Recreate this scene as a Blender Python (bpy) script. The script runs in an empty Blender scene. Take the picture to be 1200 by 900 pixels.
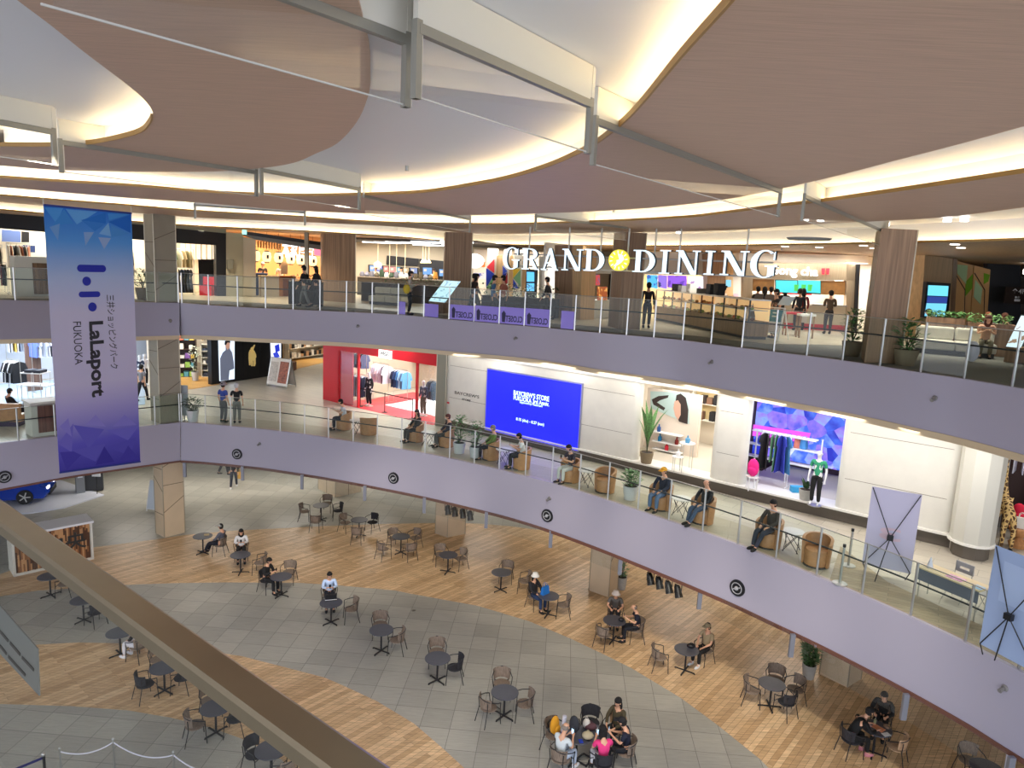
import bpy, bmesh, math, random
from mathutils import Vector, Matrix
random.seed(7)
PI = math.pi
SC = bpy.context.scene
COL = SC.collection

# ---------------------------------------------------------------- camera, world, exposure
F, XV, YV, CZ = 830.0, 370.0, 5440.0, 12.1          # focal length in pixels of a 1200x900 frame, nadir vanishing point, eye height
_d = Vector((XV - 600, YV - 450, F)).normalized()
_u = -_d
_fw = Vector((0, 0, 1))
_Y = (_fw - _u * _fw.dot(_u)).normalized()
_X = _Y.cross(_u)
CR = (_X, _Y, _u)                                    # rows: camera vector -> world
def ray(x, y):
    c = Vector((x - 600, y - 450, F))
    return Vector((CR[0].dot(c), CR[1].dot(c), CR[2].dot(c)))
def at(x, y, z=0.0):
    """point of the photograph on the level plane at height z"""
    r = ray(x, y)
    k = (z - CZ) / r.z
    return Vector((r.x * k, r.y * k, z))
def proj(p):
    q = Vector((p[0], p[1], p[2] - CZ))
    c = CR[0] * q.x + CR[1] * q.y + CR[2] * q.z
    return 600 + F * c.x / c.z, 450 + F * c.y / c.z
cam = bpy.data.cameras.new('camera')
camo = bpy.data.objects.new('camera', cam)
COL.objects.link(camo)
def cv(c):
    return Vector((CR[0].dot(c), CR[1].dot(c), CR[2].dot(c)))
rx, uy, bz = cv(Vector((1, 0, 0))), -cv(Vector((0, 1, 0))), -cv(Vector((0, 0, 1)))
camo.matrix_world = Matrix(((rx.x, uy.x, bz.x, 0), (rx.y, uy.y, bz.y, 0), (rx.z, uy.z, bz.z, CZ), (0, 0, 0, 1)))
cam.sensor_width = 36
cam.lens = F / 1200 * 36
cam.clip_start = 0.05
cam.clip_end = 300
SC.camera = camo
W = bpy.data.worlds.new('world')
SC.world = W
W.use_nodes = True
W.node_tree.nodes['Background'].inputs[0].default_value = (0.84, 0.88, 1.0, 1)
W.node_tree.nodes['Background'].inputs[1].default_value = 1.9
SC.view_settings.view_transform = 'Standard'
SC.view_settings.look = 'None'
SC.view_settings.exposure = 0.38
SC.view_settings.gamma = 1.0
SC.view_settings.use_curve_mapping = False
SC.cycles.use_denoising = True
SC.cycles.max_bounces = 7
SC.cycles.diffuse_bounces = 3
SC.cycles.glossy_bounces = 3
SC.cycles.transmission_bounces = 6
SC.cycles.transparent_max_bounces = 16
SC.cycles.caustics_reflective = False
SC.cycles.caustics_refractive = False
SC.cycles.sample_clamp_indirect = 4.0

def area(loc, sx, sy, power, color=(1, 1, 1), rot=(0, 0, 0), name='ceiling_light_panel', spread=PI):
    l = bpy.data.lights.new(name, 'AREA')
    l.shape = 'RECTANGLE'; l.size = sx; l.size_y = sy; l.energy = power; l.color = color; l.spread = spread
    o = bpy.data.objects.new(name, l); COL.objects.link(o)
    o.location = loc; o.rotation_euler = rot
    return o
def spot(loc, power, deg, color=(1, 1, 1), target=None, blend=0.6, r=0.06, name='spot_lamp'):
    l = bpy.data.lights.new(name, 'SPOT')
    l.energy = power; l.spot_size = math.radians(deg); l.spot_blend = blend; l.color = color; l.shadow_soft_size = r
    o = bpy.data.objects.new(name, l); COL.objects.link(o)
    o.location = loc
    if target is not None:
        o.rotation_euler = (Vector(target) - Vector(loc)).to_track_quat('-Z', 'Y').to_euler()
    return o
WARM, NEUT, COOL = (1.0, 0.80, 0.56), (1.0, 0.93, 0.84), (0.86, 0.92, 1.0)
# ceiling downlights over the court: pools on the ground floor
for px, py, p in ((300, 720, 1), (470, 650, 1.1), (600, 670, .8), (680, 720, .8), (560, 740, .8), (760, 750, .9), (860, 810, .7), (800, 840, 1.0), (960, 850, .5),
                  (620, 860, .8), (400, 870, .7), (250, 655, 1.0), (90, 820, .5), (130, 720, .5), (400, 655, 1.1), (1010, 890, .5)):
    t = at(px, py, 0)
    spot((t.x * 0.5, t.y * 0.5, 13.38), 2100 * p, 27, (1.0, 0.90, 0.76), t, 0.8, 0.12, 'court_downlight')
# lights in the low ceilings over the galleries (face down)
for px, py in ((230, 590), (330, 585), (420, 585), (120, 590), (560, 600), (700, 640), (820, 680), (960, 740)):
    t = at(px, py, 0)
    area((t.x, t.y + 2.2, 3.28), 2.5, 1.2, 90, NEUT)
for px, py in ((60, 480), (150, 470), (280, 470), (380, 455), (450, 490), (560, 520), (640, 540), (730, 560), (820, 585), (900, 610), (990, 640), (1080, 665), (1160, 690)):
    t = at(px, py, 5)
    area((t.x, t.y, 8.62), 2.2, 1.0, 42, (1.0, 0.95, 0.88))
for px, py in ((60, 340), (240, 350), (330, 354), (450, 352), (600, 368), (680, 376), (820, 385), (930, 395), (1000, 405), (1100, 415), (1180, 420)):
    t = at(px, py, 10)
    spot((t.x, t.y + .6, 13.2), 260, 125, (1.0, 0.92, 0.8), (t.x, t.y + .9, 10), 0.8, 0.08, 'gallery_downlight')

# ---------------------------------------------------------------- materials
MATS = {}
def M(name, col, rough=0.6, metal=0.0, emit=0.0, ecol=None, spec=0.5, noise=0.0, nscale=8.0, bump=0.0):
    if name in MATS:
        return MATS[name]
    m = bpy.data.materials.new(name); m.use_nodes = True
    nt = m.node_tree; b = nt.nodes['Principled BSDF']
    b.inputs['Base Color'].default_value = (*col, 1)
    b.inputs['Roughness'].default_value = rough
    b.inputs['Metallic'].default_value = metal
    b.inputs['Specular IOR Level'].default_value = spec
    if emit:
        b.inputs['Emission Color'].default_value = (*(ecol or col), 1)
        b.inputs['Emission Strength'].default_value = emit
    if noise or bump:
        tc = nt.nodes.new('ShaderNodeTexCoord')
        n = nt.nodes.new('ShaderNodeTexNoise'); n.inputs['Scale'].default_value = nscale; n.inputs['Detail'].default_value = 4
        nt.links.new(tc.outputs['Object'], n.inputs['Vector'])
        if noise:
            mr = nt.nodes.new('ShaderNodeMapRange'); mr.inputs[1].default_value = .3; mr.inputs[2].default_value = .7
            mr.inputs[3].default_value = 1 - noise; mr.inputs[4].default_value = 1 + noise
            mx = nt.nodes.new('ShaderNodeVectorMath'); mx.operation = 'SCALE'
            mx.inputs[0].default_value = col
            nt.links.new(n.outputs[0], mr.inputs[0]); nt.links.new(mr.outputs[0], mx.inputs['Scale'])
            nt.links.new(mx.outputs[0], b.inputs['Base Color'])
        if bump:
            bp = nt.nodes.new('ShaderNodeBump'); bp.inputs['Strength'].default_value = bump; bp.inputs['Distance'].default_value = .01
            nt.links.new(n.outputs[0], bp.inputs['Height']); nt.links.new(bp.outputs[0], b.inputs['Normal'])
    MATS[name] = m
    return m
def planks(name, c1, c2, cm, rot, w, h, rough=0.42, gap=0.004, grain=0.35, offset=.37, spec=.4, rowvar=1.0):
    """boards or tiles laid in rows: brick texture plus stretched grain"""
    if name in MATS: return MATS[name]
    m = bpy.data.materials.new(name); m.use_nodes = True
    nt = m.node_tree; b = nt.nodes['Principled BSDF']; N = nt.nodes.new; L = nt.links.new
    tc = N('ShaderNodeTexCoord'); mp = N('ShaderNodeMapping'); mp.inputs['Rotation'].default_value[2] = math.radians(rot)
    L(tc.outputs['Object'], mp.inputs['Vector'])
    br = N('ShaderNodeTexBrick'); br.offset = offset; br.inputs['Color1'].default_value = (*c1, 1); br.inputs['Color2'].default_value = (*c2, 1)
    br.inputs['Mortar'].default_value = (*cm, 1); br.inputs['Scale'].default_value = 1; br.inputs['Mortar Size'].default_value = gap
    br.inputs['Brick Width'].default_value = w; br.inputs['Row Height'].default_value = h; br.inputs['Bias'].default_value = 0
    L(mp.outputs[0], br.inputs['Vector'])
    m2 = N('ShaderNodeMapping'); m2.inputs['Rotation'].default_value[2] = math.radians(rot); m2.inputs['Scale'].default_value = (1.1, 14, 1)
    L(tc.outputs['Object'], m2.inputs['Vector'])
    n = N('ShaderNodeTexNoise'); n.inputs['Scale'].default_value = 1.6; n.inputs['Detail'].default_value = 6; n.inputs['Roughness'].default_value = .7
    L(m2.outputs[0], n.inputs['Vector'])
    mr = N('ShaderNodeMapRange'); mr.inputs[1].default_value = .25; mr.inputs[2].default_value = .75
    mr.inputs[3].default_value = 1 - grain; mr.inputs[4].default_value = 1 + grain
    L(n.outputs[0], mr.inputs[0])
    mx = N('ShaderNodeVectorMath'); mx.operation = 'SCALE'
    L(br.outputs[0], mx.inputs[0]); L(mr.outputs[0], mx.inputs['Scale']); L(mx.outputs[0], b.inputs['Base Color'])
    b.inputs['Roughness'].default_value = rough; b.inputs['Specular IOR Level'].default_value = spec
    MATS[name] = m
    return m
def vwood(name, c, grain=.3, sc=14, rough=.5):
    """upright veneer: grain runs along z"""
    if name in MATS: return MATS[name]
    m = bpy.data.materials.new(name); m.use_nodes = True
    nt = m.node_tree; b = nt.nodes['Principled BSDF']; N = nt.nodes.new; L = nt.links.new
    tc = N('ShaderNodeTexCoord'); mp = N('ShaderNodeMapping'); mp.inputs['Scale'].default_value = (sc, sc, .5)
    n = N('ShaderNodeTexNoise'); n.inputs['Scale'].default_value = 1; n.inputs['Detail'].default_value = 5
    mr = N('ShaderNodeMapRange'); mr.inputs[1].default_value = .3; mr.inputs[2].default_value = .7
    mr.inputs[3].default_value = 1 - grain; mr.inputs[4].default_value = 1 + grain
    mx = N('ShaderNodeVectorMath'); mx.operation = 'SCALE'; mx.inputs[0].default_value = c
    L(tc.outputs['Object'], mp.inputs['Vector']); L(mp.outputs[0], n.inputs['Vector']); L(n.outputs[0], mr.inputs[0])
    L(mr.outputs[0], mx.inputs['Scale']); L(mx.outputs[0], b.inputs['Base Color']); b.inputs['Roughness'].default_value = rough
    MATS[name] = m
    return m
def glass(name, tint=(.93, .97, .95), refl=.07, grazing=.45):
    if name in MATS: return MATS[name]
    m = bpy.data.materials.new(name); m.use_nodes = True
    nt = m.node_tree; nt.nodes.clear(); N = nt.nodes.new; L = nt.links.new
    o = N('ShaderNodeOutputMaterial'); t = N('ShaderNodeBsdfTransparent'); t.inputs[0].default_value = (*tint, 1)
    g = N('ShaderNodeBsdfGlossy'); g.inputs['Roughness'].default_value = .02
    lw = N('ShaderNodeLayerWeight'); lw.inputs['Blend'].default_value = .35
    mr = N('ShaderNodeMapRange'); mr.inputs[3].default_value = refl; mr.inputs[4].default_value = grazing
    mx = N('ShaderNodeMixShader')
    L(lw.outputs['Facing'], mr.inputs[0]); L(mr.outputs[0], mx.inputs[0]); L(t.outputs[0], mx.inputs[1]); L(g.outputs[0], mx.inputs[2]); L(mx.outputs[0], o.inputs[0])
    MATS[name] = m
    return m
def lin(r, g, b):
    f = lambda v: (v / 255 / 12.92) if v / 255 <= .04045 else ((v / 255 + .055) / 1.055) ** 2.4
    return (f(r), f(g), f(b))
STEEL = M('brushed_steel', (.52, .52, .50), .3, .9)
BLACK = M('black_metal', (.015, .015, .018), .45, .3)
WHITE = M('white_paint', (.8, .8, .8), .5)
CREAM = M('cream_paint', (.72, .69, .60), .55)
GLASS = glass('rail_glass', (.93, .97, .95), .012, .09)
CGLASS = glass('curtain_glass', (.97, .98, .98), .03, .22)
GREYP = M('post_grey', (.36, .37, .38), .4, .4)
DARK = M('dark_grey', (.06, .06, .06), .6)
REDP = M('red_lacquer', lin(205, 22, 38), .35)
LEAF = M('leaf_green', (.09, .22, .06), .5, noise=.5, nscale=20)
LEAF2 = M('leaf_dark', (.05, .11, .04), .5, noise=.5, nscale=20)
POTC = M('pot_cement', (.42, .41, .38), .8, noise=.1)
POTB = M('pot_basket', (.20, .15, .09), .8, noise=.25, nscale=60)
SOIL = M('soil', (.03, .02, .015), .9)
WOODC = vwood('column_walnut', lin(148, 117, 90), .3)
WOODL = vwood('light_oak', lin(205, 170, 125), .15)
TANL = M('tan_leather', lin(176, 128, 84), .45, noise=.12)

# ---------------------------------------------------------------- mesh helpers
class MB:
    def __init__(s): s.v = []; s.f = []; s.m = []; s.k = 0
    def add(s, vs, fs):
        n = len(s.v); s.v += [tuple(p) for p in vs]; s.f += [tuple(i + n for i in f) for f in fs]; s.m += [s.k] * len(fs); return s
    def mat(s, k): s.k = k; return s
    def box(s, x0, y0, z0, x1, y1, z1):
        return s.add([(x0, y0, z0), (x1, y0, z0), (x1, y1, z0), (x0, y1, z0), (x0, y0, z1), (x1, y0, z1), (x1, y1, z1), (x0, y1, z1)],
                     [(3, 2, 1, 0), (4, 5, 6, 7), (0, 1, 5, 4), (1, 2, 6, 5), (2, 3, 7, 6), (3, 0, 4, 7)])
    def obox(s, c, u, v, w):
        c, u, v, w = map(Vector, (c, u, v, w))
        return s.add([c + a * u + b * v + d * w for d in (-1, 1) for a, b in ((-1, -1), (1, -1), (1, 1), (-1, 1))],
                     [(3, 2, 1, 0), (4, 5, 6, 7), (0, 1, 5, 4), (1, 2, 6, 5), (2, 3, 7, 6), (3, 0, 4, 7)])
    def beam(s, p, q, w, h, up=(0, 0, 1)):
        p, q = Vector(p), Vector(q); d = (q - p); L = d.length; d.normalize(); up = Vector(up)
        if abs(d.dot(up)) > .98: up = Vector((1, 0, 0))
        x = d.cross(up).normalized(); y = x.cross(d).normalized()
        return s.obox((p + q) / 2, x * w / 2, y * h / 2, d * L / 2)
    def tube(s, pts, r, n=8, closed=False):
        pts = [Vector(p) for p in pts]; N = len(pts); R = r if isinstance(r, (list, tuple)) else [r] * N; vs = []; ref = None
        for i, p in enumerate(pts):
            if closed: d = pts[(i + 1) % N] - pts[i - 1]
            else: d = pts[min(i + 1, N - 1)] - pts[max(i - 1, 0)]
            d.normalize()
            if ref is None: ref = Vector((0, 0, 1)) if abs(d.z) < .9 else Vector((1, 0, 0))
            x = d.cross(ref)
            if x.length < 1e-4: x = d.orthogonal()
            x.normalize(); y = x.cross(d).normalized(); ref = y
            vs += [p + (x * math.cos(2 * PI * j / n) + y * math.sin(2 * PI * j / n)) * R[i] for j in range(n)]
        fs = []
        for i in range(N if closed else N - 1):
            k = (i + 1) % N
            fs += [(i * n + j, i * n + (j + 1) % n, k * n + (j + 1) % n, k * n + j) for j in range(n)]
        if not closed: fs += [tuple(range(n - 1, -1, -1)), tuple((N - 1) * n + j for j in range(n))]
        return s.add(vs, fs)
    def cyl(s, p, q, r1, r2=None, n=16):
        return s.tube([p, q], [r1, r1 if r2 is None else r2], n)
    def lathe(s, prof, c=(0, 0, 0), n=20, sx=1, sy=1):
        vs = []; N = len(prof)
        for r, z in prof: vs += [(c[0] + sx * r * math.cos(2 * PI * j / n), c[1] + sy * r * math.sin(2 * PI * j / n), c[2] + z) for j in range(n)]
        fs = [(i * n + j, i * n + (j + 1) % n, (i + 1) * n + (j + 1) % n, (i + 1) * n + j) for i in range(N - 1) for j in range(n)]
        fs += [tuple(range(n - 1, -1, -1)), tuple((N - 1) * n + j for j in range(n))]
        return s.add(vs, fs)
    def ell(s, c, r, n=12, m=8, z0=-1.0, z1=1.0, rot=None):
        a0, a1 = math.asin(z0), math.asin(z1); prof = [(max(1e-4, math.cos(a0 + (a1 - a0) * i / m)), math.sin(a0 + (a1 - a0) * i / m)) for i in range(m + 1)]
        vs = []
        for q, z in prof:
            for j in range(n):
                p = Vector((r[0] * q * math.cos(2 * PI * j / n), r[1] * q * math.sin(2 * PI * j / n), r[2] * z))
                if rot is not None: p = rot @ p
                vs.append(p + Vector(c))
        fs = [(i * n + j, i * n + (j + 1) % n, (i + 1) * n + (j + 1) % n, (i + 1) * n + j) for i in range(m) for j in range(n)]
        fs += [tuple(range(n - 1, -1, -1)), tuple(m * n + j for j in range(n))]
        return s.add(vs, fs)
    def prism(s, poly, z0, z1):
        n = len(poly)
        return s.add([(p[0], p[1], z0) for p in poly] + [(p[0], p[1], z1) for p in poly],
                     [tuple(range(n - 1, -1, -1)), tuple(range(n, 2 * n))] + [(i, (i + 1) % n, n + (i + 1) % n, n + i) for i in range(n)])
    def slab(s, pts, d):
        """closed polygon of 3-D points pushed by vector d"""
        n = len(pts); pts = [Vector(p) for p in pts]; d = Vector(d)
        return s.add(pts + [p + d for p in pts], [tuple(range(n - 1, -1, -1)), tuple(range(n, 2 * n))] + [(i, (i + 1) % n, n + (i + 1) % n, n + i) for i in range(n)])
    def strip(s, a, b):
        n = len(a)
        return s.add(list(a) + list(b), [(i, i + 1, n + i + 1, n + i) for i in range(n - 1)])
    def build(s, name, mats, parent=None, smooth=False):
        me = bpy.data.meshes.new(name); me.from_pydata([tuple(p) for p in s.v], [], s.f)
        if not isinstance(mats, (list, tuple)): mats = [mats]
        for m in mats: me.materials.append(m)
        bm = bmesh.new(); bm.from_mesh(me)
        for f, k in zip(bm.faces, s.m): f.material_index = k; f.smooth = smooth
        big = [f for f in bm.faces if len(f.verts) > 4]
        if big: bmesh.ops.triangulate(bm, faces=big)
        bmesh.ops.recalc_face_normals(bm, faces=bm.faces)
        bm.to_mesh(me); bm.free()
        o = bpy.data.objects.new(name, me); COL.objects.link(o)
        if parent is not None: o.parent = parent
        if smooth:
            try: me.set_sharp_from_angle(angle=math.radians(40))
            except Exception: pass
        return o
def tag(o, label=None, cat=None, group=None, kind=None):
    if label: o['label'] = label
    if cat: o['category'] = cat
    if group: o['group'] = group
    if kind: o['kind'] = kind
    return o
def thing(name, label, cat, loc=(0, 0, 0), rz=0.0, group=None):
    o = bpy.data.objects.new(name, None); COL.objects.link(o); o.location = loc; o.rotation_euler = (0, 0, rz)
    o.empty_display_size = .2
    return tag(o, label, cat, group)
def struct(name, mb, mats, smooth=False, parent=None):
    return tag(mb.build(name, mats, parent, smooth), kind='structure' if parent is None else None)
def solo(name, mb, mats, label, cat, group=None, smooth=False):
    return tag(mb.build(name, mats, None, smooth), label, cat, group)
KIDS = {}
def kids(o):
    return [c for c in COL.objects if c.parent == o]
def dup(root, loc, rz, label, group=None, swap=None):
    """a copy of a thing with copies of its parts and sub-parts; swap = {old material: new material}"""
    if root.name not in KIDS:
        KIDS[root.name] = [(c, kids(c)) for c in kids(root)]
    def cp(o, par):
        c = o.copy(); COL.objects.link(c)
        if par is not None: c.parent = par
        if swap and c.type == 'MESH':
            for s_ in c.material_slots:
                if s_.material and s_.material.name in swap:
                    nm = swap[s_.material.name]; s_.link = 'OBJECT'; s_.material = nm
        return c
    r = cp(root, None); r.location = loc; r.rotation_euler = (0, 0, rz)
    tag(r, label, None, group)
    for c, gs in KIDS[root.name]:
        d = cp(c, r)
        for g in gs: cp(g, d)
    return r
class Plane:
    """an upright plane through two ground points; u runs from a to b, n points to the viewer's side"""
    def __init__(s, a, b, back=0.0):
        s.a = Vector(a); s.b = Vector(b); s.u = (s.b - s.a); s.u.z = 0; s.L = s.u.length; s.u.normalize()
        s.n = Vector((s.u.y, -s.u.x, 0))
        if s.n.dot(-s.a) < 0: s.n = -s.n
        s.a = s.a - s.n * back; s.b = s.b - s.n * back
    def hit(s, x, y):
        r = ray(x, y); o = Vector((0, 0, CZ)); k = (s.a - o).dot(s.n) / r.dot(s.n); p = o + r * k
        return (p - s.a).dot(s.u), p.z
    def p(s, u, z, d=0.0):
        q = s.a + s.u * u + s.n * d; return Vector((q.x, q.y, z))
    def at(s, x, y, d=0.0):
        u, z = s.hit(x, y); return s.p(u, z, d)
    def poly(s, mb, pts, d0, d1):
        """polygon of pixels on the plane, from depth d0 to d1"""
        q = [s.at(x, y, d0) for x, y in pts]
        return mb.slab(q, s.n * (d1 - d0))
    def box(s, mb, u0, u1, z0, z1, d0, d1):
        q = [s.p(u0, z0, d0), s.p(u1, z0, d0), s.p(u1, z1, d0), s.p(u0, z1, d0)]
        return mb.slab(q, s.n * (d1 - d0))
    def rz(s):
        """rotation about z that turns local -Y towards the viewer's side"""
        return math.atan2(s.n.y, s.n.x) + PI / 2
def text(body, o, xd, yd, size, mat, name='lettering', parent=None, ext=.01, bold=0.0, align='CENTER', sx=1.0, sp=1.0, vert=False):
    c = bpy.data.curves.new(name, 'FONT'); c.body = body; c.size = size; c.extrude = ext; c.offset = bold; c.align_x = align; c.align_y = 'CENTER'; c.space_character = sp
    c.resolution_u = 3
    t = bpy.data.objects.new(name, c); COL.objects.link(t)
    bpy.context.view_layer.update()
    me = bpy.data.meshes.new_from_object(t.evaluated_get(bpy.context.evaluated_depsgraph_get()))
    bpy.data.objects.remove(t); bpy.data.curves.remove(c)
    xd = Vector(xd).normalized(); yd = Vector(yd).normalized(); n = xd.cross(yd)
    mt = Matrix(((xd.x * sx, yd.x, n.x, o[0]), (xd.y * sx, yd.y, n.y, o[1]), (xd.z * sx, yd.z, n.z, o[2]), (0, 0, 0, 1)))
    me.transform(mt); me.materials.clear(); me.materials.append(mat)
    ob = bpy.data.objects.new(name, me); COL.objects.link(ob)
    if parent is not None: ob.parent = parent; ob.matrix_parent_inverse = parent.matrix_world.inverted() if parent.type == 'MESH' else Matrix()
    return ob
def curve_px(pts, z, n=None):
    """smooth world polyline through pixels on the plane z (Catmull-Rom)"""
    P = [at(x, y, z) for x, y in pts]; out = []
    n = n or 4
    for i in range(len(P) - 1):
        a, b, c, d = P[max(i - 1, 0)], P[i], P[i + 1], P[min(i + 2, len(P) - 1)]
        for k in range(n):
            t = k / n
            out.append(.5 * ((2 * b) + (c - a) * t + (2 * a - 5 * b + 4 * c - d) * t * t + (3 * b - a - 3 * c + d) * t ** 3))
    out.append(P[-1]); return out
def att(o, par):
    """parent o, built in world coordinates, to a thing's Empty"""
    o.parent = par
    o.matrix_parent_inverse = (Matrix.Translation(par.location) @ par.rotation_euler.to_matrix().to_4x4()).inverted()
    return o
def wb(mb, name, mats, par, smooth=False):
    return att(mb.build(name, mats, None, smooth), par)
# ================================================================ STRUCTURE
TILE = planks('court_tile', lin(176, 174, 164), lin(160, 158, 149), lin(120, 119, 113), 4, .8, .8, .35, .008, .16, .0)
PLANK = planks('court_planks', lin(224, 192, 150), lin(190, 156, 116), lin(128, 100, 72), -50, 2.4, .15, .38, .004, .5, .37)
TILE2 = planks('gallery_tile', lin(196, 188, 172), lin(186, 178, 164), lin(150, 144, 132), 38, 1.0, .5, .3, .008, .08, .5)
DECK2 = planks('gallery_deck', lin(168, 152, 124), lin(150, 134, 108), lin(110, 98, 78), 30, 1.6, .16, .4, .004, .25)
CARP = M('carpet_grey', lin(112, 112, 106), .9, noise=.15, nscale=30)
FASC = M('fascia_paint', lin(170, 165, 180), .5)
BTRIM = M('trim_brown', lin(112, 72, 58), .5)
YTRIM = M('trim_beige', lin(205, 184, 150), .5)

mb = MB().box(-70, -12, -.3, 60, 80, 0)
struct('floor', mb, TILE)
# wooden floor areas of the court, laid flush on the tile
WA = [(-80, 682), (0, 673), (60, 652), (113, 641), (180, 632.5), (217, 627), (272, 622), (380, 616.5), (447, 614), (510, 613), (560, 613.5), (600, 617), (700, 630), (800, 645), (1000, 680), (1400, 760), (1400, 1000), (930, 930),
      (890, 889), (840, 849), (798, 818), (740, 783), (712, 769), (668, 748), (620, 728), (560, 710), (480, 695.5), (463, 692), (397, 686), (350, 683), (260, 682.5), (200, 683.5), (157, 685), (45, 692), (0, 699), (-80, 706)]
WB = [(-80, 775), (0, 762), (45, 755.5), (92, 753), (140, 754), (200, 757), (283, 769), (330, 781), (380, 794), (400, 802.5), (442, 822), (485, 848), (520, 878), (545, 901), (570, 935), (420, 980), (350, 915), (330, 890), (287, 867), (245, 852), (200, 841), (150, 832.5), (83, 827.5), (0, 825), (-80, 826)]
for nm, poly in (('floor_wood_upper', WA), ('floor_wood_lower', WB)):
    P = [at(x, y, 0) for x, y in poly]
    struct(nm, MB().prism([(p.x, p.y) for p in P], 0.0, 0.004), PLANK)

# edges of the two galleries
T3 = [(-260, 348.5), (-120, 350), (0, 351.7), (120, 353.6), (210.5, 355)], [(211.5, 355), (244, 357.5), (302, 361), (404, 365.5), (468, 369), (526, 374.5), (600, 381), (653, 385.5), (700, 390), (760, 395), (800, 398.8), (863, 407), (945, 417), (1000, 424.4), (1079, 436.7), (1129, 444), (1200, 456), (1290, 473), (1400, 496)]
B3 = [(-260, 404), (-120, 400.5), (0, 397.7), (120, 395.3), (210.5, 393)], [(211.5, 392.6), (244, 393.6), (302, 396.5), (404, 401.5), (468, 406.3), (526, 411.5), (600, 418), (653, 424.5), (700, 432.6), (760, 441), (800, 447), (863, 459), (945, 474.5), (1000, 485), (1079, 502.5), (1129, 514), (1200, 533), (1290, 559), (1400, 593)]
T2 = [(-260, 553), (-120, 535), (0, 519.5), (82, 509.5), (164, 500.5), (211.5, 495)], [(212, 495), (241, 497), (302, 502.5), (357, 509), (404, 516.5), (442, 522), (497.7, 531.5), (555, 543.5), (600, 554.5), (646, 566), (712, 586.5), (783.5, 610.5), (823, 623.5), (864.5, 638.5), (909, 656), (956.7, 675.5), (1010, 698), (1066, 722.7), (1131, 753.3), (1194, 786), (1290, 838), (1380, 890)]
B2 = [(-260, 616), (-120, 592), (0, 573), (82, 558), (164, 546), (211.5, 539.5)], [(212, 539.5), (241, 541.5), (302, 547.5), (357, 555.5), (404, 563.5), (453, 572.8), (497.7, 582), (555, 595.5), (600, 607), (646, 621.5), (712, 646), (783.5, 675), (823, 691.5), (864.5, 709.5), (909, 730.5), (956.7, 753), (1010, 780), (1066, 809.5), (1131, 846), (1177, 875), (1290, 945), (1380, 1003)]
E3L, E3R = curve_px(T3[0], 10, 3), curve_px(T3[1], 10, 4)
F3L, F3R = curve_px(B3[0], 8.7, 3), curve_px(B3[1], 8.7, 4)
E2L, E2R = curve_px(T2[0], 5, 3), curve_px(T2[1], 5, 4)
F2L, F2R = curve_px(B2[0], 3.34, 3), curve_px(B2[1], 3.34, 4)
def inward(P, Q=None, d=.12):
    """points of polyline P pushed away from the court"""
    out = []
    for i in range(len(P)):
        t = P[min(i + 1, len(P) - 1)] - P[max(i - 1, 0)]; n = Vector((-t.y, t.x, 0)).normalized()
        if n.y < 0 and t.x > 0: n = -n
        out.append(P[i] + n * d)
    return out
def fascia(name, E, Fb):
    m = MB(); n = min(len(E), len(Fb)); E = E[:n]; Fb = Fb[:n]; I = inward(E); J = inward(Fb)
    m.strip(E, Fb); m.strip(E, I); m.strip(I, J); m.strip(Fb, J)
    struct(name, m, FASC, True)
fascia('wall_gallery_upper', E3R, F3R); fascia('wall_gallery_upper_side', E3L, F3L)
fascia('wall_gallery_lower', E2R, F2R); fascia('wall_gallery_lower_side', E2L, F2L)
def edge_trim(name, Fb, mat, out, h, z):
    m = MB(); O = inward(Fb, d=-out); I = inward(Fb, d=.3)
    lo = lambda P, dz: [p + Vector((0, 0, dz)) for p in P]
    m.strip(lo(O, z), lo(O, z - h)); m.strip(lo(O, z - h), lo(I, z - h)); m.strip(lo(O, z), lo(I, z))
    struct(name, m, mat, True)
edge_trim('trim_1', F3R, YTRIM, .03, .16, .0); edge_trim('trim_2', F3L, YTRIM, .03, .16, .0)
edge_trim('trim_3', F2R, BTRIM, .03, .10, .0); edge_trim('trim_4', F2L, BTRIM, .03, .07, .0)
def deck(name, z, t, EL, ER, mat):
    P = [(p.x, p.y) for p in inward(EL, d=.09)[:-1]] + [(p.x, p.y) for p in inward(ER, d=.09)]
    P += [(58, -8), (58, 78), (-68, 78), (-68, P[0][1])]
    struct(name, MB().prism(P, z - t, z), mat)
deck('floor_gallery_upper', 9.995, .05, E3L, E3R, CARP)
deck('floor_gallery_lower', 4.995, .05, E2L, E2R, TILE2)
deck('ceiling_gallery_upper', 8.78, .1, F3L, F3R, WHITE)
deck('ceiling_gallery_lower', 3.42, .1, F2L, F2R, CREAM)
# timber deck strip on the lower gallery, right half, and a band along the edge
strip = [at(x, y, 5) for x, y in ((985, 640), (1040, 682), (1148, 732), (1300, 800))]
edge = [p for p in E2R if p.x > 7.7]
P = [(p.x, p.y) for p in inward(edge, d=.1)] + [(p.x, p.y) for p in reversed(strip)]
struct('floor_deck_strip', MB().prism(P, 4.99, 5.004), DECK2)
band = inward(E2R, d=1.5); e2 = inward(E2R, d=.1)
sel = [i for i in range(len(E2R)) if E2R[i].x < 7.6]
struct('floor_edge_band', MB().prism([(e2[i].x, e2[i].y) for i in sel] + [(band[i].x, band[i].y) for i in reversed(sel)], 4.99, 5.003), planks('edge_band', lin(176, 166, 146), lin(168, 158, 138), lin(140, 132, 116), 20, 1.2, .6, .35, .006, .1, .5))
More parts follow.
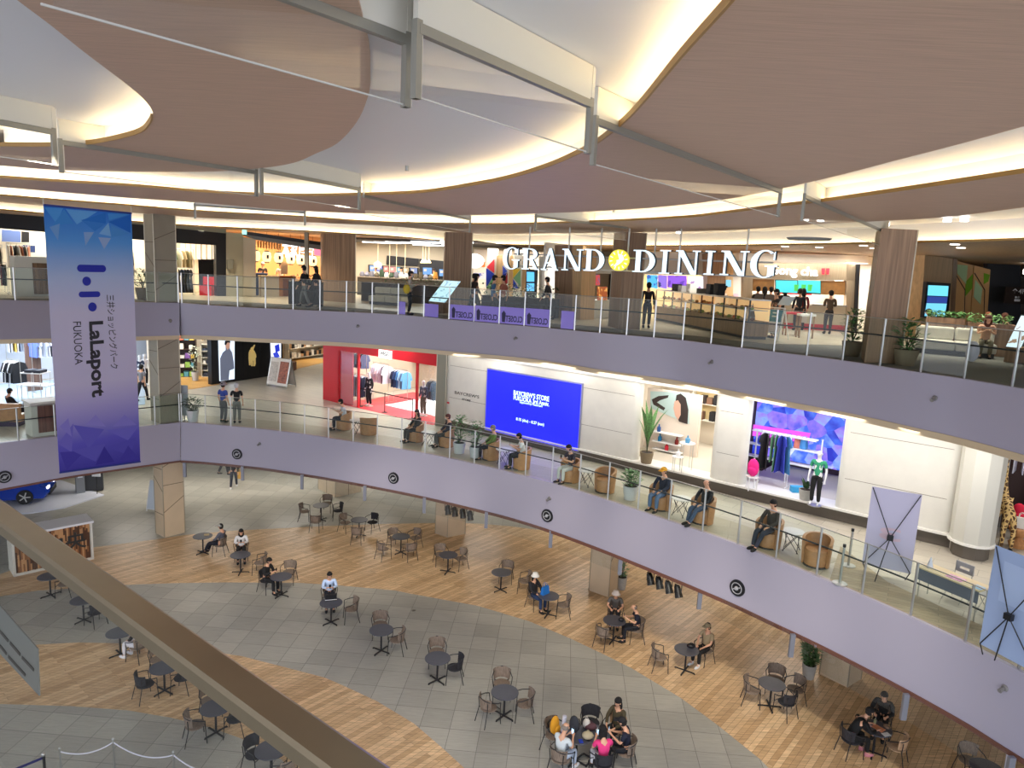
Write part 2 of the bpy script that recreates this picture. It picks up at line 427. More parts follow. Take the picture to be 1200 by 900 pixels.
# pale floor beyond the upper gallery's edge carpet
P = [at(x, y, 10) for x, y in ((-100, 349), (210, 350.5), (400, 360), (560, 372), (700, 383), (800, 392), (900, 403), (960, 404), (1100, 408), (1300, 420))]
struct('floor_upper_inner', MB().prism([(p.x, p.y) for p in P] + [(58, P[-1].y), (58, 78), (-68, 78), (-68, P[0].y)], 9.99, 10.003), planks('upper_tile', lin(180, 170, 150), lin(170, 160, 142), lin(150, 140, 125), 30, 1.2, .6, .35, .006, .1, .5))
# far shell
SHELL = M('shell_beige', lin(150, 140, 128), .7)
struct('wall_back', MB().box(-70, 62, 0, 60, 62.3, 13.9), SHELL)
struct('wall_side', MB().box(45, -10, 0, 45.3, 62, 13.9), SHELL)
struct('wall_far_side', MB().box(-60, 10, 0, -59.7, 62, 13.9), SHELL)

# columns -------------------------------------------------------
def colpoly(p0, p1, p2):
    a, b, c = Vector((*p0, 0)), Vector((*p1, 0)), Vector((*p2, 0)); return [p0, p1, p2, tuple((a + c - b)[:2])]
BEIGE = M('column_panel', lin(208, 188, 158), .45, noise=.04, nscale=2)
BGREY = M('column_panel_grey', lin(158, 150, 132), .5, noise=.04, nscale=2)
SEAM = M('panel_seam', lin(105, 92, 76), .6)
def seams(pl, mat, parent, lines, d=.004, w=.012):
    m = MB()
    for (u0, z0), (u1, z1) in lines:
        m.beam(pl.p(u0, z0, d), pl.p(u1, z1, d), w, .01, up=pl.n)
    return wb(m, 'seam', mat, parent)
def column(name, pts, z0, z1, mat, lines=None, seam=SEAM, base=None):
    o = struct(name, MB().prism(pts, z0, z1), mat)
    for k, ls in (lines or {}).items():
        a, b = (pts[0], pts[1]) if k == 0 else (pts[1], pts[2])
        pl = Plane((*a, 0), (*b, 0)); m = MB()
        for (u0, zz0), (u1, zz1) in ls:
            m.beam(pl.p(u0 * pl.L, zz0, .004), pl.p(u1 * pl.L, zz1, .004), .022, .012, up=pl.n)
        s_ = m.build('seam', seam, o)
    # bright metal corner bead
    m = MB()
    for q in pts[:3]: m.beam((q[0], q[1], z0 + .01), (q[0], q[1], z1), .03, .03)
    m.build('corner_bead', M('bead', lin(175, 165, 145), .35, .6), o)
    return o
A_ = colpoly((-15.1, 29.08), (-14.52, 28.66), (-13.95, 29.32))
LN = lambda z: {0: [((0, z + 1.0), (1, z + 1.0)), ((0, z + 2.6), (1, z + 2.0)), ((0, z + 3.0), (1, z + 3.0))], 1: [((0, z + 1.1), (1, z + 1.7)), ((0, z + 2.3), (1, z + 2.3)), ((0, z + 3.1), (1, z + 3.5))]}
column('column', A_, 0, 3.4, BEIGE, LN(0)); column('column', A_, 5, 8.75, BGREY, LN(5)); column('column', A_, 10, 13.5, BGREY, LN(9.4))
B_ = colpoly((-3.17, 30.56), (-2.58, 30.12), (-1.82, 30.62)); column('column', B_, 0, 3.4, BEIGE, {0: [((0, 2.3), (1, 2.3))], 1: [((0, 1.4), (1, 2.2))]})
C_ = colpoly((3.3, 25.47), (3.99, 24.97), (4.39, 25.51)); column('column', C_, 0, 3.4, BEIGE, {0: [((0, 2.0), (1, 2.0))], 1: [((0, 1.4), (1, 2.2))]})
D_ = colpoly((9.99, 20.38), (10.55, 19.7), (11.2, 20.2)); column('column', D_, 0, 3.4, BEIGE, {0: [((0, 2.1), (1, 2.1))]})
E_ = colpoly((-10.0, 36.04), (-8.78, 34.81), (-7.7, 35.9)); column('column', E_, 0, 3.4, BEIGE, {0: [((.5, 0), (.5, 3.4))], 1: [((.5, 0), (.5, 3.4))]})
def px3(x0, x1, x2, y0, y1, y2, z=13.5):
    a, b, c = (at(x0, y0, z), at(x1, y1, z), at(x2, y2, z)); return colpoly((a.x, a.y), (b.x, b.y), (c.x, c.y))
DSEAM = M('wood_seam', lin(70, 48, 36), .6)
column('column', px3(376, 414, 417, 268.5, 269.5, 268.3), 10, 13.25, WOODC, {0: [((.5, 10), (.5, 13.2))]}, DSEAM)
column('column', px3(521, 552, 554, 272.8, 273.6, 272.6), 10, 13.5, WOODC, {0: [((.25, 10), (.25, 13.5)), ((.5, 10), (.5, 13.5)), ((.1, 10), (.62, 13.5)), ((0, 12.5), (.3, 11.5)), ((0, 10.9), (1, 10.9))]}, DSEAM)
column('column', px3(720, 745, 758, 273.2, 274.5, 273.2), 10, 13.5, WOODC, {0: [((.5, 10), (.5, 13.5)), ((.2, 13.5), (.8, 11.2)), ((.8, 11.2), (.6, 10)), ((0, 11), (1, 11))], 1: [((0, 11), (1, 11))]}, DSEAM)
column('column', px3(1027.5, 1067.5, 1076, 271.5, 273.5, 269.5), 10, 13.5, WOODC, {0: [((.93, 13.5), (.12, 10.9)), ((0, 12.5), (.42, 11.9)), ((0, 10.85), (1, 10.85))], 1: [((0, 10.85), (1, 10.85))]}, DSEAM)
# slim grey pier by the red shop on the lower gallery
a = at(510, 499, 5); b = at(521, 500.5, 5); c = at(528, 497, 5)
column('column', colpoly((a.x, a.y), (b.x, b.y), (c.x, c.y)), 5, 8.75, M('pier_grey', lin(128, 126, 112), .6))

# ---------------------------------------------------------------- ceiling over the court
BROWN = None
def brown_mat():
    m = bpy.data.materials.new('ceiling_veneer'); m.use_nodes = True; nt = m.node_tree; b = nt.nodes['Principled BSDF']
    N = nt.nodes.new; L = nt.links.new; tc = N('ShaderNodeTexCoord'); mp = N('ShaderNodeMapping'); mp.inputs['Scale'].default_value = (2, 60, 1); mp.inputs['Rotation'].default_value[2] = .6
    n = N('ShaderNodeTexNoise'); n.inputs['Scale'].default_value = 1.2; n.inputs['Detail'].default_value = 5; mr = N('ShaderNodeMapRange')
    mr.inputs[1].default_value = .3; mr.inputs[2].default_value = .7; mr.inputs[3].default_value = .88; mr.inputs[4].default_value = 1.12
    mx = N('ShaderNodeVectorMath'); mx.operation = 'SCALE'; mx.inputs[0].default_value = lin(196, 164, 142)
    L(tc.outputs['Object'], mp.inputs['Vector']); L(mp.outputs[0], n.inputs['Vector']); L(n.outputs[0], mr.inputs[0]); L(mr.outputs[0], mx.inputs['Scale']); L(mx.outputs[0], b.inputs['Base Color'])
    b.inputs['Roughness'].default_value = .5
    return m
BROWN = brown_mat()
CWH = M('ceiling_white', lin(228, 229, 234), .4, .0, spec=.4)
HZ = 13.78
struct('ceiling', MB().box(-70, -1, HZ, 60, 80, HZ + .2), CWH)
RIMG = M('rim_gold', lin(170, 130, 70), .5)
def panel(name, pts, z=13.5, t=.07, mat=None):
    P = [at(x, y, z) if len(q) == 2 else Vector(q[:3]) for q in pts for x, y in (q[:2],)]
    o = struct(name, MB().prism([(p.x, p.y) for p in P], z, z + t), mat or BROWN)
    return P
def wpts(L_): return [(p.x, p.y) for p in L_]
def panel_w(name, P, z=13.5, t=.02, mat=None):
    struct(name, MB().prism(P, z, z + t), mat or BROWN)
# brown field with the white bay on its near side
p1_edge = wpts(curve_px([(405, -60), (420, 0), (432, 50), (434, 80), (432, 110), (418, 143), (395, 168), (370, 180), (345, 190.5), (310, 196.5), (250, 201), (160, 201.3), (66, 199), (0, 194), (-120, 186), (-300, 172)], 13.5, 5))
h1_edge = wpts(curve_px([(-300, 168), (-60, 171.5), (0, 171), (60, 171), (110, 168), (160, 157), (176, 145), (179, 132), (170, 118), (150, 100), (100, 62), (60, 30), (20, 0), (-30, -40)], 13.5, 5))
panel_w('ceiling_panel_near', p1_edge + h1_edge + [(-2.6, 2.2), (-.9, 2.2)])
# second field: from the lit rim of the white swoosh to its far edge
gold = wpts(curve_px([(-300, 186), (-120, 200), (0, 208), (80, 213.5), (160, 218.3), (240, 225), (300, 228), (360, 229.5), (440, 228), (500, 225), (560, 216), (600, 208), (640, 196), (672, 183), (700, 168), (740, 136), (800, 66), (860, 0), (890, -40)], 13.5, 5))
far2 = wpts(curve_px([(1400, 90), (1300, 120), (1200, 148), (1120, 170), (1050, 188), (960, 211), (860, 232), (780, 242), (700, 247.5), (600, 251), (520, 252), (420, 250), (320, 245), (240, 238), (140, 231), (0, 219), (-120, 210), (-300, 198)], 13.5, 4))
panel_w('ceiling_panel_middle', gold + [(1.4, 2.5), (6, 2.5)] + far2)
rimR = wpts(curve_px([(-300, 208), (-120, 220), (0, 229), (60, 234), (140, 240), (240, 248), (350, 254), (420, 259), (480, 261.5), (550, 262.6), (620, 262.5), (720, 259), (800, 255), (840, 251), (910, 242), (960, 236.5), (1050, 224), (1200, 202), (1300, 186), (1400, 170)], 13.5, 4))
far3 = wpts(curve_px([(1400, 215), (1200, 243), (1100, 255), (1030, 259), (936, 264), (850, 270), (720, 272.5), (640, 273.5), (556, 273.5), (470, 266), (350, 260), (240, 255.5), (140, 248), (0, 237), (-120, 228), (-300, 214)], 13.5, 4))
panel_w('ceiling_panel_far', rimR + far3)
rim4 = wpts(curve_px([(-300, 225), (-100, 240), (0, 246), (120, 257), (240, 265.5), (330, 269.5), (400, 273.5), (470, 278), (556, 285.5), (630, 287.5), (700, 288), (800, 288.5), (960, 286.5), (1080, 284), (1200, 281), (1400, 274)], 13.25, 4))
panel_w('ceiling_soffit_shops', rim4 + [(58, rim4[-1][1]), (58, 61), (-58, 61), (-58, rim4[0][1])], 13.25, .02, vwood('soffit_wood', lin(190, 158, 126), .2))
# cove ledges: gold lip and light strip behind each lit rim
COVE = M('cove_led', (1, .84, .52), emit=9.0, ecol=(1, .84, .50))
def cove(k, P, z=13.5, w=.05, power=1.0):
    V = [Vector((x, y, 0)) for x, y in P]
    up = lambda Q, zz: [Vector((q.x, q.y, zz)) for q in Q]
    I = inward3(V, -.02); m = MB(); m.strip(up(I, z - .01), up(I, z + .05)); m.strip(up(I, z - .01), up(V, z - .01))
    struct('trim_%d' % k, m, RIMG)
    a = inward3(V, .10); b = inward3(V, .10 + w); c = inward3(V, .24); m = MB(); m.strip(up(c, z), up(c, HZ)); struct('trim_%d' % (k + 10), m, CWH)
    lb = MB(); lb.strip(up(a, z + .06), up(b, z + .06)); lb.strip(up(a, z + .03), up(a, z + .06)); lb.strip(up(b, z + .03), up(b, z + .06))
    o = tag(lb.build('cove_light', COVE), COVEL[k], 'cove light', 'cove lights round the ceiling bays')
def inward3(V, d):
    out = []
    for i in range(len(V)):
        t = V[min(i + 1, len(V) - 1)] - V[max(i - 1, 0)]; n = Vector((-t.y, t.x, 0)).normalized()
        out.append(V[i] + n * d * SGN[0])
    return out
COVEL = {11: 'warm light line round the white ceiling bay above the tall hanging banner', 12: 'longest warm light line, sweeping round the big white ceiling curve', 13: 'warm light line along the narrow white ceiling strip nearer the shops', 14: 'warm light line on the ceiling just before the top floor shopfronts'}
i0 = 12
SGN = [1]; cove(11, [p for p in h1_edge[8:36]])
SGN = [1]; cove(12, gold[:])
SGN = [1]; cove(13, rimR)
SGN = [1]; cove(14, rim4, 13.25)
# ================================================================ PEOPLE
SKIN = M('skin', lin(222, 170, 138), .5)
def skinmesh(verts, edges, radii, lvl=1):
    me = bpy.data.meshes.new('tmp'); me.from_pydata([tuple(v) for v in verts], edges, [])
    o = bpy.data.objects.new('tmp', me); COL.objects.link(o)
    md = o.modifiers.new('s', 'SKIN'); md.use_smooth_shade = True; md.branch_smoothing = .3
    for i, r in enumerate(radii):
        r = r if isinstance(r, tuple) else (r, r)
        me.skin_vertices[0].data[i].radius = r; me.skin_vertices[0].data[i].use_root = (i == 0)
    sb = o.modifiers.new('b', 'SUBSURF'); sb.levels = lvl; sb.render_levels = lvl
    bpy.context.view_layer.update()
    out = bpy.data.meshes.new_from_object(o.evaluated_get(bpy.context.evaluated_depsgraph_get()))
    bpy.data.objects.remove(o); bpy.data.meshes.remove(me)
    return out
class Sk:
    def __init__(s): s.v = []; s.e = []; s.r = []
    def n(s, p, r, par=None):
        s.v.append(Vector(p)); s.r.append(r)
        if par is not None: s.e.append((par, len(s.v) - 1))
        return len(s.v) - 1
def pose_joints(pose):
    """joint positions in local space: facing +Y, floor at z 0"""
    J = {}
    if pose.startswith('stand') or pose.startswith('walk'):
        w = pose.startswith('walk')
        J['pel'] = (0, 0, .93); J['bel'] = (0, .0, 1.07); J['che'] = (0, .01, 1.27); J['nec'] = (0, .0, 1.44); J['hd0'] = (0, .02, 1.515)
        for s, k in ((-1, 'L'), (1, 'R')):
            f = (.2 * s) if w else 0
            J['hip' + k] = (.085 * s, 0, .88); J['kne' + k] = (.095 * s, .04 + f * .7, .49); J['ank' + k] = (.1 * s, -.02 + f * 1.3, .09); J['toe' + k] = (.11 * s, .14 + f * 1.3, .04)
            J['sho' + k] = (.175 * s, 0, 1.38)
            if 'phone' in pose and s > 0 or 'both' in pose: J['elb' + k] = (.22 * s, .02, 1.12); J['wri' + k] = (.12 * s, .24, 1.17); J['pal' + k] = (.08 * s, .30, 1.20); J['hd' + k] = (-.3 * s, .8, .35)
            else: J['elb' + k] = (.23 * s, -.02 - f * .4, 1.1); J['wri' + k] = (.24 * s, .06 - f * .7, .87); J['pal' + k] = (.24 * s, .09 - f * .8, .80); J['hd' + k] = (0, .25, -1)
    else:
        ln = .14 if 'table' in pose else (.05 if 'phone' in pose else -.06)
        if 'hunch' in pose: ln = .24
        J['pel'] = (0, -.06, .54); J['bel'] = (0, -.07 + ln * .3, .69); J['che'] = (0, -.07 + ln * .9, .88); J['nec'] = (0, -.05 + ln * 1.35, 1.05); J['hd0'] = (0, .0 + ln * 1.5, 1.115)
        for s, k in ((-1, 'L'), (1, 'R')):
            J['hip' + k] = (.085 * s, -.02, .50); J['kne' + k] = (.12 * s, .38, .51); J['ank' + k] = (.12 * s, .38, .10); J['toe' + k] = (.13 * s, .53, .045)
            if 'cross' in pose: J['kne' + k] = (.1 * s, .40, .50); J['ank' + k] = (.06 * s, .62 if s < 0 else .55, .10); J['toe' + k] = (.08 * s, .76 if s < 0 else .7, .08)
            J['sho' + k] = (.175 * s, -.06 + ln * 1.15, .99)
            if 'phone' in pose: J['elb' + k] = (.23 * s, .04 + ln, .76); J['wri' + k] = (.09 * s, .26 + ln, .84); J['pal' + k] = (.06 * s, .32 + ln, .88); J['hd' + k] = (-.35 * s, .8, .4)
            elif 'table' in pose: J['elb' + k] = (.26 * s, .08 + ln, .76); J['wri' + k] = (.15 * s, .32 + ln, .765); J['pal' + k] = (.13 * s, .39 + ln, .768); J['hd' + k] = (-.3 * s, 1, -.05)
            else: J['elb' + k] = (.24 * s, .02, .75); J['wri' + k] = (.12 * s, .2, .64); J['pal' + k] = (.09 * s, .26, .61); J['hd' + k] = (-.35 * s, .9, -.25)
    return {k: Vector(v) for k, v in J.items()}
BODYC = {}
def body_mesh(pose):
    if pose in BODYC: return BODYC[pose]
    J = pose_joints(pose); k = Sk(); n = k.n
    pel = n(J['pel'], (.125, .10)); bel = n(J['bel'], (.115, .095), pel); che = n(J['che'], (.135, .10), bel)
    nec = n(J['nec'], .055, che); h0 = n(J['hd0'], .06, nec); up = (J['hd0'] - J['nec']).normalized(); up = (up + Vector((0, 0, 1))).normalized()
    h1 = n(J['hd0'] + up * .07 + Vector((0, .012, 0)), .078, h0); h2 = n(J['hd0'] + up * .135, .082, h1); h3 = n(J['hd0'] + up * .185, .06, h2)
    for s in 'LR':
        hp = n(J['hip' + s], .085, pel); m = n((J['hip' + s] + J['kne' + s]) / 2, .075, hp); kn = n(J['kne' + s], .056, m)
        c = n(J['kne' + s].lerp(J['ank' + s], .35), .052, kn); an = n(J['ank' + s], .036, c); n(J['toe' + s], .032, an)
        sh = n(J['sho' + s], .052, che); e = n(J['elb' + s], .038, sh); f = n(J['elb' + s].lerp(J['wri' + s], .4), .036, e); w = n(J['wri' + s], .024, f); p = n(J['pal' + s], (.030, .018), w)
        d = J['hd' + s].normalized(); side = d.cross(Vector((0, 0, 1)));
        if side.length < .2: side = Vector((1, 0, 0))
        side.normalize(); dn = side.cross(d).normalized()
        if dn.z > 0: dn = -dn
        if abs(d.z) > .8: dn = Vector((-1 if s == 'R' else 1, 0, 0))
        for q, (off, ln) in enumerate(((-.027, .058), (-.009, .07), (.009, .066), (.026, .05))):
            b = J['pal' + s] + side * off + d * .025; a1 = n(b + d * ln * .45, .0085, p); n(b + d * ln * .8 + dn * ln * .45, .0075, a1)
        ts = side * (-1 if side.x * (1 if s == 'R' else -1) > 0 else 1)
        t = n(J['pal' + s] + ts * .036, .010, p); n(J['pal' + s] + ts * .05 + d * .03 + dn * .01, .0085, t)
    me = skinmesh(k.v, k.e, k.r)
    # face: nose, ears, eyes, mouth joined on
    hc = J['hd0'] + up * .10 + Vector((0, .012, 0)); m = MB()
    m.ell(hc + Vector((0, .088, -.012)), (.012, .018, .018), 8, 5); [m.ell(hc + Vector((s * .083, .0, -.005)), (.012, .02, .028), 8, 5) for s in (-1, 1)]
    m.mat(1); [m.ell(hc + Vector((s * .03, .076, .012)), (.012, .008, .007), 8, 4) for s in (-1, 1)]
    m.mat(2); m.ell(hc + Vector((0, .078, -.045)), (.022, .008, .006), 8, 4)
    bm = bmesh.new(); bm.from_mesh(me); nf = len(bm.faces); vs = [bm.verts.new(p) for p in m.v]
    for f, mi in zip(m.f, m.m):
        try: g = bm.faces.new([vs[i] for i in f]); g.material_index = mi; g.smooth = True
        except ValueError: pass
    bm.to_mesh(me); bm.free(); me.materials.clear()
    for q in (SKIN, M('eye_dark', (.02, .015, .012), .3), M('lips', lin(170, 95, 85), .5)): me.materials.append(q)
    me.name = 'body'; BODYC[pose] = (me, J, hc, up); return BODYC[pose]
CL = {}
def cloth_mesh(pose, what):
    key = (pose, what)
    if key in CL: return CL[key]
    J = body_mesh(pose)[1]; k = Sk(); n = k.n; g = .016
    if what in ('long_top', 'short_top', 'coat'):
        lo = J['pel'] + Vector((0, 0, -.07 if J['pel'].z > .8 else -.01))
        pel = n(lo, (.15, .125) if what != 'coat' else (.165, .15)); bel = n(J['bel'], (.138, .115), pel); che = n(J['che'], (.155, .12), bel); nk = n(J['nec'] + Vector((0, 0, -.035)), .075, che)
        for s in 'LR':
            sh = n(J['sho' + s], .068, che)
            if what == 'short_top': n(J['sho' + s].lerp(J['elb' + s], .75), .06, sh)
            else: e = n(J['elb' + s], .055, sh); n(J['elb' + s].lerp(J['wri' + s], .9), .043, e)
    elif what in ('trousers', 'shorts'):
        pel0 = n(J['pel'].lerp(J['bel'], .7), (.128, .105)); pel = n(J['pel'] + Vector((0, 0, .02)), (.14, .12), pel0)
        for s in 'LR':
            h = n(J['hip' + s], .102, pel); m = n((J['hip' + s] + J['kne' + s]) / 2, .093, h); kn = n(J['kne' + s], .074, m)
            if what == 'trousers': c = n(J['kne' + s].lerp(J['ank' + s], .5), .066, kn); n(J['kne' + s].lerp(J['ank' + s], .94), .056, c)
    elif what == 'shoes':
        m = MB()
        for s in 'LR':
            a, t = J['ank' + s], J['toe' + s]; d = (t - a); d.z = 0; d.normalize(); x = Vector((d.y, -d.x, 0)); z0 = t.z - .045; c = a + d * .075; c.z = z0 + .045
            rot = Matrix((x, d, Vector((0, 0, 1)))).transposed()
            m.ell(c, (.05, .14, .052), 10, 6, -.8, 1, rot); m.ell(a + Vector((0, 0, -.01)), (.05, .055, .05), 8, 5)
        me = bpy.data.meshes.new('shoes'); me.from_pydata(m.v, [], m.f); me.materials.append(BLACK)
        for p in me.polygons: p.use_smooth = True
        CL[key] = me; return me
    me = skinmesh(k.v, k.e, k.r); me.materials.clear(); me.materials.append(WHITE); CL[key] = me; return me
def hair_mesh(pose, style):
    key = (pose, style)
    if key in CL: return CL[key]
    me_, J, hc, up = body_mesh(pose); m = MB()
    if style in ('short_hair', 'long_hair', 'bun_hair'):
        m.ell(hc + Vector((0, -.018, .028)), (.096, .108, .105), 14, 8, -.15, 1); m.ell(hc + Vector((0, -.04, -.02)), (.092, .082, .09), 12, 7)
        if style == 'long_hair': m.ell(hc + Vector((0, -.085, -.12)), (.092, .05, .17), 12, 8); [m.ell(hc + Vector((s * .09, -.035, -.07)), (.02, .04, .11), 8, 6) for s in (-1, 1)]
        if style == 'bun_hair': m.ell(hc + Vector((0, -.13, .06)), (.045, .045, .045), 10, 6)
    elif style == 'cap': m.ell(hc + Vector((0, -.008, .03)), (.102, .115, .1), 14, 7, 0, 1); m.obox(hc + Vector((0, .13, .035)), (.075, 0, 0), (0, .06, -.012), (0, .002, .006))
    elif style == 'bucket_hat': m.lathe([(.155, -.02), (.15, .005), (.108, .035), (.1, .10), (.07, .125), (.001, .13)], hc + Vector((0, -.005, .02)), 16)
    elif style == 'thin_hair': m.ell(hc + Vector((0, -.045, .0)), (.094, .085, .075), 12, 6, -1, .55)
    me = bpy.data.meshes.new(style); me.from_pydata([tuple(p) for p in m.v], [], m.f); me.materials.append(BLACK)
    for p in me.polygons: p.use_smooth = True
    CL[key] = me; return me
FAB = {}
def fab(r, g, b):
    k = 'fabric_%d_%d_%d' % (r, g, b); return M(k, lin(r, g, b), .85)
def person(label, loc, face, pose, top, topc, leg='trousers', legc=(25, 25, 28), head='short_hair', headc=(18, 15, 14), shoec=(30, 30, 30), scale=1.0, group=None, skin=None, under=None):
    """face: direction looked at, as a world vector"""
    rz = math.atan2(face[1], face[0]) - PI / 2
    t = thing('person', label, 'person', loc, rz, group); t.scale = (scale,) * 3
    def part(me, nm, mat):
        o = bpy.data.objects.new(nm, me); COL.objects.link(o); o.parent = t
        if mat is not None: o.material_slots[0].link = 'OBJECT'; o.material_slots[0].material = mat
        return o
    me, J, hc, up = body_mesh(pose)
    part(me, 'body', skin)
    part(cloth_mesh(pose, top), {'long_top': 'shirt', 'short_top': 'shirt', 'coat': 'coat'}[top], fab(*topc))
    part(cloth_mesh(pose, leg), leg, fab(*legc)); part(cloth_mesh(pose, 'shoes'), 'shoes', fab(*shoec))
    if head in ('cap', 'bucket_hat'): part(hair_mesh(pose, 'short_hair' if under is None else under), 'hair', fab(30, 26, 24)).scale = (1, 1, 1)
    part(hair_mesh(pose, head), head if head in ('cap', 'bucket_hat') else 'hair', fab(*headc))
    return t
def held(name, label, t, off, mb, mats, cat):
    """a thing near a person, given in that person's own space"""
    m = Matrix.Translation(t.location) @ t.rotation_euler.to_matrix().to_4x4() @ Matrix.Scale(t.scale[0], 4)
    o = mb.build(name, mats); o.location = (m @ Vector(off)); o.rotation_euler = t.rotation_euler; tag(o, label, cat); return o
PH = M('phone_body', (.02, .02, .025), .2); PHS = M('phone_screen', (.5, .7, 1), emit=1.2, ecol=(.45, .75, 1))
def phone(t, pose, label):
    J = body_mesh(pose)[1]; c = (J['palL'] + J['palR']) / 2 if 'stand' not in pose else J['palR'] + Vector((-.02, .03, .05))
    m = MB().box(-.038, -.004, -.07, .038, .004, .07); m.mat(1).box(-.034, -.0055, -.064, .034, -.0041, .064)
    return held('phone', label, t, c + Vector((0, .045, .05)), m, [PH, PHS], 'phone')

# ================================================================ COURT FURNITURE
WEAVE = vwood('cord_weave', lin(132, 116, 102), .35, 60, .8)
WEAVED = vwood('cord_weave_black', lin(44, 44, 50), .35, 60, .8)
WEAVET = vwood('cord_weave_tan', lin(186, 152, 118), .3, 60, .8)
CFR = M('chair_frame', lin(38, 38, 42), .5, .2)
TOPM = M('table_top_slate', lin(78, 80, 90), .4, noise=.05)
def make_chair():
    t = thing('armchair', 'x', 'chair')
    m = MB(); m.lathe([(.001, .415), (.2, .415), (.235, .425), (.235, .44), (.2, .452), (.001, .455)], (0, 0, 0), 24, 1.0, .95); m.build('seat', WEAVE, t, True)
    m = MB(); N = 16
    def arc(r, z, d=0): return [Vector((math.sin(a) * (r + d), -math.cos(a) * (r + d) + .02, z)) for a in [(-1.15 + 2.3 * i / N) for i in range(N + 1)]]
    for d in (0, .012):
        m.strip(arc(.232, .50, d), arc(.272, .80, d))
    m.strip(arc(.272, .80, 0), arc(.272, .80, .012)); m.strip(arc(.232, .50, 0), arc(.232, .50, .012))
    m.build('backrest', WEAVE, t, True)
    hoop = [(-.27, .2, .64), (-.285, .08, .67)] + [tuple(p) for p in arc(.282, .80)][2:-2] + [(.285, .08, .67), (.27, .2, .64)]
    hoop = [Vector(p) for p in hoop]
    for i, p in enumerate(hoop[2:-2]): p.z = .80 - .06 * abs(i - (N - 4) / 2) / ((N - 4) / 2) ** 1
    m = MB().tube(hoop, .0125, 6); m.build('armrest', CFR, t, True)
    for s in (-1, 1):
        MB().tube([(.27 * s, .2, .64), (.24 * s, .21, .44), (.25 * s, .24, 0)], .012, 6).build('leg', CFR, t, True)
        MB().tube([(.21 * s, -.19, .70), (.19 * s, -.17, .44), (.23 * s, -.27, 0)], .012, 6).build('leg', CFR, t, True)
    MB().tube([(.24 * s, .21, .43) for s in (-1, 1)], .01, 6).tube([(.19 * s, -.17, .43) for s in (-1, 1)], .01, 6).build('seat_frame', CFR, t, True)
    return t
def make_table():
    t = thing('round_table', 'x', 'table')
    MB().lathe([(.001, .70), (.36, .70), (.375, .706), (.375, .722), (.368, .728), (.001, .728)], (0, 0, 0), 40).build('tabletop', TOPM, t)
    MB().cyl((0, 0, .03), (0, 0, .70), .028, None, 14).cyl((0, 0, .67), (0, 0, .70), .12, None, 14).build('pole', CFR, t, True)
    m = MB()
    for k in range(2):
        a = PI / 4 + k * PI / 2; d = Vector((math.cos(a), math.sin(a), 0)) * .31; m.beam(Vector((0, 0, .028)) - d, Vector((0, 0, .028)) + d, .045, .02)
        for s in (-1, 1): m.cyl(d * s, d * s + Vector((0, 0, .02)), .022, None, 8)
    m.build('base', CFR, t)
    return t
CH0, TB0 = make_chair(), make_table()
first = {'c': True, 't': True}
KIDS['x'] = []
def put(proto, k, loc, rz, label, group, swap=None, cat=None):
    if first.get(k, False) and not swap:
        first[k] = False; proto.location = loc; proto.rotation_euler = (0, 0, rz); tag(proto, label, None, group); return proto
    KIDS.setdefault(proto.name, [(c, kids(c)) for c in kids(proto)])
    return dup(proto, loc, rz, label, group, swap)
for p_ in (CH0, TB0): KIDS[p_.name] = [(c, kids(c)) for c in kids(p_)]
SW = {'n': None, 'b': {'cord_weave': WEAVED}, 't': {'cord_weave': WEAVET}}
TG, CG = 'round tables of the court', 'woven armchairs of the court'
def rzto(p, q): d = Vector(q) - Vector(p); return math.atan2(d.y, d.x) - PI / 2
SEATS = {}
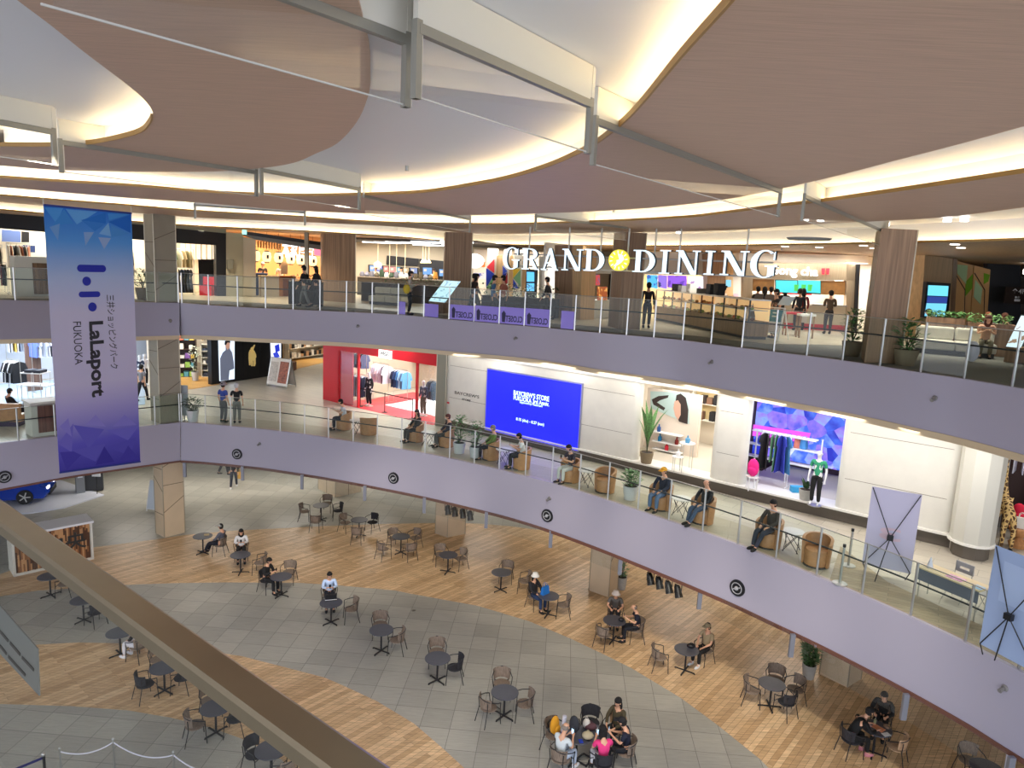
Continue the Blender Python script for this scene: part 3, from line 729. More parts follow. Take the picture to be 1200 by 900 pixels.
# table: (top px, rotation, label of the table, [(seat px, kind, label, key)])
TABLES = [
 ((376.3, 592), .2, 'round slate table on grey tiles closest to the beige twin pier', [((356.7, 599), 'n', 'empty armchair with open back west of the table by the beige twin pier', 0), ((383, 589), 'n', 'armchair behind the table by the beige twin pier, its back to the pier', 0), ((396, 598), 'b', 'dark armchair on the east side of the table by the beige twin pier', 0), ((370, 611), 'n', 'brown backed armchair in front of the table by the beige twin pier', 0)]),
 ((421, 609), .6, 'round slate table straddling tile and timber, second from the twin pier', [((404.5, 612), 'n', 'armchair left of the table that straddles tile and timber', 0), ((436.5, 611.5), 'b', 'dark armchair right of the table that straddles tile and timber', 0), ((418.5, 625), 'n', 'brown armchair in front of the table that straddles tile and timber', 0)]),
 ((470, 628.5), .1, 'round slate table ringed by four empty armchairs on upper timber floor', [((461.5, 630), 'n', 'armchair at the far left of the four round the upper timber table', 0), ((486.5, 630), 'n', 'armchair at the far right of the four round the upper timber table', 0), ((449, 643), 'n', 'armchair pulled out at the near left of the upper four-seat table', 0), ((481, 643.5), 'n', 'armchair at the near right of the upper four-seat table', 0)]),
 ((525.3, 650), .5, 'round slate table in front of the pier with black spotlights', [((516, 649), 'n', 'armchair tucked behind the table in front of the spotlit pier', 0), ((540, 654), 'n', 'armchair right of the table in front of the spotlit pier', 0)]),
 ((587.5, 670.5), .0, 'round slate table alone midway along the upper timber floor', [((594, 669), 'n', 'armchair tucked behind the lone table midway along the timber', 0), ((615, 680.5), 'n', 'armchair standing away right of the lone table midway along the timber', 0)]),
 ((643, 698), .4, 'round slate table with a bright blue tote bag on it', [((629, 700), 'n', 'armchair occupied by the woman with the blue tote bag', 'blue'), ((660.5, 708.5), 'n', 'empty armchair facing the woman with the blue tote bag', 0)]),
 ((720, 727), .3, 'round slate table shared by a hat wearer and a bald man', [((720.5, 716), 'n', 'armchair under the person in the pale bucket hat', 'hat'), ((707.5, 743), 'n', 'empty armchair seen from behind at the bucket hat table', 0), ((746, 737), 'n', 'armchair under the bald man looking at his phone', 'bald')]),
 ((804.7, 761), .2, 'round slate table with a man in khaki behind it', [((772.5, 769), 'n', 'empty armchair left of the khaki man\'s table', 0), ((826, 761), 'n', 'armchair under the man in khaki shirt and cap', 'khaki')]),
 ((904.7, 801), .7, 'round slate table with four armchairs near the potted tree', [((909, 795), 'n', 'armchair behind the table closest to the potted tree', 0), ((881, 808), 'n', 'armchair on the left of the table near the potted tree', 0), ((932, 807), 'n', 'armchair on the right of the table near the potted tree', 0), ((917, 819.5), 'b', 'black backed armchair in front of the table near the potted tree', 0)]),
 ((1027, 853), .2, 'round slate table covered in papers between two people in black', [((1034, 840), 'n', 'armchair under the person in black jacket facing us', 'blk1'), ((997, 866), 'b', 'black armchair under the hunched person in black', 'blk2'), ((1047, 873), 't', 'tan woven armchair empty at the table covered in papers', 0)]),
 ((1157, 900), .2, 'round slate table in the corner under the upper walkway edge', [((1136, 891), 'n', 'armchair left of the corner table under the walkway edge', 0)]),
 ((237.5, 628), .3, 'round slate table by the beige column with a snack on it', [((258, 638), 'n', 'armchair under the dozing man in grey cap', 'doze')]),
 ((281.7, 650), .9, 'round slate table with a woman in white sleeves behind it', [((283, 643), 'n', 'armchair under the woman in white sleeves', 'wsl'), ((305, 659), 'n', 'empty armchair right of the white sleeved woman\'s table', 0)]),
 ((329.4, 675.5), .4, 'round slate table where a person in black holds a phone', [((314, 680), 'b', 'dark armchair under the person in black holding a phone', 'blk3'), ((339, 669.5), 'n', 'armchair behind the black clad phone user\'s table', 0)]),
 ((388, 706), .1, 'round slate table with a black briefcase on the tiles', [((386, 696), 'n', 'armchair under the man in pale blue shirt', 'shirt'), ((411.5, 713), 'n', 'empty armchair right of the briefcase table', 0)]),
 ((447, 738), .3, 'round slate table first of three in a diagonal on grey tiles', [((445.5, 731), 'n', 'armchair behind the first table of the grey tile diagonal', 0), ((465, 749), 'n', 'armchair right of the first table of the grey tile diagonal', 0)]),
 ((513, 771), .0, 'round slate table in the middle of the grey tile diagonal', [((512, 763), 'n', 'armchair behind the middle table of the grey tile diagonal', 0), ((533, 781.5), 'b', 'black armchair right of the middle table of the grey tile diagonal', 0)]),
 ((591.7, 811), .1, 'round slate table with three grey armchairs, last of the tile diagonal', [((588, 800), 'n', 'armchair behind the last table of the grey tile diagonal', 0), ((573.5, 828), 'n', 'armchair at the near left of the last tile diagonal table', 0), ((615, 824), 'n', 'armchair at the right of the last tile diagonal table', 0)]),
 ((676.7, 861), .1, 'round slate table heaped with bags, left one of the joined pair', [((653, 862), 'n', 'armchair holding the orange backpack', 'bp'), ((657, 888), 'n', 'armchair under the man in white tee beside the luggage tables', 'white')]),
 ((697.5, 860), .1, 'round slate table heaped with bags, right one of the joined pair', [((692, 846), 'b', 'empty black armchair behind the luggage covered tables', 0), ((721, 855), 't', 'armchair under the long haired woman by the luggage tables', 'lhw'), ((706, 893), 'b', 'armchair under the woman in pink', 'pink'), ((733, 880), 'n', 'armchair under the man in black cap at the luggage tables', 'capm')]),
 ((58, 675), .2, 'round slate table next to the timber clad counter', [((76, 684), 'n', 'armchair half behind the handrail by the timber clad counter', 0)]),
 ((97, 703), .4, 'round slate table alone on the shaded grey tiles', [((112, 717), 'b', 'armchair beside the lone table on the shaded grey tiles', 0)]),
 ((140, 741), .1, 'round slate table beside the person in white trousers', [((162, 757), 'n', 'armchair under the person in white trousers', 'wtr')]),
 ((192, 782), .3, 'round slate table on the lower timber band', [((176, 799), 'b', 'black armchair in front of the lower timber band table', 0), ((212, 793), 'b', 'black armchair right of the lower timber band table', 0), ((186, 772), 'n', 'armchair peeping out behind the lower timber band table', 0)]),
 ((252.5, 829), .2, 'round slate table where timber band meets tile', [((234, 847), 'n', 'grey backed armchair in front of the table where timber meets tile', 0), ((276, 841), 'b', 'armchair right of the table where timber meets tile', 0), ((246, 820), 'n', 'armchair behind the table where timber meets tile', 0)]),
 ((318, 878), .2, 'round slate table beneath the lowest stretch of handrail', [((300, 883), 'b', 'round backed armchair left of the lowest table by the handrail', 0), ((333, 900), 'n', 'armchair in front of the lowest table by the handrail', 0)]),
]
for top, rot, lab, chs in TABLES:
    tp = at(*top, .728); tp.z = 0.004
    put(TB0, 't', tp, rot, lab, TG)
    for (cx_, cy_), kind, cl, key in chs:
        c = at(cx_, cy_, .45); c.z = .004; d = c - tp; d.z = 0
        mn = .50 if not key else .66
        if d.length < mn: c = tp + d.normalized() * mn
        rz = rzto(c, tp) + random.uniform(-.12, .12)
        if key in ('doze',): rz += .2
        put(CH0, 'c', c, rz, cl, CG, SW[kind])
        SEATS[key] = (c, tp - c, tp)
def sit(key, label, pose, *a, push=.03, **k):
    c, d, tp = SEATS[key]; d = d.normalized()
    return person(label, c + d * push, d, pose, *a, **k)
p = sit('blue', 'woman in dark jacket and white brimmed hat, blue tote before her', 'sit_lap', 'long_top', (30, 30, 36), legc=(40, 60, 96), head='bucket_hat', headc=(225, 222, 215), under='long_hair')
b = MB().prism([(-.17, -.06), (.17, -.06), (.17, .06), (-.17, .06)], 0, .26); 
def tote(name, label, loc, rz, mat, w=.34, d=.14, h=.28, strap=.14):
    m = MB(); m.add([(-w / 2, -d / 2, 0), (w / 2, -d / 2, 0), (w / 2, d / 2, 0), (-w / 2, d / 2, 0), (-w * .42, -d * .3, h), (w * .42, -d * .3, h), (w * .42, d * .3, h), (-w * .42, d * .3, h)], [(3, 2, 1, 0), (4, 5, 6, 7), (0, 1, 5, 4), (1, 2, 6, 5), (2, 3, 7, 6), (3, 0, 4, 7)])
    t = thing(name, label, 'bag', loc, rz); m.build('bag_body', mat, t)
    h_ = MB()
    for s in (-1, 1): h_.tube([(-w * .22, s * d * .3, h - .02), (-w * .18, s * d * .3, h + strap * .7), (0, s * d * .3, h + strap), (w * .18, s * d * .3, h + strap * .7), (w * .22, s * d * .3, h - .02)], .008, 6)
    h_.build('handle', mat, t, True); return t
q = SEATS['blue'][2]; c_ = SEATS['blue'][0]
tote('tote_bag', 'bright blue tote bag standing on a round table', q + (c_ - q).normalized() * .18 + Vector((0, 0, .724)), rzto(q, c_), fab(25, 110, 190))
p = sit('hat', 'person in pale bucket hat and grey top leaning on the table', 'sit_table', 'short_top', (92, 88, 84), legc=(40, 40, 45), head='bucket_hat', headc=(205, 190, 178))
p = sit('bald', 'bald man in navy shirt holding a phone up', 'sit_phone', 'short_top', (22, 26, 44), legc=(26, 28, 38), head='thin_hair', headc=(120, 110, 100)); phone(p, 'sit_phone', 'dark phone raised by the bald man')
q = SEATS['hat'][2]
def pouch(name, label, loc, s, mat, cat='bag'):
    m = MB().ell((0, 0, s[2] * .9), s, 12, 8, -.9, 1); m.tube([(-s[0] * .6, 0, s[2] * 1.5), (0, .02, s[2] * 2.4), (s[0] * .6, 0, s[2] * 1.5)], .007, 6)
    o = m.build(name, mat, None, True); o.location = loc; return tag(o, label, cat)
pouch('shoulder_bag', 'small black bag on the bucket hat wearer\'s table', q + Vector((.22, -.05, .728)), (.11, .08, .07), BLACK)
p = sit('khaki', 'man in khaki shirt and camouflage cap with crossbody bag', 'sit_lap', 'short_top', (170, 150, 116), legc=(24, 24, 26), head='cap', headc=(150, 135, 105), shoec=(220, 220, 220))
q = SEATS['khaki'][2]; pouch('crossbody_bag', 'black crossbody bag lying on the khaki man\'s table edge', q + (SEATS['khaki'][0] - q).normalized() * .2 + Vector((0, 0, .728)), (.14, .10, .07), BLACK)
p = sit('blk1', 'person in black jacket over white shirt facing us at papers', 'sit_table', 'coat', (20, 20, 22), legc=(18, 18, 20))
p = sit('blk2', 'person hunched in black hoodie and black cap writing', 'sit_table_hunch', 'coat', (14, 14, 16), legc=(14, 14, 16), head='cap', headc=(14, 14, 15), shoec=(200, 130, 140))
q = SEATS['blk1'][2]
def flat(name, label, cat, loc, w, d, rz, mat, h=.006):
    o = MB().box(-w / 2, -d / 2, 0, w / 2, d / 2, h).build(name, mat); o.location = loc; o.rotation_euler = (0, 0, rz); return tag(o, label, cat)
flat('folder', 'orange folder on the table between two people in black', 'folder', q + Vector((.04, -.02, .728)), .2, .28, .6, fab(225, 150, 110), .012)
flat('paper_sheet', 'white paper sheet at the edge of the papers table', 'paper', q + Vector((.12, -.26, .728)), .2, .14, .3, WHITE)
flat('notebook', 'pale pink notebook near the hunched person\'s hands', 'notebook', q + Vector((-.2, .12, .728)), .18, .24, .4, fab(220, 190, 190), .012)
def cup(label, loc, mat, h=.13, r=.035):
    m = MB().lathe([(r * .75, 0), (r, h), (r * 1.05, h), (r * 1.05, h + .01), (.001, h + .015)], (0, 0, 0), 12)
    m.mat(1).cyl((0, 0, h), (.01, 0, h + .07), .004, None, 6); o = m.build('drink_cup', [mat, WHITE]); o.location = loc; return tag(o, label, 'cup')
cup('tall iced drink on the table of the people in black', q + Vector((.02, .14, .728)), fab(150, 150, 110))
pouch('pouch', 'brown pouch on the right side of the papers table', q + Vector((.27, .02, .728)), (.07, .1, .04), fab(130, 105, 85))
p = sit('doze', 'man in grey cap and jacket slumped in his chair', 'sit_lap_cross', 'long_top', (96, 98, 112), legc=(28, 32, 44), head='cap', headc=(170, 168, 160))
q = SEATS['doze'][2]; flat('snack_tray', 'small snack packet on the table by the column', 'snack', q + Vector((.12, .1, .728)), .2, .14, .4, fab(190, 170, 130), .03)
p = sit('wsl', 'woman with long dark hair, white sleeves and black vest', 'sit_phone', 'long_top', (228, 226, 224), legc=(26, 26, 28), head='long_hair'); phone(p, 'sit_phone', 'phone of the woman in white sleeves')
p = sit('blk3', 'person in black long sleeves holding a phone over the table', 'sit_phone', 'long_top', (22, 22, 24), legc=(24, 24, 26)); phone(p, 'sit_phone', 'phone of the black clad person at the tile edge')
p = sit('shirt', 'man in pale blue shirt and dark tie looking at phone', 'sit_phone', 'long_top', (190, 210, 240), legc=(28, 30, 40)); phone(p, 'sit_phone', 'phone of the man in pale blue shirt')
q = SEATS['shirt'][2]; c_ = SEATS['shirt'][0]; t = thing('briefcase', 'black briefcase with white stripe on a round table', 'bag', q + (c_ - q).normalized() * .16 + Vector((0, 0, .728)), rzto(q, c_))
MB().box(-.19, -.06, 0, .19, .06, .2).build('case_body', BLACK, t); MB().box(-.192, -.062, .03, .192, .062, .05).build('stripe', WHITE, t); MB().tube([(-.07, 0, .2), (-.06, 0, .25), (.06, 0, .25), (.07, 0, .2)], .009, 6).build('handle', BLACK, t, True)
p = sit('white', 'grey haired man in white tee seen from behind with blue phone', 'sit_phone', 'short_top', (214, 222, 224), legc=(190, 205, 225), head='thin_hair', headc=(140, 130, 120), shoec=(225, 225, 225)); phone(p, 'sit_phone', 'blue phone held by the man in white tee')
p = sit('pink', 'woman in bright pink top and white trousers holding a phone', 'sit_phone', 'short_top', (232, 60, 130), legc=(225, 225, 232), head='long_hair'); phone(p, 'sit_phone', 'glowing phone held by the woman in pink')
p = sit('capm', 'man in navy polo and black cap with phone', 'sit_phone', 'short_top', (24, 28, 50), legc=(24, 26, 34), head='cap', headc=(22, 22, 26)); phone(p, 'sit_phone', 'phone of the man in black cap')
p = sit('lhw', 'woman with long dark hair and olive cardigan over pale blouse', 'sit_lap', 'coat', (70, 62, 42), legc=(24, 24, 28), head='long_hair')
p = sit('wtr', 'person in black top and white trousers half hidden by handrail', 'sit_lap', 'long_top', (28, 28, 32), legc=(225, 222, 228), shoec=(230, 230, 235))
def backpack(label, loc, rz, mat, tilt=.15, s=1.0):
    t = thing('backpack', label, 'backpack', loc, rz); t.scale = (s,) * 3
    MB().ell((0, 0, .24), (.16, .10, .25), 14, 10, -.95, 1).build('bag_body', mat, t, True)
    MB().ell((0, .09, .16), (.12, .05, .11), 12, 8).build('pocket', mat, t, True)
    m = MB()
    for q_ in (-.08, .08): m.tube([(q_, -.09, .40), (q_ * 1.1, -.15, .28), (q_, -.10, .06)], .014, 6)
    m.build('strap', BLACK, t, True); return t
q, d, _ = SEATS['bp']; backpack('orange backpack sitting in an armchair', q + Vector((0, 0, .455)), rzto(q, q + d), fab(235, 165, 40))
t = thing('tote_roll', 'white rolled mat with blue base beside the orange backpack', 'rolled mat', q + Vector((.22, -.02, .455))); MB().cyl((0, 0, .1), (.02, 0, .52), .055, None, 14).build('roll', fab(215, 215, 228), t, True); MB().cyl((0, 0, 0), (0, 0, .1), .058, None, 14).build('end_cap', fab(40, 60, 160), t, True)
t1, t2 = at(676.7, 861, .728), at(697.5, 860, .728)
backpack('dark grey backpack lying on the luggage table', t1 + Vector((-.08, .1, .0)), 2.4, fab(52, 54, 60), s=.9)
pouch('beige_bag', 'beige drawstring bag on the luggage tables', t1 + Vector((.24, -.12, 0)), (.15, .12, .09), fab(190, 180, 150))
pouch('floral_bag', 'black and pink floral bag on the luggage tables', t2 + Vector((-.1, .17, 0)), (.16, .11, .09), fab(90, 60, 66))
pouch('white_cap_bag', 'white crumpled hat on top of the luggage tables', t2 + Vector((-.2, .22, .0)), (.1, .1, .13), fab(215, 212, 205), 'hat')
for k_, (dx, dy) in enumerate(((.12, -.1), (.2, .1), (.05, .02))): cup(('white cup nearest us on the luggage tables', 'white cup at the far side of the luggage tables', 'white cup amid the bags on the luggage tables')[k_], t2 + Vector((dx, dy, 0)), WHITE, .09, .032)
flat('water_bottle_label', 'flat blue pouch on the dark grey backpack side of the table', 'pouch', t1 + Vector((.06, -.26, 0)), .09, .12, .2, fab(30, 60, 170), .03)

# walkers at the back of the court
p = at(274, 572, 0); person('person in black walking under the gallery with a yellow bag', p, (-.2, 1, 0), 'walk', 'long_top', (24, 24, 28), legc=(40, 44, 60), shoec=(235, 235, 235))
tote('shopping_bag', 'yellow shopping bag carried under the gallery', at(281, 568, 0) + Vector((0, 0, .35)), .3, fab(215, 165, 70), .34, .16, .36, .1)
p = at(262, 556, 0); person('person in dark clothes far back under the gallery', p, (1, .3, 0), 'walk', 'long_top', (30, 30, 36), legc=(30, 30, 34))

# ---- plants
def plant(label, loc, h=1.0, pot='cement', potr=.24, poth=.42, kind='bush', seed=1, n=90, spread=.42, group=None, mat=None):
    rnd = random.Random(seed); t = thing('potted_plant', label, 'plant', loc, 0, group); pm = POTC if pot == 'cement' else (POTB if pot == 'basket' else M('pot_white', lin(205, 205, 205), .6))
    MB().lathe([(potr * .75, 0), (potr * .98, poth * .8), (potr, poth), (potr * .9, poth), (potr * .88, poth * .92), (.001, poth * .92)], (0, 0, 0), 20).build('pot', pm, t, True)
    st = MB(); lf = MB()
    if kind == 'bush':
        for k in range(7):
            a = rnd.uniform(0, 2 * PI); q = Vector((math.cos(a) * spread * .5, math.sin(a) * spread * .5, h * rnd.uniform(.6, .95))); st.tube([(0, 0, poth * .9), q * .5 + Vector((0, 0, poth * .45)), q + Vector((0, 0, 0))], .009, 5)
        for k in range(n):
            a = rnd.uniform(0, 2 * PI); z = rnd.uniform(poth + .02, h); r = spread * math.sqrt(max(0.05, 1 - ((z - (poth + h) / 2) / ((h - poth) / 2)) ** 2 * .7)) * rnd.uniform(.3, 1)
            c = Vector((math.cos(a) * r, math.sin(a) * r, z)); s = rnd.uniform(.07, .12); d = Vector((math.cos(a), math.sin(a), rnd.uniform(-.3, .8))).normalized(); w = d.cross(Vector((0, 0, 1))).normalized() * s * .42; u = d * s
            lf.add([c - u, c + w, c + u, c - w, c + w.cross(u).normalized() * .012], [(0, 1, 4), (1, 2, 4), (2, 3, 4), (3, 0, 4)])
    else:                                   # long arching leaves
        for k in range(n):
            a = 2 * PI * k / n + rnd.uniform(-.3, .3); L = h * rnd.uniform(.6, 1.0); o = rnd.uniform(.1, .5); d = Vector((math.cos(a), math.sin(a), 0)); side = Vector((-d.y, d.x, 0))
            P = [Vector((0, 0, poth * .9)) + d * (o * L * .7 * f * f) + Vector((0, 0, (L - poth) * (f - .25 * o * f * f))) for f in (0, .3, .55, .8, 1)]
            st.tube(P[:3], .01, 5); wd = [.0, .05, .09, .065, .0]
            lf.strip([P[i] + side * wd[i] for i in range(1, 5)], [P[i] - side * wd[i] for i in range(1, 5)])
    MB().lathe([(.001, 0), (potr * .87, 0), (potr * .87, .01), (.001, .012)], (0, 0, poth * .92), 14).build('soil', SOIL, t)
    st.build('stem', M('stem', (.06, .07, .03), .7), t, True); lf.build('foliage', mat or LEAF, t, True); return t
plant('small tree in a grey pot against the pier near the four-seat table', at(947, 794, 0), 1.4, seed=3, n=420, spread=.30, poth=.46, potr=.21)
plant('small leafy plant in grey pot behind the spotlit court pier', at(728, 690, 0), 1.5, seed=4, n=80, spread=.25, poth=.5, potr=.2)

# ---- spotlight clusters below the lower gallery edge
def spotlight(label, px, py, grp):
    p = at(px, py, 2.9); t = thing('stage_spotlight', label, 'spotlight', p, .5, grp)
    MB().tube([(0, 0, .5), (0, 0, .3)], .02, 8).tube([(-.13, 0, 0), (-.13, 0, .26), (.13, 0, .26), (.13, 0, 0)], .014, 6).build('bracket', BLACK, t)
    d = Vector((-.1, -.5, -.85)).normalized(); MB().cyl(-d * .15, d * .17, .09, .12, 16).cyl(-d * .2, -d * .15, .06, .09, 16).build('lamp_body', M('spot_black', (.012, .012, .012), .35), t, True)
    MB().cyl(d * .171, d * .176, .1, None, 16).build('lens', M('lens', (.1, .1, .12), .1), t); return t
for k_, (x, y) in enumerate(((525, 598), (533, 600), (542.5, 602), (551, 604.5))):
    spotlight('black spotlight, %s of the four over the middle pier' % ('leftmost', 'second from left', 'third from left', 'rightmost')[k_], x, y, 'spotlights over the middle pier')
for k_, (x, y) in enumerate(((762, 679), (772.5, 683.5), (783.5, 688.5), (794.5, 693.5))):
    spotlight('black spotlight, %s of the four hanging right of the bucket hat table' % ('leftmost', 'second from left', 'third from left', 'rightmost')[k_], x, y, 'spotlights right of the pier')
# ---- smoke curtain posts and glass below the lower gallery
posts = [(215, 548), (283, 552), (353, 562), (427, 575), (497, 589), (570, 606), (646, 628), (728, 658), (822, 697), (931, 751), (1065, 822), (1190, 897)]
PP = [at(x, y - 4, 3.3) for x, y in posts]
CPOST = M('curtain_post', lin(140, 142, 152), .4, .5)
for k_, q in enumerate(PP):
    solo('curtain_post', MB().box(q.x - .06, q.y - .04 + .1, 2.72, q.x + .06, q.y + .04 + .1, 3.33), CPOST, 'grey post of the glass smoke curtain hanging below the lower gallery edge', 'post', 'smoke curtain posts below the lower gallery')
for a, b in zip(PP[:-1], PP[1:]):
    d = (b - a).normalized() * .1
    solo('smoke_curtain', MB().beam(Vector((a.x, a.y + .1, 3.06)) + d, Vector((b.x, b.y + .1, 3.06)) - d, .012, .6), CGLASS, 'clear glass pane of the smoke curtain below the lower gallery edge', 'glass pane', 'smoke curtain panes below the lower gallery')

# ---- timber clad counter, lower left of the court
A1, A2 = at(10, 678, 0), at(111, 654, 0)
t = thing('counter', 'white framed counter with striped timber infill on the court floor', 'counter', A1)
pl = Plane(at(16, 676, 0), at(110, 655, 0))
m = MB(); pl.box(m, 0, pl.L, 0, 1.5, -.9, -.06); wb(m, 'body', CREAM, t)
m = MB(); pl.box(m, -.08, pl.L + .05, 1.5, 1.58, -1.0, .06); wb(m, 'top', WHITE, t)
m = MB(); pl.box(m, 0, .08, 0, 1.5, -.06, .03); pl.box(m, pl.L - .08, pl.L, 0, 1.5, -.06, .03); pl.box(m, 0, pl.L, 0, .1, -.06, .03); wb(m, 'frame', CREAM, t)
m = MB(); rnd = random.Random(2); u = .1
while u < pl.L - .12:
    w = .055; zz = .1
    while zz < 1.45:
        h = rnd.uniform(.2, .5); m.mat(rnd.randrange(3)); pl.box(m, u, min(u + w, pl.L - .09), zz, min(zz + h, 1.5), -.06, rnd.uniform(-.03, .015)); zz += h
    u += w
wb(m, 'timber_infill', [M('infill_dark', lin(90, 56, 34), .6), M('infill_mid', lin(150, 100, 58), .6), M('infill_light', lin(200, 150, 100), .6)], t)
m = text('\u4e2d\u592e', pl.p(pl.L - .95, .85, .03), pl.u, (0, 0, 1), .72, M('sign_ink', (.03, .028, .025), .5), ext=.01, bold=.01); att(m, t)

# ---- blue car and the show stand, far left
CARB = M('car_blue', lin(18, 60, 170), .18, .3)
cp = at(30, 593, 0); cd = (at(68, 590, 0) - at(-40, 597, 0)).normalized()
carrz = math.atan2(cd.y, cd.x)
t = thing('car', 'metallic blue saloon car on a white show stand', 'car', at(10, 588, 0) + Vector((-.6, 0, .06)), carrz)
prof = [(-2.3, .35), (-2.35, .8), (-2.0, .98), (-1.5, 1.02), (-.9, 1.42), (.1, 1.45), (.95, 1.05), (1.9, .92), (2.25, .72), (2.35, .45), (2.2, .22), (-2.2, .22)]
m = MB()
def sect(y, k): return [(x * (1 - .03 * (k == 0)), y, z if z < 1.0 else 1.0 + (z - 1.0) * (1 if abs(y) < .72 else .0)) for x, z in prof]
ys = (-.9, -.72, .72, .9); S_ = [sect(y, 0 if abs(y) > .8 else 1) for y in ys]; n_ = len(prof)
m.add([p_ for s_ in S_ for p_ in s_], [(i * n_ + j, i * n_ + (j + 1) % n_, (i + 1) * n_ + (j + 1) % n_, (i + 1) * n_ + j) for i in range(3) for j in range(n_)] + [tuple(range(n_)), tuple(range(3 * n_, 4 * n_))])
m.build('body', CARB, t)
m = MB(); m.slab([(-1.3, -.735, 1.06), (-.85, -.735, 1.36), (.05, -.735, 1.38), (.7, -.735, 1.06)], (0, .01, 0)); m.slab([(-1.3, .735, 1.06), (-.85, .735, 1.36), (.05, .735, 1.38), (.7, .735, 1.06)], (0, -.01, 0)); m.slab([(.98, -.68, 1.06), (.98, .68, 1.06), (.16, .6, 1.44), (.16, -.6, 1.44)], (.01, 0, .01)); m.build('window_glass', M('car_glass', (.02, .025, .03), .08), t)
for sx in (-1.4, 1.4):
    for sy in (-.86, .86):
        w_ = MB(); w_.cyl((sx, sy - .1, .33), (sx, sy + .1, .33), .34, None, 24); w_ = w_.build('wheel', M('tyre', (.012, .012, .012), .7), t, True)
        r_ = MB(); s_ = 1 if sy > 0 else -1
        for k_ in range(5):
            a = k_ * 2 * PI / 5; r_.beam((sx, sy + s_ * .105, .33), (sx + .24 * math.cos(a), sy + s_ * .105, .33 + .24 * math.sin(a)), .05, .02, up=(0, 1, 0))
        r_.build('rim', STEEL, w_)
MB().box(2.15, -.75, .62, 2.33, -.4, .72).box(2.15, .4, .62, 2.33, .75, .72).build('headlamp', M('headlamp', (.9, .9, 1), emit=1.5), t)
MB().box(2.2, -.6, .3, 2.37, .6, .5).build('grille', BLACK, t); MB().box(-.6, -.98, 1.0, -.4 + .75, -.9, 1.1).build('wing_mirror', CARB, t)
P = [at(x, y, 0) for x, y in ((-120, 612), (38, 602), (75, 596), (122, 581), (60, 560), (-120, 560))]
solo('show_platform', MB().prism([(p.x, p.y) for p in P], .004, .06), M('platform_white', lin(228, 232, 245), .25), 'glossy white show platform under the blue car', 'platform')
for (x0, x1, yb, h, mat, lb) in ((90, 100, 580, 1.9, M('stand_grey', lin(120, 124, 130), .5), 'grey and timber information pillar beside the show car'), (100, 121, 577, 2.1, M('stand_dark', lin(58, 60, 64), .6), 'dark grey display wall at the back of the car stand')):
    a, b = at(x0, yb, 0), at(x1, yb - 1.5, 0); pl = Plane(a, b); tt = thing('display_stand', lb, 'display stand', a); m = MB(); pl.box(m, 0, pl.L, .06, h, -.3, 0); wb(m, 'panel', mat, tt)
    m = MB(); pl.box(m, .08, pl.L - .08, h * .45, h * .85, 0, .02); wb(m, 'poster', M('poster_pale', lin(205, 215, 225), .4), tt)
a = at(114, 580, 0); tt = thing('leaflet_stand', 'black leaflet stand on a round foot beside the car display', 'stand', a); MB().cyl((0, 0, 0), (0, 0, .03), .22, None, 20).build('foot', BLACK, tt); MB().cyl((0, 0, 0), (0, 0, 1.5), .02, None, 8).build('pole', BLACK, tt); MB().box(-.2, -.03, .95, .2, .03, 1.5).build('leaflets', WHITE, tt)
def aboard(label, a, b, h, mats, z, lean=.35, feet=True):
    """A-frame poster stand; a, b: feet of the front face"""
    pl = Plane(a, b); tt = thing('poster_stand', label, 'sign stand', (Vector(a) + Vector(b)) / 2)
    for s in (1, -1):
        m = MB(); o = 0 if s > 0 else -lean * 2
        q = [pl.p(0, z + .12, o), pl.p(pl.L, z + .12, o), pl.p(pl.L, z + h, -lean), pl.p(0, z + h, -lean)]; m.slab(q, pl.n * .02 * s); wb(m, 'board', mats[0], tt)
        f = MB(); [f.beam(q[i], q[(i + 1) % 4], .035, .04) for i in range(4)]; [f.beam(q[i] + Vector((0, 0, 0)), q[i] - Vector((0, 0, .12)), .035, .035) for i in (0, 1)]; wb(f, 'frame', mats[1], tt)
    return tt, pl
aboard('white ladder-like sign stand behind the beige court column', at(172, 599, 0), at(183, 600, 0), 1.4, [M('poster_pale', (.6, .6, .6)), WHITE], 0)
# rope barriers bottom left
def stanchion(label, px, py, mat, h=.95, r=.02, foot=.16):
    p = at(px, py, h); tt = thing('stanchion', label, 'barrier post', (p.x, p.y, 0)); MB().cyl((0, 0, 0), (0, 0, h), r, None, 10).build('post', mat, tt, True); MB().cyl((0, 0, 0), (0, 0, .03), foot, None, 18).build('foot', mat, tt); MB().ell((0, 0, h), (r * 1.7,) * 3, 10, 6).build('knob', STEEL, tt, True); return Vector((p.x, p.y, h - .08))
r1 = stanchion('slim chrome rope post left of the pair on grey tiles', 70, 877, STEEL); r2 = stanchion('slim chrome rope post in the middle of the rope line', 132.5, 866, STEEL); r3 = stanchion('slim brass tipped rope post right end of the rope line', 203, 881, STEEL)
r0 = stanchion('dark belt barrier post in the bottom corner of the court', 51, 884, BLACK, .95, .03); rr = stanchion('dark belt barrier post partly beyond the picture corner', -25, 915, BLACK, .95, .03)
r4 = r3 + (r3 - r2) * .9 + Vector((0, -.1, 0)); tt = thing('stanchion', 'slim chrome rope post under the handrail', 'barrier post', (r4.x, r4.y, 0)); MB().cyl((0, 0, 0), (0, 0, .95), .02, None, 10).build('post', STEEL, tt, True); MB().cyl((0, 0, 0), (0, 0, .03), .16, None, 18).build('foot', STEEL, tt)
def rope(a, b, sag, mat, label, r=.014, nm='rope'):
    P = [a.lerp(b, i / 12) - Vector((0, 0, sag * 4 * (i / 12) * (1 - i / 12))) for i in range(13)]
    return solo(nm, MB().tube(P, r, 6), mat, label, nm, smooth=True)
RW = M('rope_white', lin(222, 222, 235), .7)
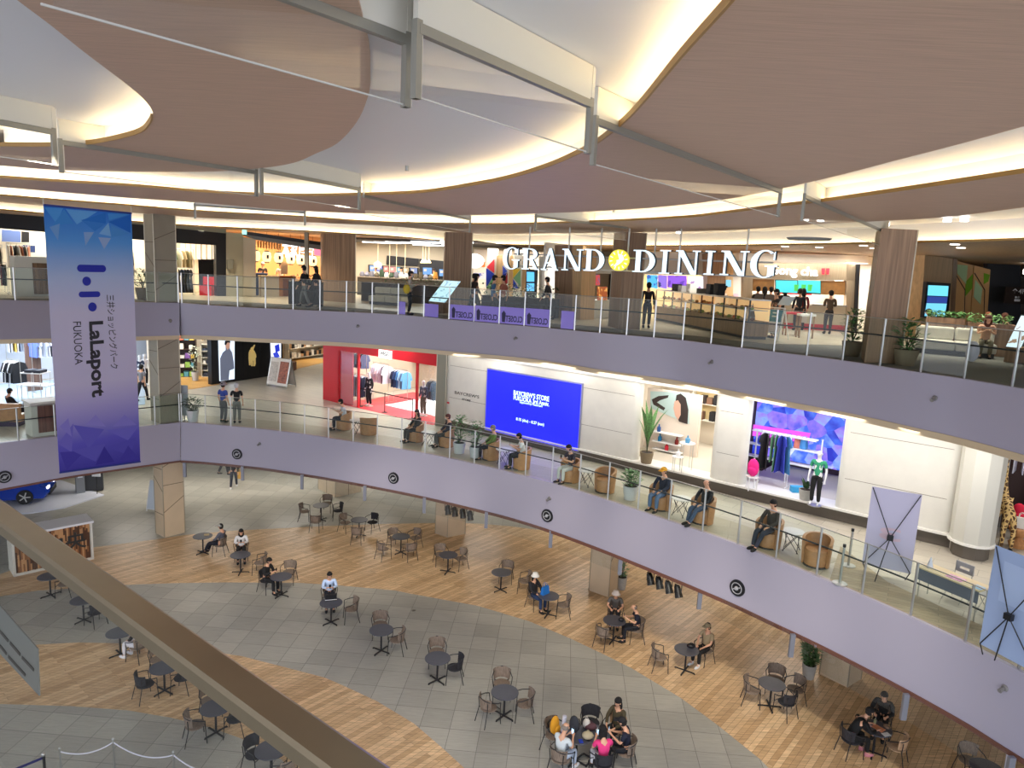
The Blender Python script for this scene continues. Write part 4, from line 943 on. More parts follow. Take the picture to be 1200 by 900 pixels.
rope(r1, r2, .16, RW, 'white sagging rope between the two left chrome posts'); rope(r2, r3, .2, RW, 'white sagging rope between middle and right chrome posts'); rope(r3, r4, .2, RW, 'white sagging rope running under the handrail')
solo('barrier_belt', MB().beam(rr, r0, .004, .06), fab(30, 30, 100), 'dark blue barrier belt between the two dark posts', 'belt')
solo('floor_outlet', MB().box(0, 0, .004, .14, .09, .008), STEEL, 'small metal floor outlet on the grey tiles', 'outlet').location = at(482, 716, 0)
# ================================================================ RAILINGS
def edge_px(E, x):
    for a, b in zip(E[:-1], E[1:]):
        xa, xb = proj(a)[0], proj(b)[0]
        if (xa - x) * (xb - x) <= 0 and xa != xb: return a.lerp(b, (x - xa) / (xb - xa))
    return E[0] if abs(proj(E[0])[0] - x) < abs(proj(E[-1])[0] - x) else E[-1]
HRD = M('handrail_dark', (.05, .055, .06), .35, .6)
def railing(label, E, xs, z, H, hr):
    I = inward(E, d=.08); pts = [edge_px(I, x) for x in xs]
    for p in pts: p.z = z
    t = thing('glass_railing', label, 'railing', pts[0])
    for p in pts:
        wb(MB().box(p.x - .02, p.y - .02, z, p.x + .02, p.y + .02, z + H), 'post', STEEL, t)
    for a, b in zip(pts[:-1], pts[1:]):
        d = (b - a).normalized() * .03; m = MB(); m.beam(a + d + Vector((0, 0, H / 2 + .02)), b - d + Vector((0, 0, H / 2 + .02)), .012, H - .06); wb(m, 'glass_pane', GLASS, t)
    up = Vector((0, 0, H - .005)); wb(MB().tube([p + up for p in pts], .013, 6), 'top_rail', STEEL, t, True)
    n = [inward(pts, d=-.0)[i] + Vector((0, 0, hr)) for i in range(len(pts))]
    nn = inward(pts, d=.06); wb(MB().tube([Vector((p.x, p.y, z + hr)) for p in nn], .021, 8), 'handrail', HRD, t, True)
    return t, pts
X3 = [211.5, 244.7, 278.7, 311.4, 343.6, 375, 406, 436, 466.5, 496.5, 526, 555, 584.6, 614, 644, 673, 702.7, 734, 766, 799.7, 833, 869, 906.5, 945, 987, 1031, 1078.5, 1129.5, 1186, 1250]
RT3, RP3 = railing('glass balustrade along the curved edge of the top floor', E3R, X3, 10, 1.22, .78)
railing('glass balustrade of the top floor left of the banner column', E3L, [-200, -110, -30, 18, 62, 105, 147, 185, 209.5], 10, 1.22, .78)
X2 = [213, 241, 270.8, 299.7, 328.5, 357, 385, 414, 442, 470.4, 498, 526.8, 555.7, 584.8, 615.5, 646.4, 678.5, 712, 747.5, 783.5, 823, 864.5, 909, 956.7, 1010, 1067, 1131, 1194, 1270]
RT2, RP2 = railing('glass balustrade along the curved edge of the middle floor', E2R, X2, 5, 1.22, .74)
railing('glass balustrade of the middle floor behind the hanging banner', E2L, [-200, -110, -30, 21.5, 65, 110, 150, 182, 211], 5, 1.22, .74)
# discs and little sensors on the fascias
def on_fascia(E, Fb, x, y, out=.01):
    best = None
    for i in range(len(E) - 1):
        for k in range(6):
            a = E[i].lerp(E[i + 1], k / 6); b = Fb[i].lerp(Fb[i + 1], k / 6)
            for q in range(25):
                p = a.lerp(b, q / 24); X, Y = proj(p); e = (X - x) ** 2 + (Y - y) ** 2
                if best is None or e < best[0]: best = (e, p, (E[i + 1] - E[i]).normalized())
    n = Vector((best[2].y, -best[2].x, 0))
    if n.y > 0: n = -n
    return best[1], n
for k_, (x, y, w) in enumerate(((3, 558, 0), (278, 532, 1), (462, 560, 1), (642, 605, 1), (864.5, 689, 1))):
    p, n = on_fascia(E2R if w else E2L, F2R if w else F2L, x, y)
    t = thing('fascia_nozzle', ('round black nozzle on the middle floor fascia at the far left behind the rail', 'round black nozzle on the middle floor fascia above the beige column side', 'round black nozzle on the middle floor fascia above the upper tables', 'round black nozzle on the middle floor fascia above the blue tote table', 'round black nozzle on the middle floor fascia, largest in view, by the chairs')[k_], 'nozzle', p, 0, 'round nozzles on the middle floor fascia')
    s_ = n.cross(Vector((0, 0, 1)))
    wb(MB().cyl(p - n * .01, p + n * .05, .23, .22, 28), 'disc', BLACK, t); wb(MB().tube([p + n * .052 + (s_ * math.cos(a) + Vector((0, 0, 1)) * math.sin(a)) * .15 for a in [2 * PI * i / 24 for i in range(24)]], .014, 6, True), 'ring', M('ring_grey', (.4, .4, .42), .4), t)
    wb(MB().ell(p + n * .06, (.06, .06, .06), 10, 6).beam(p + n * .06 + s_ * .1 - Vector((0, 0, .05)), p + n * .06 - s_ * .1 + Vector((0, 0, .05)), .03, .03), 'nozzle_head', M('ring_grey', (.4, .4, .42), .4), t, True)
for k_, (x, y, w) in enumerate(((305, 519, 2), (643, 584, 2), (1176, 807, 2), (201, 376, 1), (419, 381, 0), (604, 396, 0), (835, 424, 0), (1095, 467, 0))):
    E_l, F_l = ((E3R, F3R), (E3L, F3L), (E2R, F2R))[w]; p, n = on_fascia(E_l, F_l, x, y)
    t = thing('ceiling_camera', ('small grey sensor on the middle floor fascia near the planter', 'small grey sensor above a round nozzle on the middle floor fascia', 'sensor on the middle floor fascia near the bottom right corner', 'small sensor on the top floor fascia beside the banner', 'small sensor on the top floor fascia above the red shop', 'small sensor on the top floor fascia above the blue screen', 'small sensor on the top floor fascia above the shop window', 'small sensor on the top floor fascia under the sofas')[k_], 'sensor', p)
    wb(MB().cyl(p, p + n * .04, .07, .05, 12), 'mount', M('sensor_grey', (.22, .21, .2), .5), t, True); wb(MB().cyl(p + n * .04, p + n * .15 - Vector((0, 0, .04)), .03, .045, 10), 'sensor_head', M('sensor_grey', (.22, .21, .2), .5), t, True)

# ================================================================ MIDDLE FLOOR: shop fronts
WALLW = planks('shop_wall_panels', lin(206, 202, 192), lin(200, 197, 188), lin(150, 146, 138), 0, 6, 6, .45, .002, .03)
WALLW = M('shop_wall_white', lin(214, 211, 202), .5, noise=.03, nscale=3)
PLIN = M('plinth_brown', lin(98, 90, 80), .6)
PW = Plane(at(521, 499.5, 5), at(1112, 642.5, 5))
def ux(x, y): return PW.hit(x, y)[0]
U = dict(a=0.0, w1a=ux(744, 545), w1b=ux(829, 563), w2a=ux(870, 572), w2b=ux(976, 597), e=PW.L)
segs = [(U['a'], U['w1a']), (U['w1b'], U['w2a']), (U['w2b'], U['e'])]
for k_, (a, b) in enumerate(segs):
    m = MB(); r = .22
    PW.box(m, a + (0 if k_ == 0 else r), b - r, 5.42, 8.78, -2 * r, 0)
    for q, on in ((a + r, k_ > 0), (b - r, True)):
        if on: c = PW.p(q, 0, -r); m.cyl((c.x, c.y, 5.42), (c.x, c.y, 8.78), r, None, 24)
    o = struct('wall_shop_%s' % 'abc'[k_], m, WALLW, True)
    s_ = MB()
    for zz in (6.35, 7.75): s_.beam(PW.p(a + r, zz, .001), PW.p(b - r, zz, .001), .012, .006, up=PW.n)
    s_.build('seam', SEAM, o)
m = MB(); PW.box(m, .1, PW.L, 5.0, 5.36, -.6, -.04); struct('baseboard_shop', m, PLIN)
m = MB(); PW.box(m, .1, PW.L - .05, 5.36, 5.42, -.7, .12); struct('trim_ledge', m, M('ledge_white', lin(228, 226, 220), .35))
m = MB(); PW.box(m, 0, PW.L, 8.28, 8.78, -.02, .06); struct('trim_header', m, M('header_white', lin(225, 224, 222), .4))
m = MB(); PW.box(m, 0, PW.L, 8.60, 8.64, .3, .42)
tag(m.build('cove_light', M('wall_washer', (1, .95, .82), emit=5, ecol=(1, .93, .78))), 'long white light line above the white shop wall on the middle floor', 'cove light')
# LED wall
LEDB = M('led_blue', (.01, .01, .5), .3, emit=1.0, ecol=lin(28, 36, 255)); LEDW = M('led_white', (.7, .95, 1), .3, emit=1.0, ecol=(.66, .95, 1.0))
t = thing('led_screen', 'large glowing blue advertising screen on the white shop wall', 'screen', PW.at(625, 515))
q = [(573, 433), (682.3, 450), (678, 527.5), (570, 502.7)]
H4 = [PW.hit(*p) for p in q]; zt = (H4[0][1] + H4[1][1]) / 2; zb = (H4[2][1] + H4[3][1]) / 2; ua = (H4[0][0] + H4[3][0]) / 2; ub = (H4[1][0] + H4[2][0]) / 2
m = MB(); PW.box(m, ua - .05, ub + .05, zb - .05, zt + .05, 0.0, .07); wb(m, 'frame', M('led_frame', lin(150, 152, 190), .3, .5), t)
m = MB(); PW.box(m, ua, ub, zb, zt, .071, .08); wb(m, 'display', LEDB, t)
def tfit(pl, body, x0, x1, yc, h, mat, parent, d=.005, ext=.004, bold=.0, nm='lettering', yc2=None, mirror=False):
    """text on an upright plane between two pixels; h = cap height in metres"""
    u0, z0 = pl.hit(x0, yc); u1, z1 = pl.hit(x1, yc if yc2 is None else yc2); z = (z0 + z1) / 2
    o = text(body, (0, 0, 0), (1, 0, 0), (0, 1, 0), h / .7, mat, nm, None, ext, bold)
    xs_ = [v.co.x for v in o.data.vertices]; w = max(xs_) - min(xs_); sx = abs(u1 - u0) / w; xm = (max(xs_) + min(xs_)) / 2
    if mirror: sx = -sx
    ud = pl.u if pl.u.cross(Vector((0, 0, 1))).dot(pl.n) > 0 else -pl.u
    c = pl.p((u0 + u1) / 2, z, d)
    mt = Matrix(((ud.x * sx, 0, pl.n.x, c.x - ud.x * xm * sx), (ud.y * sx, 0, pl.n.y, c.y - ud.y * xm * sx), (0, 1, 0, c.z), (0, 0, 0, 1)))
    o.data.transform(mt)
    if parent is not None: att(o, parent)
    return o
tfit(PW, "BAYCREW'S STORE", 603.5, 645, 460.5, .19, LEDW, t, .085, .003, .004, yc2=467.3); tfit(PW, "FUKUOKA 3rd Anniv.", 603.5, 645, 466.5, .17, LEDW, t, .085, .003, .003, yc2=473)
tfit(PW, "Supported by Mastercard", 610.5, 637, 471.5, .09, LEDW, t, .085, .003, .0, yc2=475); tfit(PW, "8.15 (thu) - 8.27 (sun)", 606.3, 639, 490.5, .11, LEDW, t, .085, .003, .002, yc2=497.5)
INK = M('sign_ink', (.03, .028, .025), .5)
o = tfit(PW, "BAYCREW'S", 533, 561.5, 460, .13, INK, None, .005, .004, .0, yc2=465.5, nm='wall_sign'); tag(o, 'dark lettering reading the shop name on the white wall by the grey pier', 'sign')
o = tfit(PW, "STORE", 541.5, 551.5, 467.5, .08, INK, None, .005, .004, .002, yc2=470, nm='wall_sign'); tag(o, 'small word STORE on the white wall beneath the larger shop name', 'sign')
solo('fire_alarm_plate', (lambda m: (PW.box(m, .12, .24, 6.05, 6.12, 0, .02), m)[1])(MB()), REDP, 'small red plate at the left end of the white wall', 'plate')
# --- garments
def cloth_item(kind, mat, parent=None):
    m = MB(); w = .022
    if kind == 'shirt': P = [(-.2, -.02), (-.3, -.30), (-.23, -.34), (-.2, -.22), (-.22, -.68), (.22, -.68), (.2, -.22), (.23, -.34), (.3, -.30), (.2, -.02), (.07, .03), (-.07, .03)]
    elif kind == 'dress': P = [(-.17, -.02), (-.26, -.24), (-.2, -.28), (-.15, -.2), (-.13, -.42), (-.26, -1.15), (.26, -1.15), (.13, -.42), (.15, -.2), (.2, -.28), (.26, -.24), (.17, -.02), (.06, .03), (-.06, .03)]
    else: P = [(-.17, 0), (-.2, -.85), (-.04, -.85), (0, -.22), (.04, -.85), (.2, -.85), (.17, 0)]
    a = [(x, -w * (1 + .6 * math.sin(9 * x)), y) for x, y in P]; m.add(a + [(x, w * (1 + .6 * math.cos(11 * x)), y) for x, y in P], [tuple(range(len(P))), tuple(range(2 * len(P) - 1, len(P) - 1, -1))] + [(i, (i + 1) % len(P), len(P) + (i + 1) % len(P), len(P) + i) for i in range(len(P))])
    return m
GARM = {}
def garment(kind, col, p, rz, label, grp, s=1.0):
    """hangs from p (the rail)"""
    if kind not in GARM:
        m0 = cloth_item(kind, None).build('garment', fab(200, 200, 200)); h = MB().tube([(-.17, 0, .0), (0, 0, .06), (.17, 0, .0)], .007, 5).tube([(0, 0, .06), (0, 0, .11)], .005, 5).build('hanger', STEEL, m0); GARM[kind] = (m0, h); o, hh = m0, h
    else:
        m0, h0 = GARM[kind]; o = m0.copy(); COL.objects.link(o); hh = h0.copy(); COL.objects.link(hh); hh.parent = o
    o.name = {'shirt': 'hanging_shirt', 'dress': 'hanging_dress', 'trousers': 'hanging_trousers'}[kind]
    o.material_slots[0].link = 'OBJECT'; o.material_slots[0].material = fab(*col); o.location = Vector(p) - Vector((0, 0, .11 * s)); o.rotation_euler = (0, 0, rz); o.scale = (s, s, s); return tag(o, label, 'garment', grp)
def rack(label, a, b, h, items, glabel, grp, mat=STEEL, legs=True, s=1.0, skew=0.25):
    a, b = Vector(a), Vector(b); t = thing('clothes_rail', label, 'clothes rail', a); up = Vector((0, 0, h)); wb(MB().tube([a + up, b + up], .014, 6), 'rail', mat, t, True)
    if legs:
        d = (b - a).normalized(); n = Vector((-d.y, d.x, 0)) * .22
        for q in (a, b): wb(MB().tube([q + up, q + Vector((0, 0, .03))], .014, 6).beam(q - n + Vector((0, 0, .02)), q + n + Vector((0, 0, .02)), .03, .03), 'upright', mat, t)
    ang = math.atan2((b - a).y, (b - a).x) + PI / 2
    for i, (k, c) in enumerate(items):
        f = (i + .6) / (len(items) + .2); garment(k, c, a.lerp(b, f) + up, ang + random.uniform(-skew, skew), glabel, grp, s)
    return t
def shoplight(pl, u, d, z, sx, sy, p, col=(1, .96, .9)):
    q = pl.p(u, z, d); area(q, sx, sy, p, col, (0, 0, pl.rz()))
def shelfunit(label, pl, u0, u1, z0, z1, d0, d1, rows, mat, back=None, cat='shelf', goods=None, gl=None, gg=None, seed=1, dens=.8, gh=.6):
    t = thing('shelf_unit', label, cat, pl.p(u0, z0, d0)); m = MB(); th = .03
    pl.box(m, u0, u0 + th, z0, z1, d0, d1); pl.box(m, u1 - th, u1, z0, z1, d0, d1); wb(m, 'frame_side', mat, t)
    m = MB(); pl.box(m, u0, u1, z0, z1, d0 - .02, d0); wb(m, 'back_panel', back or mat, t)
    rnd = random.Random(seed)
    for r in range(rows + 1):
        z = z0 + (z1 - z0 - th) * r / rows; m = MB(); pl.box(m, u0, u1, z, z + th, d0, d1); wb(m, 'shelf', mat, t)
        if goods and r < rows:
            u = u0 + .08
            while u < u1 - .2:
                w = rnd.uniform(.14, .26); h = (z1 - z0) / rows * rnd.uniform(gh * .5, gh)
                if rnd.random() < dens:
                    g = MB(); pl.box(g, u, min(u + w, u1 - .05), z + th, z + th + h, d0 + .05, d1 - .04); tag(g.build('folded_goods', fab(*rnd.choice(goods))), gl, 'goods', gg)
                u += w + .05
    return t
# --- window 1: perfume display
PI1 = Plane(PW.p(0, 5), PW.p(5, 5), 3.2)
def inner(u0, u1, depth, mat, nm, z1=8.78, sides=True):
    m = MB(); PW.box(m, u0 - .3, u1 + .3, 5, z1, -depth - .1, -depth)
    if sides: PW.box(m, u0 - .4, u0 - .3, 5, z1, -depth, -.5); PW.box(m, u1 + .3, u1 + .4, 5, z1, -depth, -.5)
    struct(nm, m, mat)
INW = M('inner_cream', lin(222, 212, 196), .6)
inner(U['w1a'] - 1.2, U['w1b'] - .25, 4.6, INW, 'wall_perfume_shop'); 
m = MB(); PW.box(m, U['w1a'] - .2, U['w1b'] + .2, 5.36, 5.40, -4.6, -.1); struct('floor_window_display', m, M('display_floor', lin(200, 192, 178), .4))
PB = Plane(PW.p(0, 5), PW.p(5, 5), 2.2)
t = thing('display_partition', 'cream display partition with a wide photo panel inside the left shop window', 'partition', PB.at(780, 540))
u0, u1 = PB.hit(754, 520)[0], PB.hit(817, 520)[0]; ztop = PB.hit(785, 462)[1]
m = MB(); PB.box(m, u0, u1, 5.4, ztop + .12, -.15, 0); wb(m, 'panel', M('partition_cream', lin(220, 206, 192), .6), t)
m = MB(); PB.poly(m, [(762.5, 479 - 1), (762.5, 458.5), (808, 460), (808, 498 - 1)], .005, .02); wb(m, 'photo_panel', M('photo_teal', lin(178, 200, 198), .5), t)
m = MB(); PB.poly(m, [(792, 470), (790, 474), (791, 480), (793, 486), (796, 494), (806, 497), (807, 480), (804, 466), (798, 461), (793, 463)], .021, .026); wb(m, 'photo_hair', M('photo_dark', lin(48, 36, 34), .6), t)
m = MB(); PB.poly(m, [(791, 470), (789.6, 478), (791.5, 487), (795, 492), (798, 486), (798, 474), (795, 469)], .027, .03); wb(m, 'photo_face', M('photo_skin', lin(205, 160, 140), .6), t)
m = MB()
for pts_ in ([(764, 468), (772, 464), (784, 463), (783, 466), (774, 469), (766, 474)], [(768, 470), (780, 478), (778, 481), (766, 474)]): PB.poly(m, pts_, .021, .024)
wb(m, 'photo_motif', M('photo_dark', lin(48, 36, 34), .6), t)
def on(pl, x, y, d): return pl.at(x, y, d)
for k_, yy in enumerate((508, 519, 528)):
    m = MB(); a_, b_ = PB.hit(768, yy - 5)[0], PB.hit(801, yy)[0]; zz = PB.hit(785, yy)[1]; PB.box(m, a_, b_, zz, zz + .03, 0, .28); solo('display_shelf', m, WHITE, 'white ledge on the cream partition, %s of three' % ('top', 'middle', 'bottom')[k_], 'shelf')
rnd = random.Random(5)
for x, y, c, lb in ((774, 506, (40, 80, 140), 'blue perfume bottle on the top ledge of the cream partition'), (775, 517, (30, 110, 160), 'blue flask on the middle ledge of the cream partition'), (795, 517, (120, 30, 25), 'dark red bottle on the middle ledge of the cream partition'), (783, 527, (205, 40, 60), 'red bottle on the bottom ledge of the cream partition')):
    p = PB.at(x, y - 1, .14); zz = min([PB.hit(785, q)[1] for q in (508, 519, 528)], key=lambda v: abs(v - p.z)) + .03
    o = MB().lathe([(.07, 0), (.075, .16), (.03, .2), (.03, .28), (.001, .28)], (0, 0, 0), 12).build('perfume_bottle', fab(*c), None, True); o.location = (p.x, p.y, zz); tag(o, lb, 'bottle')
def wire_stool(label, p, h, r):
    t = thing('side_table', label, 'side table', p); MB().lathe([(.001, h - .02), (r, h - .02), (r, h), (.001, h)], (0, 0, 0), 20).build('top', WHITE, t)
    for k in range(4):
        a = PI / 4 + k * PI / 2; MB().tube([(r * .9 * math.cos(a), r * .9 * math.sin(a), h), (r * .9 * math.cos(a), r * .9 * math.sin(a), 0)], .012, 6).build('leg', STEEL, t)
    return t
PS = Plane(PW.p(0, 5), PW.p(5, 5), 1.2)
for x, y, h, r, lb in ((803, 550, .95, .26, 'taller white display table inside the left shop window'), (793, 553, .55, .2, 'shorter display stool with white bottle inside the left shop window')):
    p = at(x, y, 5.4); wire_stool(lb, p, h, r); o = MB().lathe([(.08, 0), (.09, .14), (.03, .19), (.03, .26), (.001, .26)], (0, 0, 0), 12).build('perfume_bottle', fab(*((90, 150, 190) if h > .7 else (235, 235, 235))), None, True); o.location = p + Vector((0, 0, h)); tag(o, 'bottle standing on the %s display table in the left window' % ('taller' if h > .7 else 'shorter'), 'bottle')
pz = at(757, 543, 5.4); plant('bird of paradise plant in dark pot inside the left shop window', pz, 2.5, 'basket', .24, .42, 'arch', seed=5, n=9)
shoplight(PW, (U['w1a'] + U['w1b']) / 2, -1.6, 8.5, 2.4, 1.6, 90); shoplight(PW, (U['w1a'] + U['w1b']) / 2 + .5, -3.6, 8.5, 2.4, 1.2, 80)
PBK = Plane(PW.p(0, 5), PW.p(5, 5), 4.5)
shelfunit('back shelf with bags seen past the cream partition', PBK, PBK.hit(812, 500)[0], PBK.hit(850, 500)[0], 6.4, 8.4, 0, .35, 3, CREAM, M('shelf_pale_yellow', lin(240, 215, 160), .6), goods=[(60, 50, 45), (120, 90, 70), (30, 30, 32)], gl='bag displayed on the back shelf of the perfume shop', gg='bags on the back shelf', seed=3)  # back panel in plain pale yellow
# --- window 2: neon fashion display
inner(U['w1b'] + .5, U['w2b'] + .8, 3.8, M('inner_dark', lin(84, 66, 60), .7), 'wall_fashion_shop')
PV = Plane(PW.p(0, 5), PW.p(5, 5), 1.5); PV2 = Plane(PW.p(0, 5), PW.p(5, 5), 3.4)
m = MB(); PW.box(m, U['w2a'] - .2, U['w2b'] + .2, 5.36, 5.40, -3.8, -.1); struct('floor_window_stage', m, M('display_floor', lin(200, 192, 178), .4))
def ledmat():
    m = bpy.data.materials.new('led_collage'); m.use_nodes = True; nt = m.node_tree; b = nt.nodes['Principled BSDF']; N = nt.nodes.new; L = nt.links.new
    tc = N('ShaderNodeTexCoord'); v = N('ShaderNodeTexVoronoi'); v.inputs['Scale'].default_value = 2.2; n = N('ShaderNodeTexNoise'); n.inputs['Scale'].default_value = 2.5; n.inputs['Detail'].default_value = 3
    mx = N('ShaderNodeMixRGB'); mx.inputs[0].default_value = .5; cr = N('ShaderNodeValToRGB'); e = cr.color_ramp.elements
    e[0].position = .30; e[0].color = (*lin(40, 50, 190), 1); e[1].position = .75; e[1].color = (*lin(225, 235, 255), 1)
    for p_, c in ((.42, (70, 110, 240)), (.5, (140, 170, 250)), (.58, (150, 120, 240)), (.66, (80, 90, 220))): q = e.new(p_); q.color = (*lin(*c), 1)
    L(tc.outputs['Object'], v.inputs['Vector']); L(tc.outputs['Object'], n.inputs['Vector']); L(v.outputs['Color'], mx.inputs[1]); L(n.outputs['Color'], mx.inputs[2]); L(mx.outputs[0], cr.inputs[0])
    b.inputs['Base Color'].default_value = (0, 0, 0, 1); L(cr.outputs[0], b.inputs['Emission Color']); b.inputs['Emission Strength'].default_value = .95; return m
t = thing('video_wall', 'blue and violet glowing video wall behind the right shop window', 'screen', PV2.at(920, 560))
a_, b_ = PV2.hit(872, 540)[0], PV2.hit(976, 560)[0]; zl = PV2.hit(920, 538)[1]
m = MB(); PV2.box(m, U['w1b'] + .25, b_ + .3, zl, 8.7, 0, .08); wb(m, 'display', ledmat(), t)
m = MB(); PV2.poly(m, [(884, 497), (951, 507), (948, 519), (882, 510)], .09, .1); wb(m, 'magenta_band', M('led_magenta', (.2, 0, .1), emit=1.0, ecol=lin(214, 90, 225)), t)
t = thing('shelving', 'white metal shelving with shelves in the right shop window', 'display frame', PV.at(900, 585))
for x in (881, 919, 958): m = MB(); a_ = PV.hit(x, 560)[0]; PV.box(m, a_, a_ + .04, 5.4, PV.hit(x, 505 + (x - 880) * .12)[1], -.05, 0); wb(m, 'upright', WHITE, t)
for y0_, x0, x1 in ((507, 881, 958), (521, 873, 919), (526, 919, 958), (537, 873, 958)):
    m = MB(); a_, b_ = PV.hit(x0, y0_)[0], PV.hit(x1, y0_)[0]; zz = PV.hit((x0 + x1) / 2, y0_ + (x1 - x0) * .06)[1]; PV.box(m, a_, b_, zz, zz + .035, -.3, 0); wb(m, 'shelf', WHITE, t)
for k_, (x, y) in enumerate(((891, 516), (904, 518), (922, 521), (933, 524), (940, 526))):
    zz = PV.at(x, y, -.15); o = MB().lathe([(.1, 0), (.14, .05), (.12, .3), (.001, .32)], (0, 0, 0), 12, 1, .7).tube([(-.07, 0, .3), (-.06, 0, .42), (.06, 0, .42), (.07, 0, .3)], .01, 5).build('handbag', fab(*((70, 90, 190), (120, 60, 110), (60, 100, 210), (235, 140, 120), (80, 150, 220))[k_]), None, True); sh_ = min([PV.hit((x0 + x1) / 2, y0_ + (x1 - x0) * .06)[1] for y0_, x0, x1 in ((521, 873, 919), (526, 919, 958))], key=lambda v: abs(v - zz.z) + (0 if (k_ < 2) == (v > 6.9) else 0)); o.location = (zz.x, zz.y, [PV.hit(896, 524)[1], PV.hit(938, 528)[1]][k_ > 1] + .035); tag(o, ('blue handbag leftmost on the shelf of the neon window', 'plum handbag second on the shelf of the neon window', 'royal blue handbag on the shelf of the neon window', 'salmon handbag on the shelf of the neon window', 'sky blue handbag at the end of the shelf in the neon window')[k_], 'handbag')
PG = Plane(PW.p(0, 5), PW.p(5, 5), .9)
a_, b_ = PG.hit(888, 560)[0], PG.hit(922, 565)[0]; zz = PG.hit(905, 538)[1]
rack('white rail of long dresses in the neon shop window', PG.p(a_, 5.4), PG.p(b_, 5.4), 1.75, [('dress', (30, 28, 34)), ('dress', (34, 30, 36)), ('trousers', (90, 140, 100)), ('dress', (70, 120, 90)), ('dress', (40, 50, 150)), ('dress', (46, 60, 170)), ('dress', (60, 120, 170))], 'long dress hanging in the neon shop window', 'dresses in the neon shop window', WHITE, skew=.9)
t = thing('display_stand', 'white stool carrying the pink backpack in the neon window', 'stool', at(880, 574, 5.4)); MB().box(-.16, -.16, .42, .16, .16, .46).build('seat', WHITE, t); [MB().box(x * .13 - .015, y * .13 - .015, 0, x * .13 + .015, y * .13 + .015, .42).build('leg', WHITE, t) for x in (-1, 1) for y in (-1, 1)]
backpack('bright pink backpack on a stool in the neon window', at(880, 574, 5.4) + Vector((0, 0, .46)), PW.rz() + PI, fab(225, 30, 130), s=1.15)
def mannequin(label, loc, face, top=None, leg=None, head=True, stand=True, skin=None, tk='short_top'):
    rz = math.atan2(face[1], face[0]) - PI / 2; t = thing('mannequin', label, 'mannequin', loc, rz); me = body_mesh('stand')[0]
    o = bpy.data.objects.new('body', me); COL.objects.link(o); o.parent = t; mw_ = skin or M('mannequin_white', (.75, .75, .78), .3)
    for s_ in o.material_slots: s_.link = 'OBJECT'; s_.material = mw_
    for what, c in ((tk, top), ('trousers', leg)):
        if c: o = bpy.data.objects.new('shirt' if what != 'trousers' else 'trousers', cloth_mesh('stand', what)); COL.objects.link(o); o.parent = t; o.material_slots[0].link = 'OBJECT'; o.material_slots[0].material = fab(*c)
    MB().cyl((0, 0, 0), (0, 0, .02), .2, None, 20).build('base_plate', STEEL, t); return t
f_ = PW.n
mannequin('white mannequin in green patterned vest and black trousers in the neon window', at(954, 592, 5.4), f_, (50, 150, 110), (22, 22, 24))
solo('gift_box', MB().box(-.2, -.12, 0, .2, .12, .2), fab(60, 160, 215), 'light blue box on the floor of the neon window', 'box').location = at(934, 577, 5.4)
t = plant('small spiky plant in grey cube pot in the neon window', at(943, 586, 5.4), .9, 'cement', .2, .35, 'arch', seed=9, n=12, mat=LEAF2)
shoplight(PW, (U['w2a'] + U['w2b']) / 2, -.9, 8.5, 3, .8, 70, (.8, .85, 1))
# --- right end: pilaster, rounded block, giraffe shop
a, b = at(1112, 642, 5), at(1133, 645.5, 5); PR = Plane(a, b)
m = MB(); PR.box(m, 0, PR.L, 5, 8.78, -.7, 0); struct('wall_pilaster', m, M('pilaster_cream', lin(222, 214, 200), .5))
c = at(1150, 640, 5.42) + Vector((.0, .42, 0)); m = MB(); m.lathe([(.52, .0), (.52, 3.36), (.001, 3.36)], (c.x, c.y, 5.42), 10, 1, 1); struct('wall_rounded_block', m, M('pilaster_grey', lin(196, 194, 184), .5))
m = MB().lathe([(.44, 0), (.44, .4), (.001, .4)], (c.x, c.y, 5.0), 10); struct('baseboard_block', m, PLIN); m = MB().lathe([(.56, .38), (.56, .44), (.001, .44)], (c.x, c.y, 5.0), 20); struct('trim_block', m, M('ledge_white', (.8, .8, .78), .35))
PGf = Plane(at(1166, 634, 5), at(1260, 652, 5)); m = MB(); PGf.box(m, -.2, 6, 5, 8.78, -1.6, -1.5); PGf.box(m, -.3, -.2, 5, 8.78, -1.5, 0); struct('wall_toy_shop', m, M('shop_brown', lin(60, 36, 32), .6))
GIR = bpy.data.materials.new('giraffe_hide'); GIR.use_nodes = True; nt = GIR.node_tree; v = nt.nodes.new('ShaderNodeTexVoronoi'); v.inputs['Scale'].default_value = 9; v.feature = 'DISTANCE_TO_EDGE'; tc = nt.nodes.new('ShaderNodeTexCoord'); cr = nt.nodes.new('ShaderNodeValToRGB'); cr.color_ramp.elements[0].position = .12; cr.color_ramp.elements[0].color = (*lin(222, 186, 120), 1); cr.color_ramp.elements[1].position = .16; cr.color_ramp.elements[1].color = (*lin(86, 56, 30), 1)
nt.links.new(tc.outputs['Object'], v.inputs['Vector']); nt.links.new(v.outputs['Distance'], cr.inputs[0]); nt.links.new(cr.outputs[0], nt.nodes['Principled BSDF'].inputs['Base Color']); nt.nodes['Principled BSDF'].inputs['Roughness'].default_value = .8
g = at(1172, 640, 5); t = thing('toy_giraffe', 'tall plush giraffe standing at the shop entrance by the rounded block', 'toy giraffe', g, -.3)
k = Sk(); n_ = k.n; b0 = n_((0, 0, 1.15), (.17, .2)); b1 = n_((0, -.35, 1.2), (.19, .2), b0); b2 = n_((0, .3, 1.3), .15, b0); nk = n_((0, .42, 1.75), .085, b2); nk2 = n_((0, .5, 2.25), .065, nk); hd = n_((0, .52, 2.5), .08, nk2); n_((0, .74, 2.42), .055, hd); n_((.07, .48, 2.66), .02, hd); n_((-.07, .48, 2.66), .02, hd)
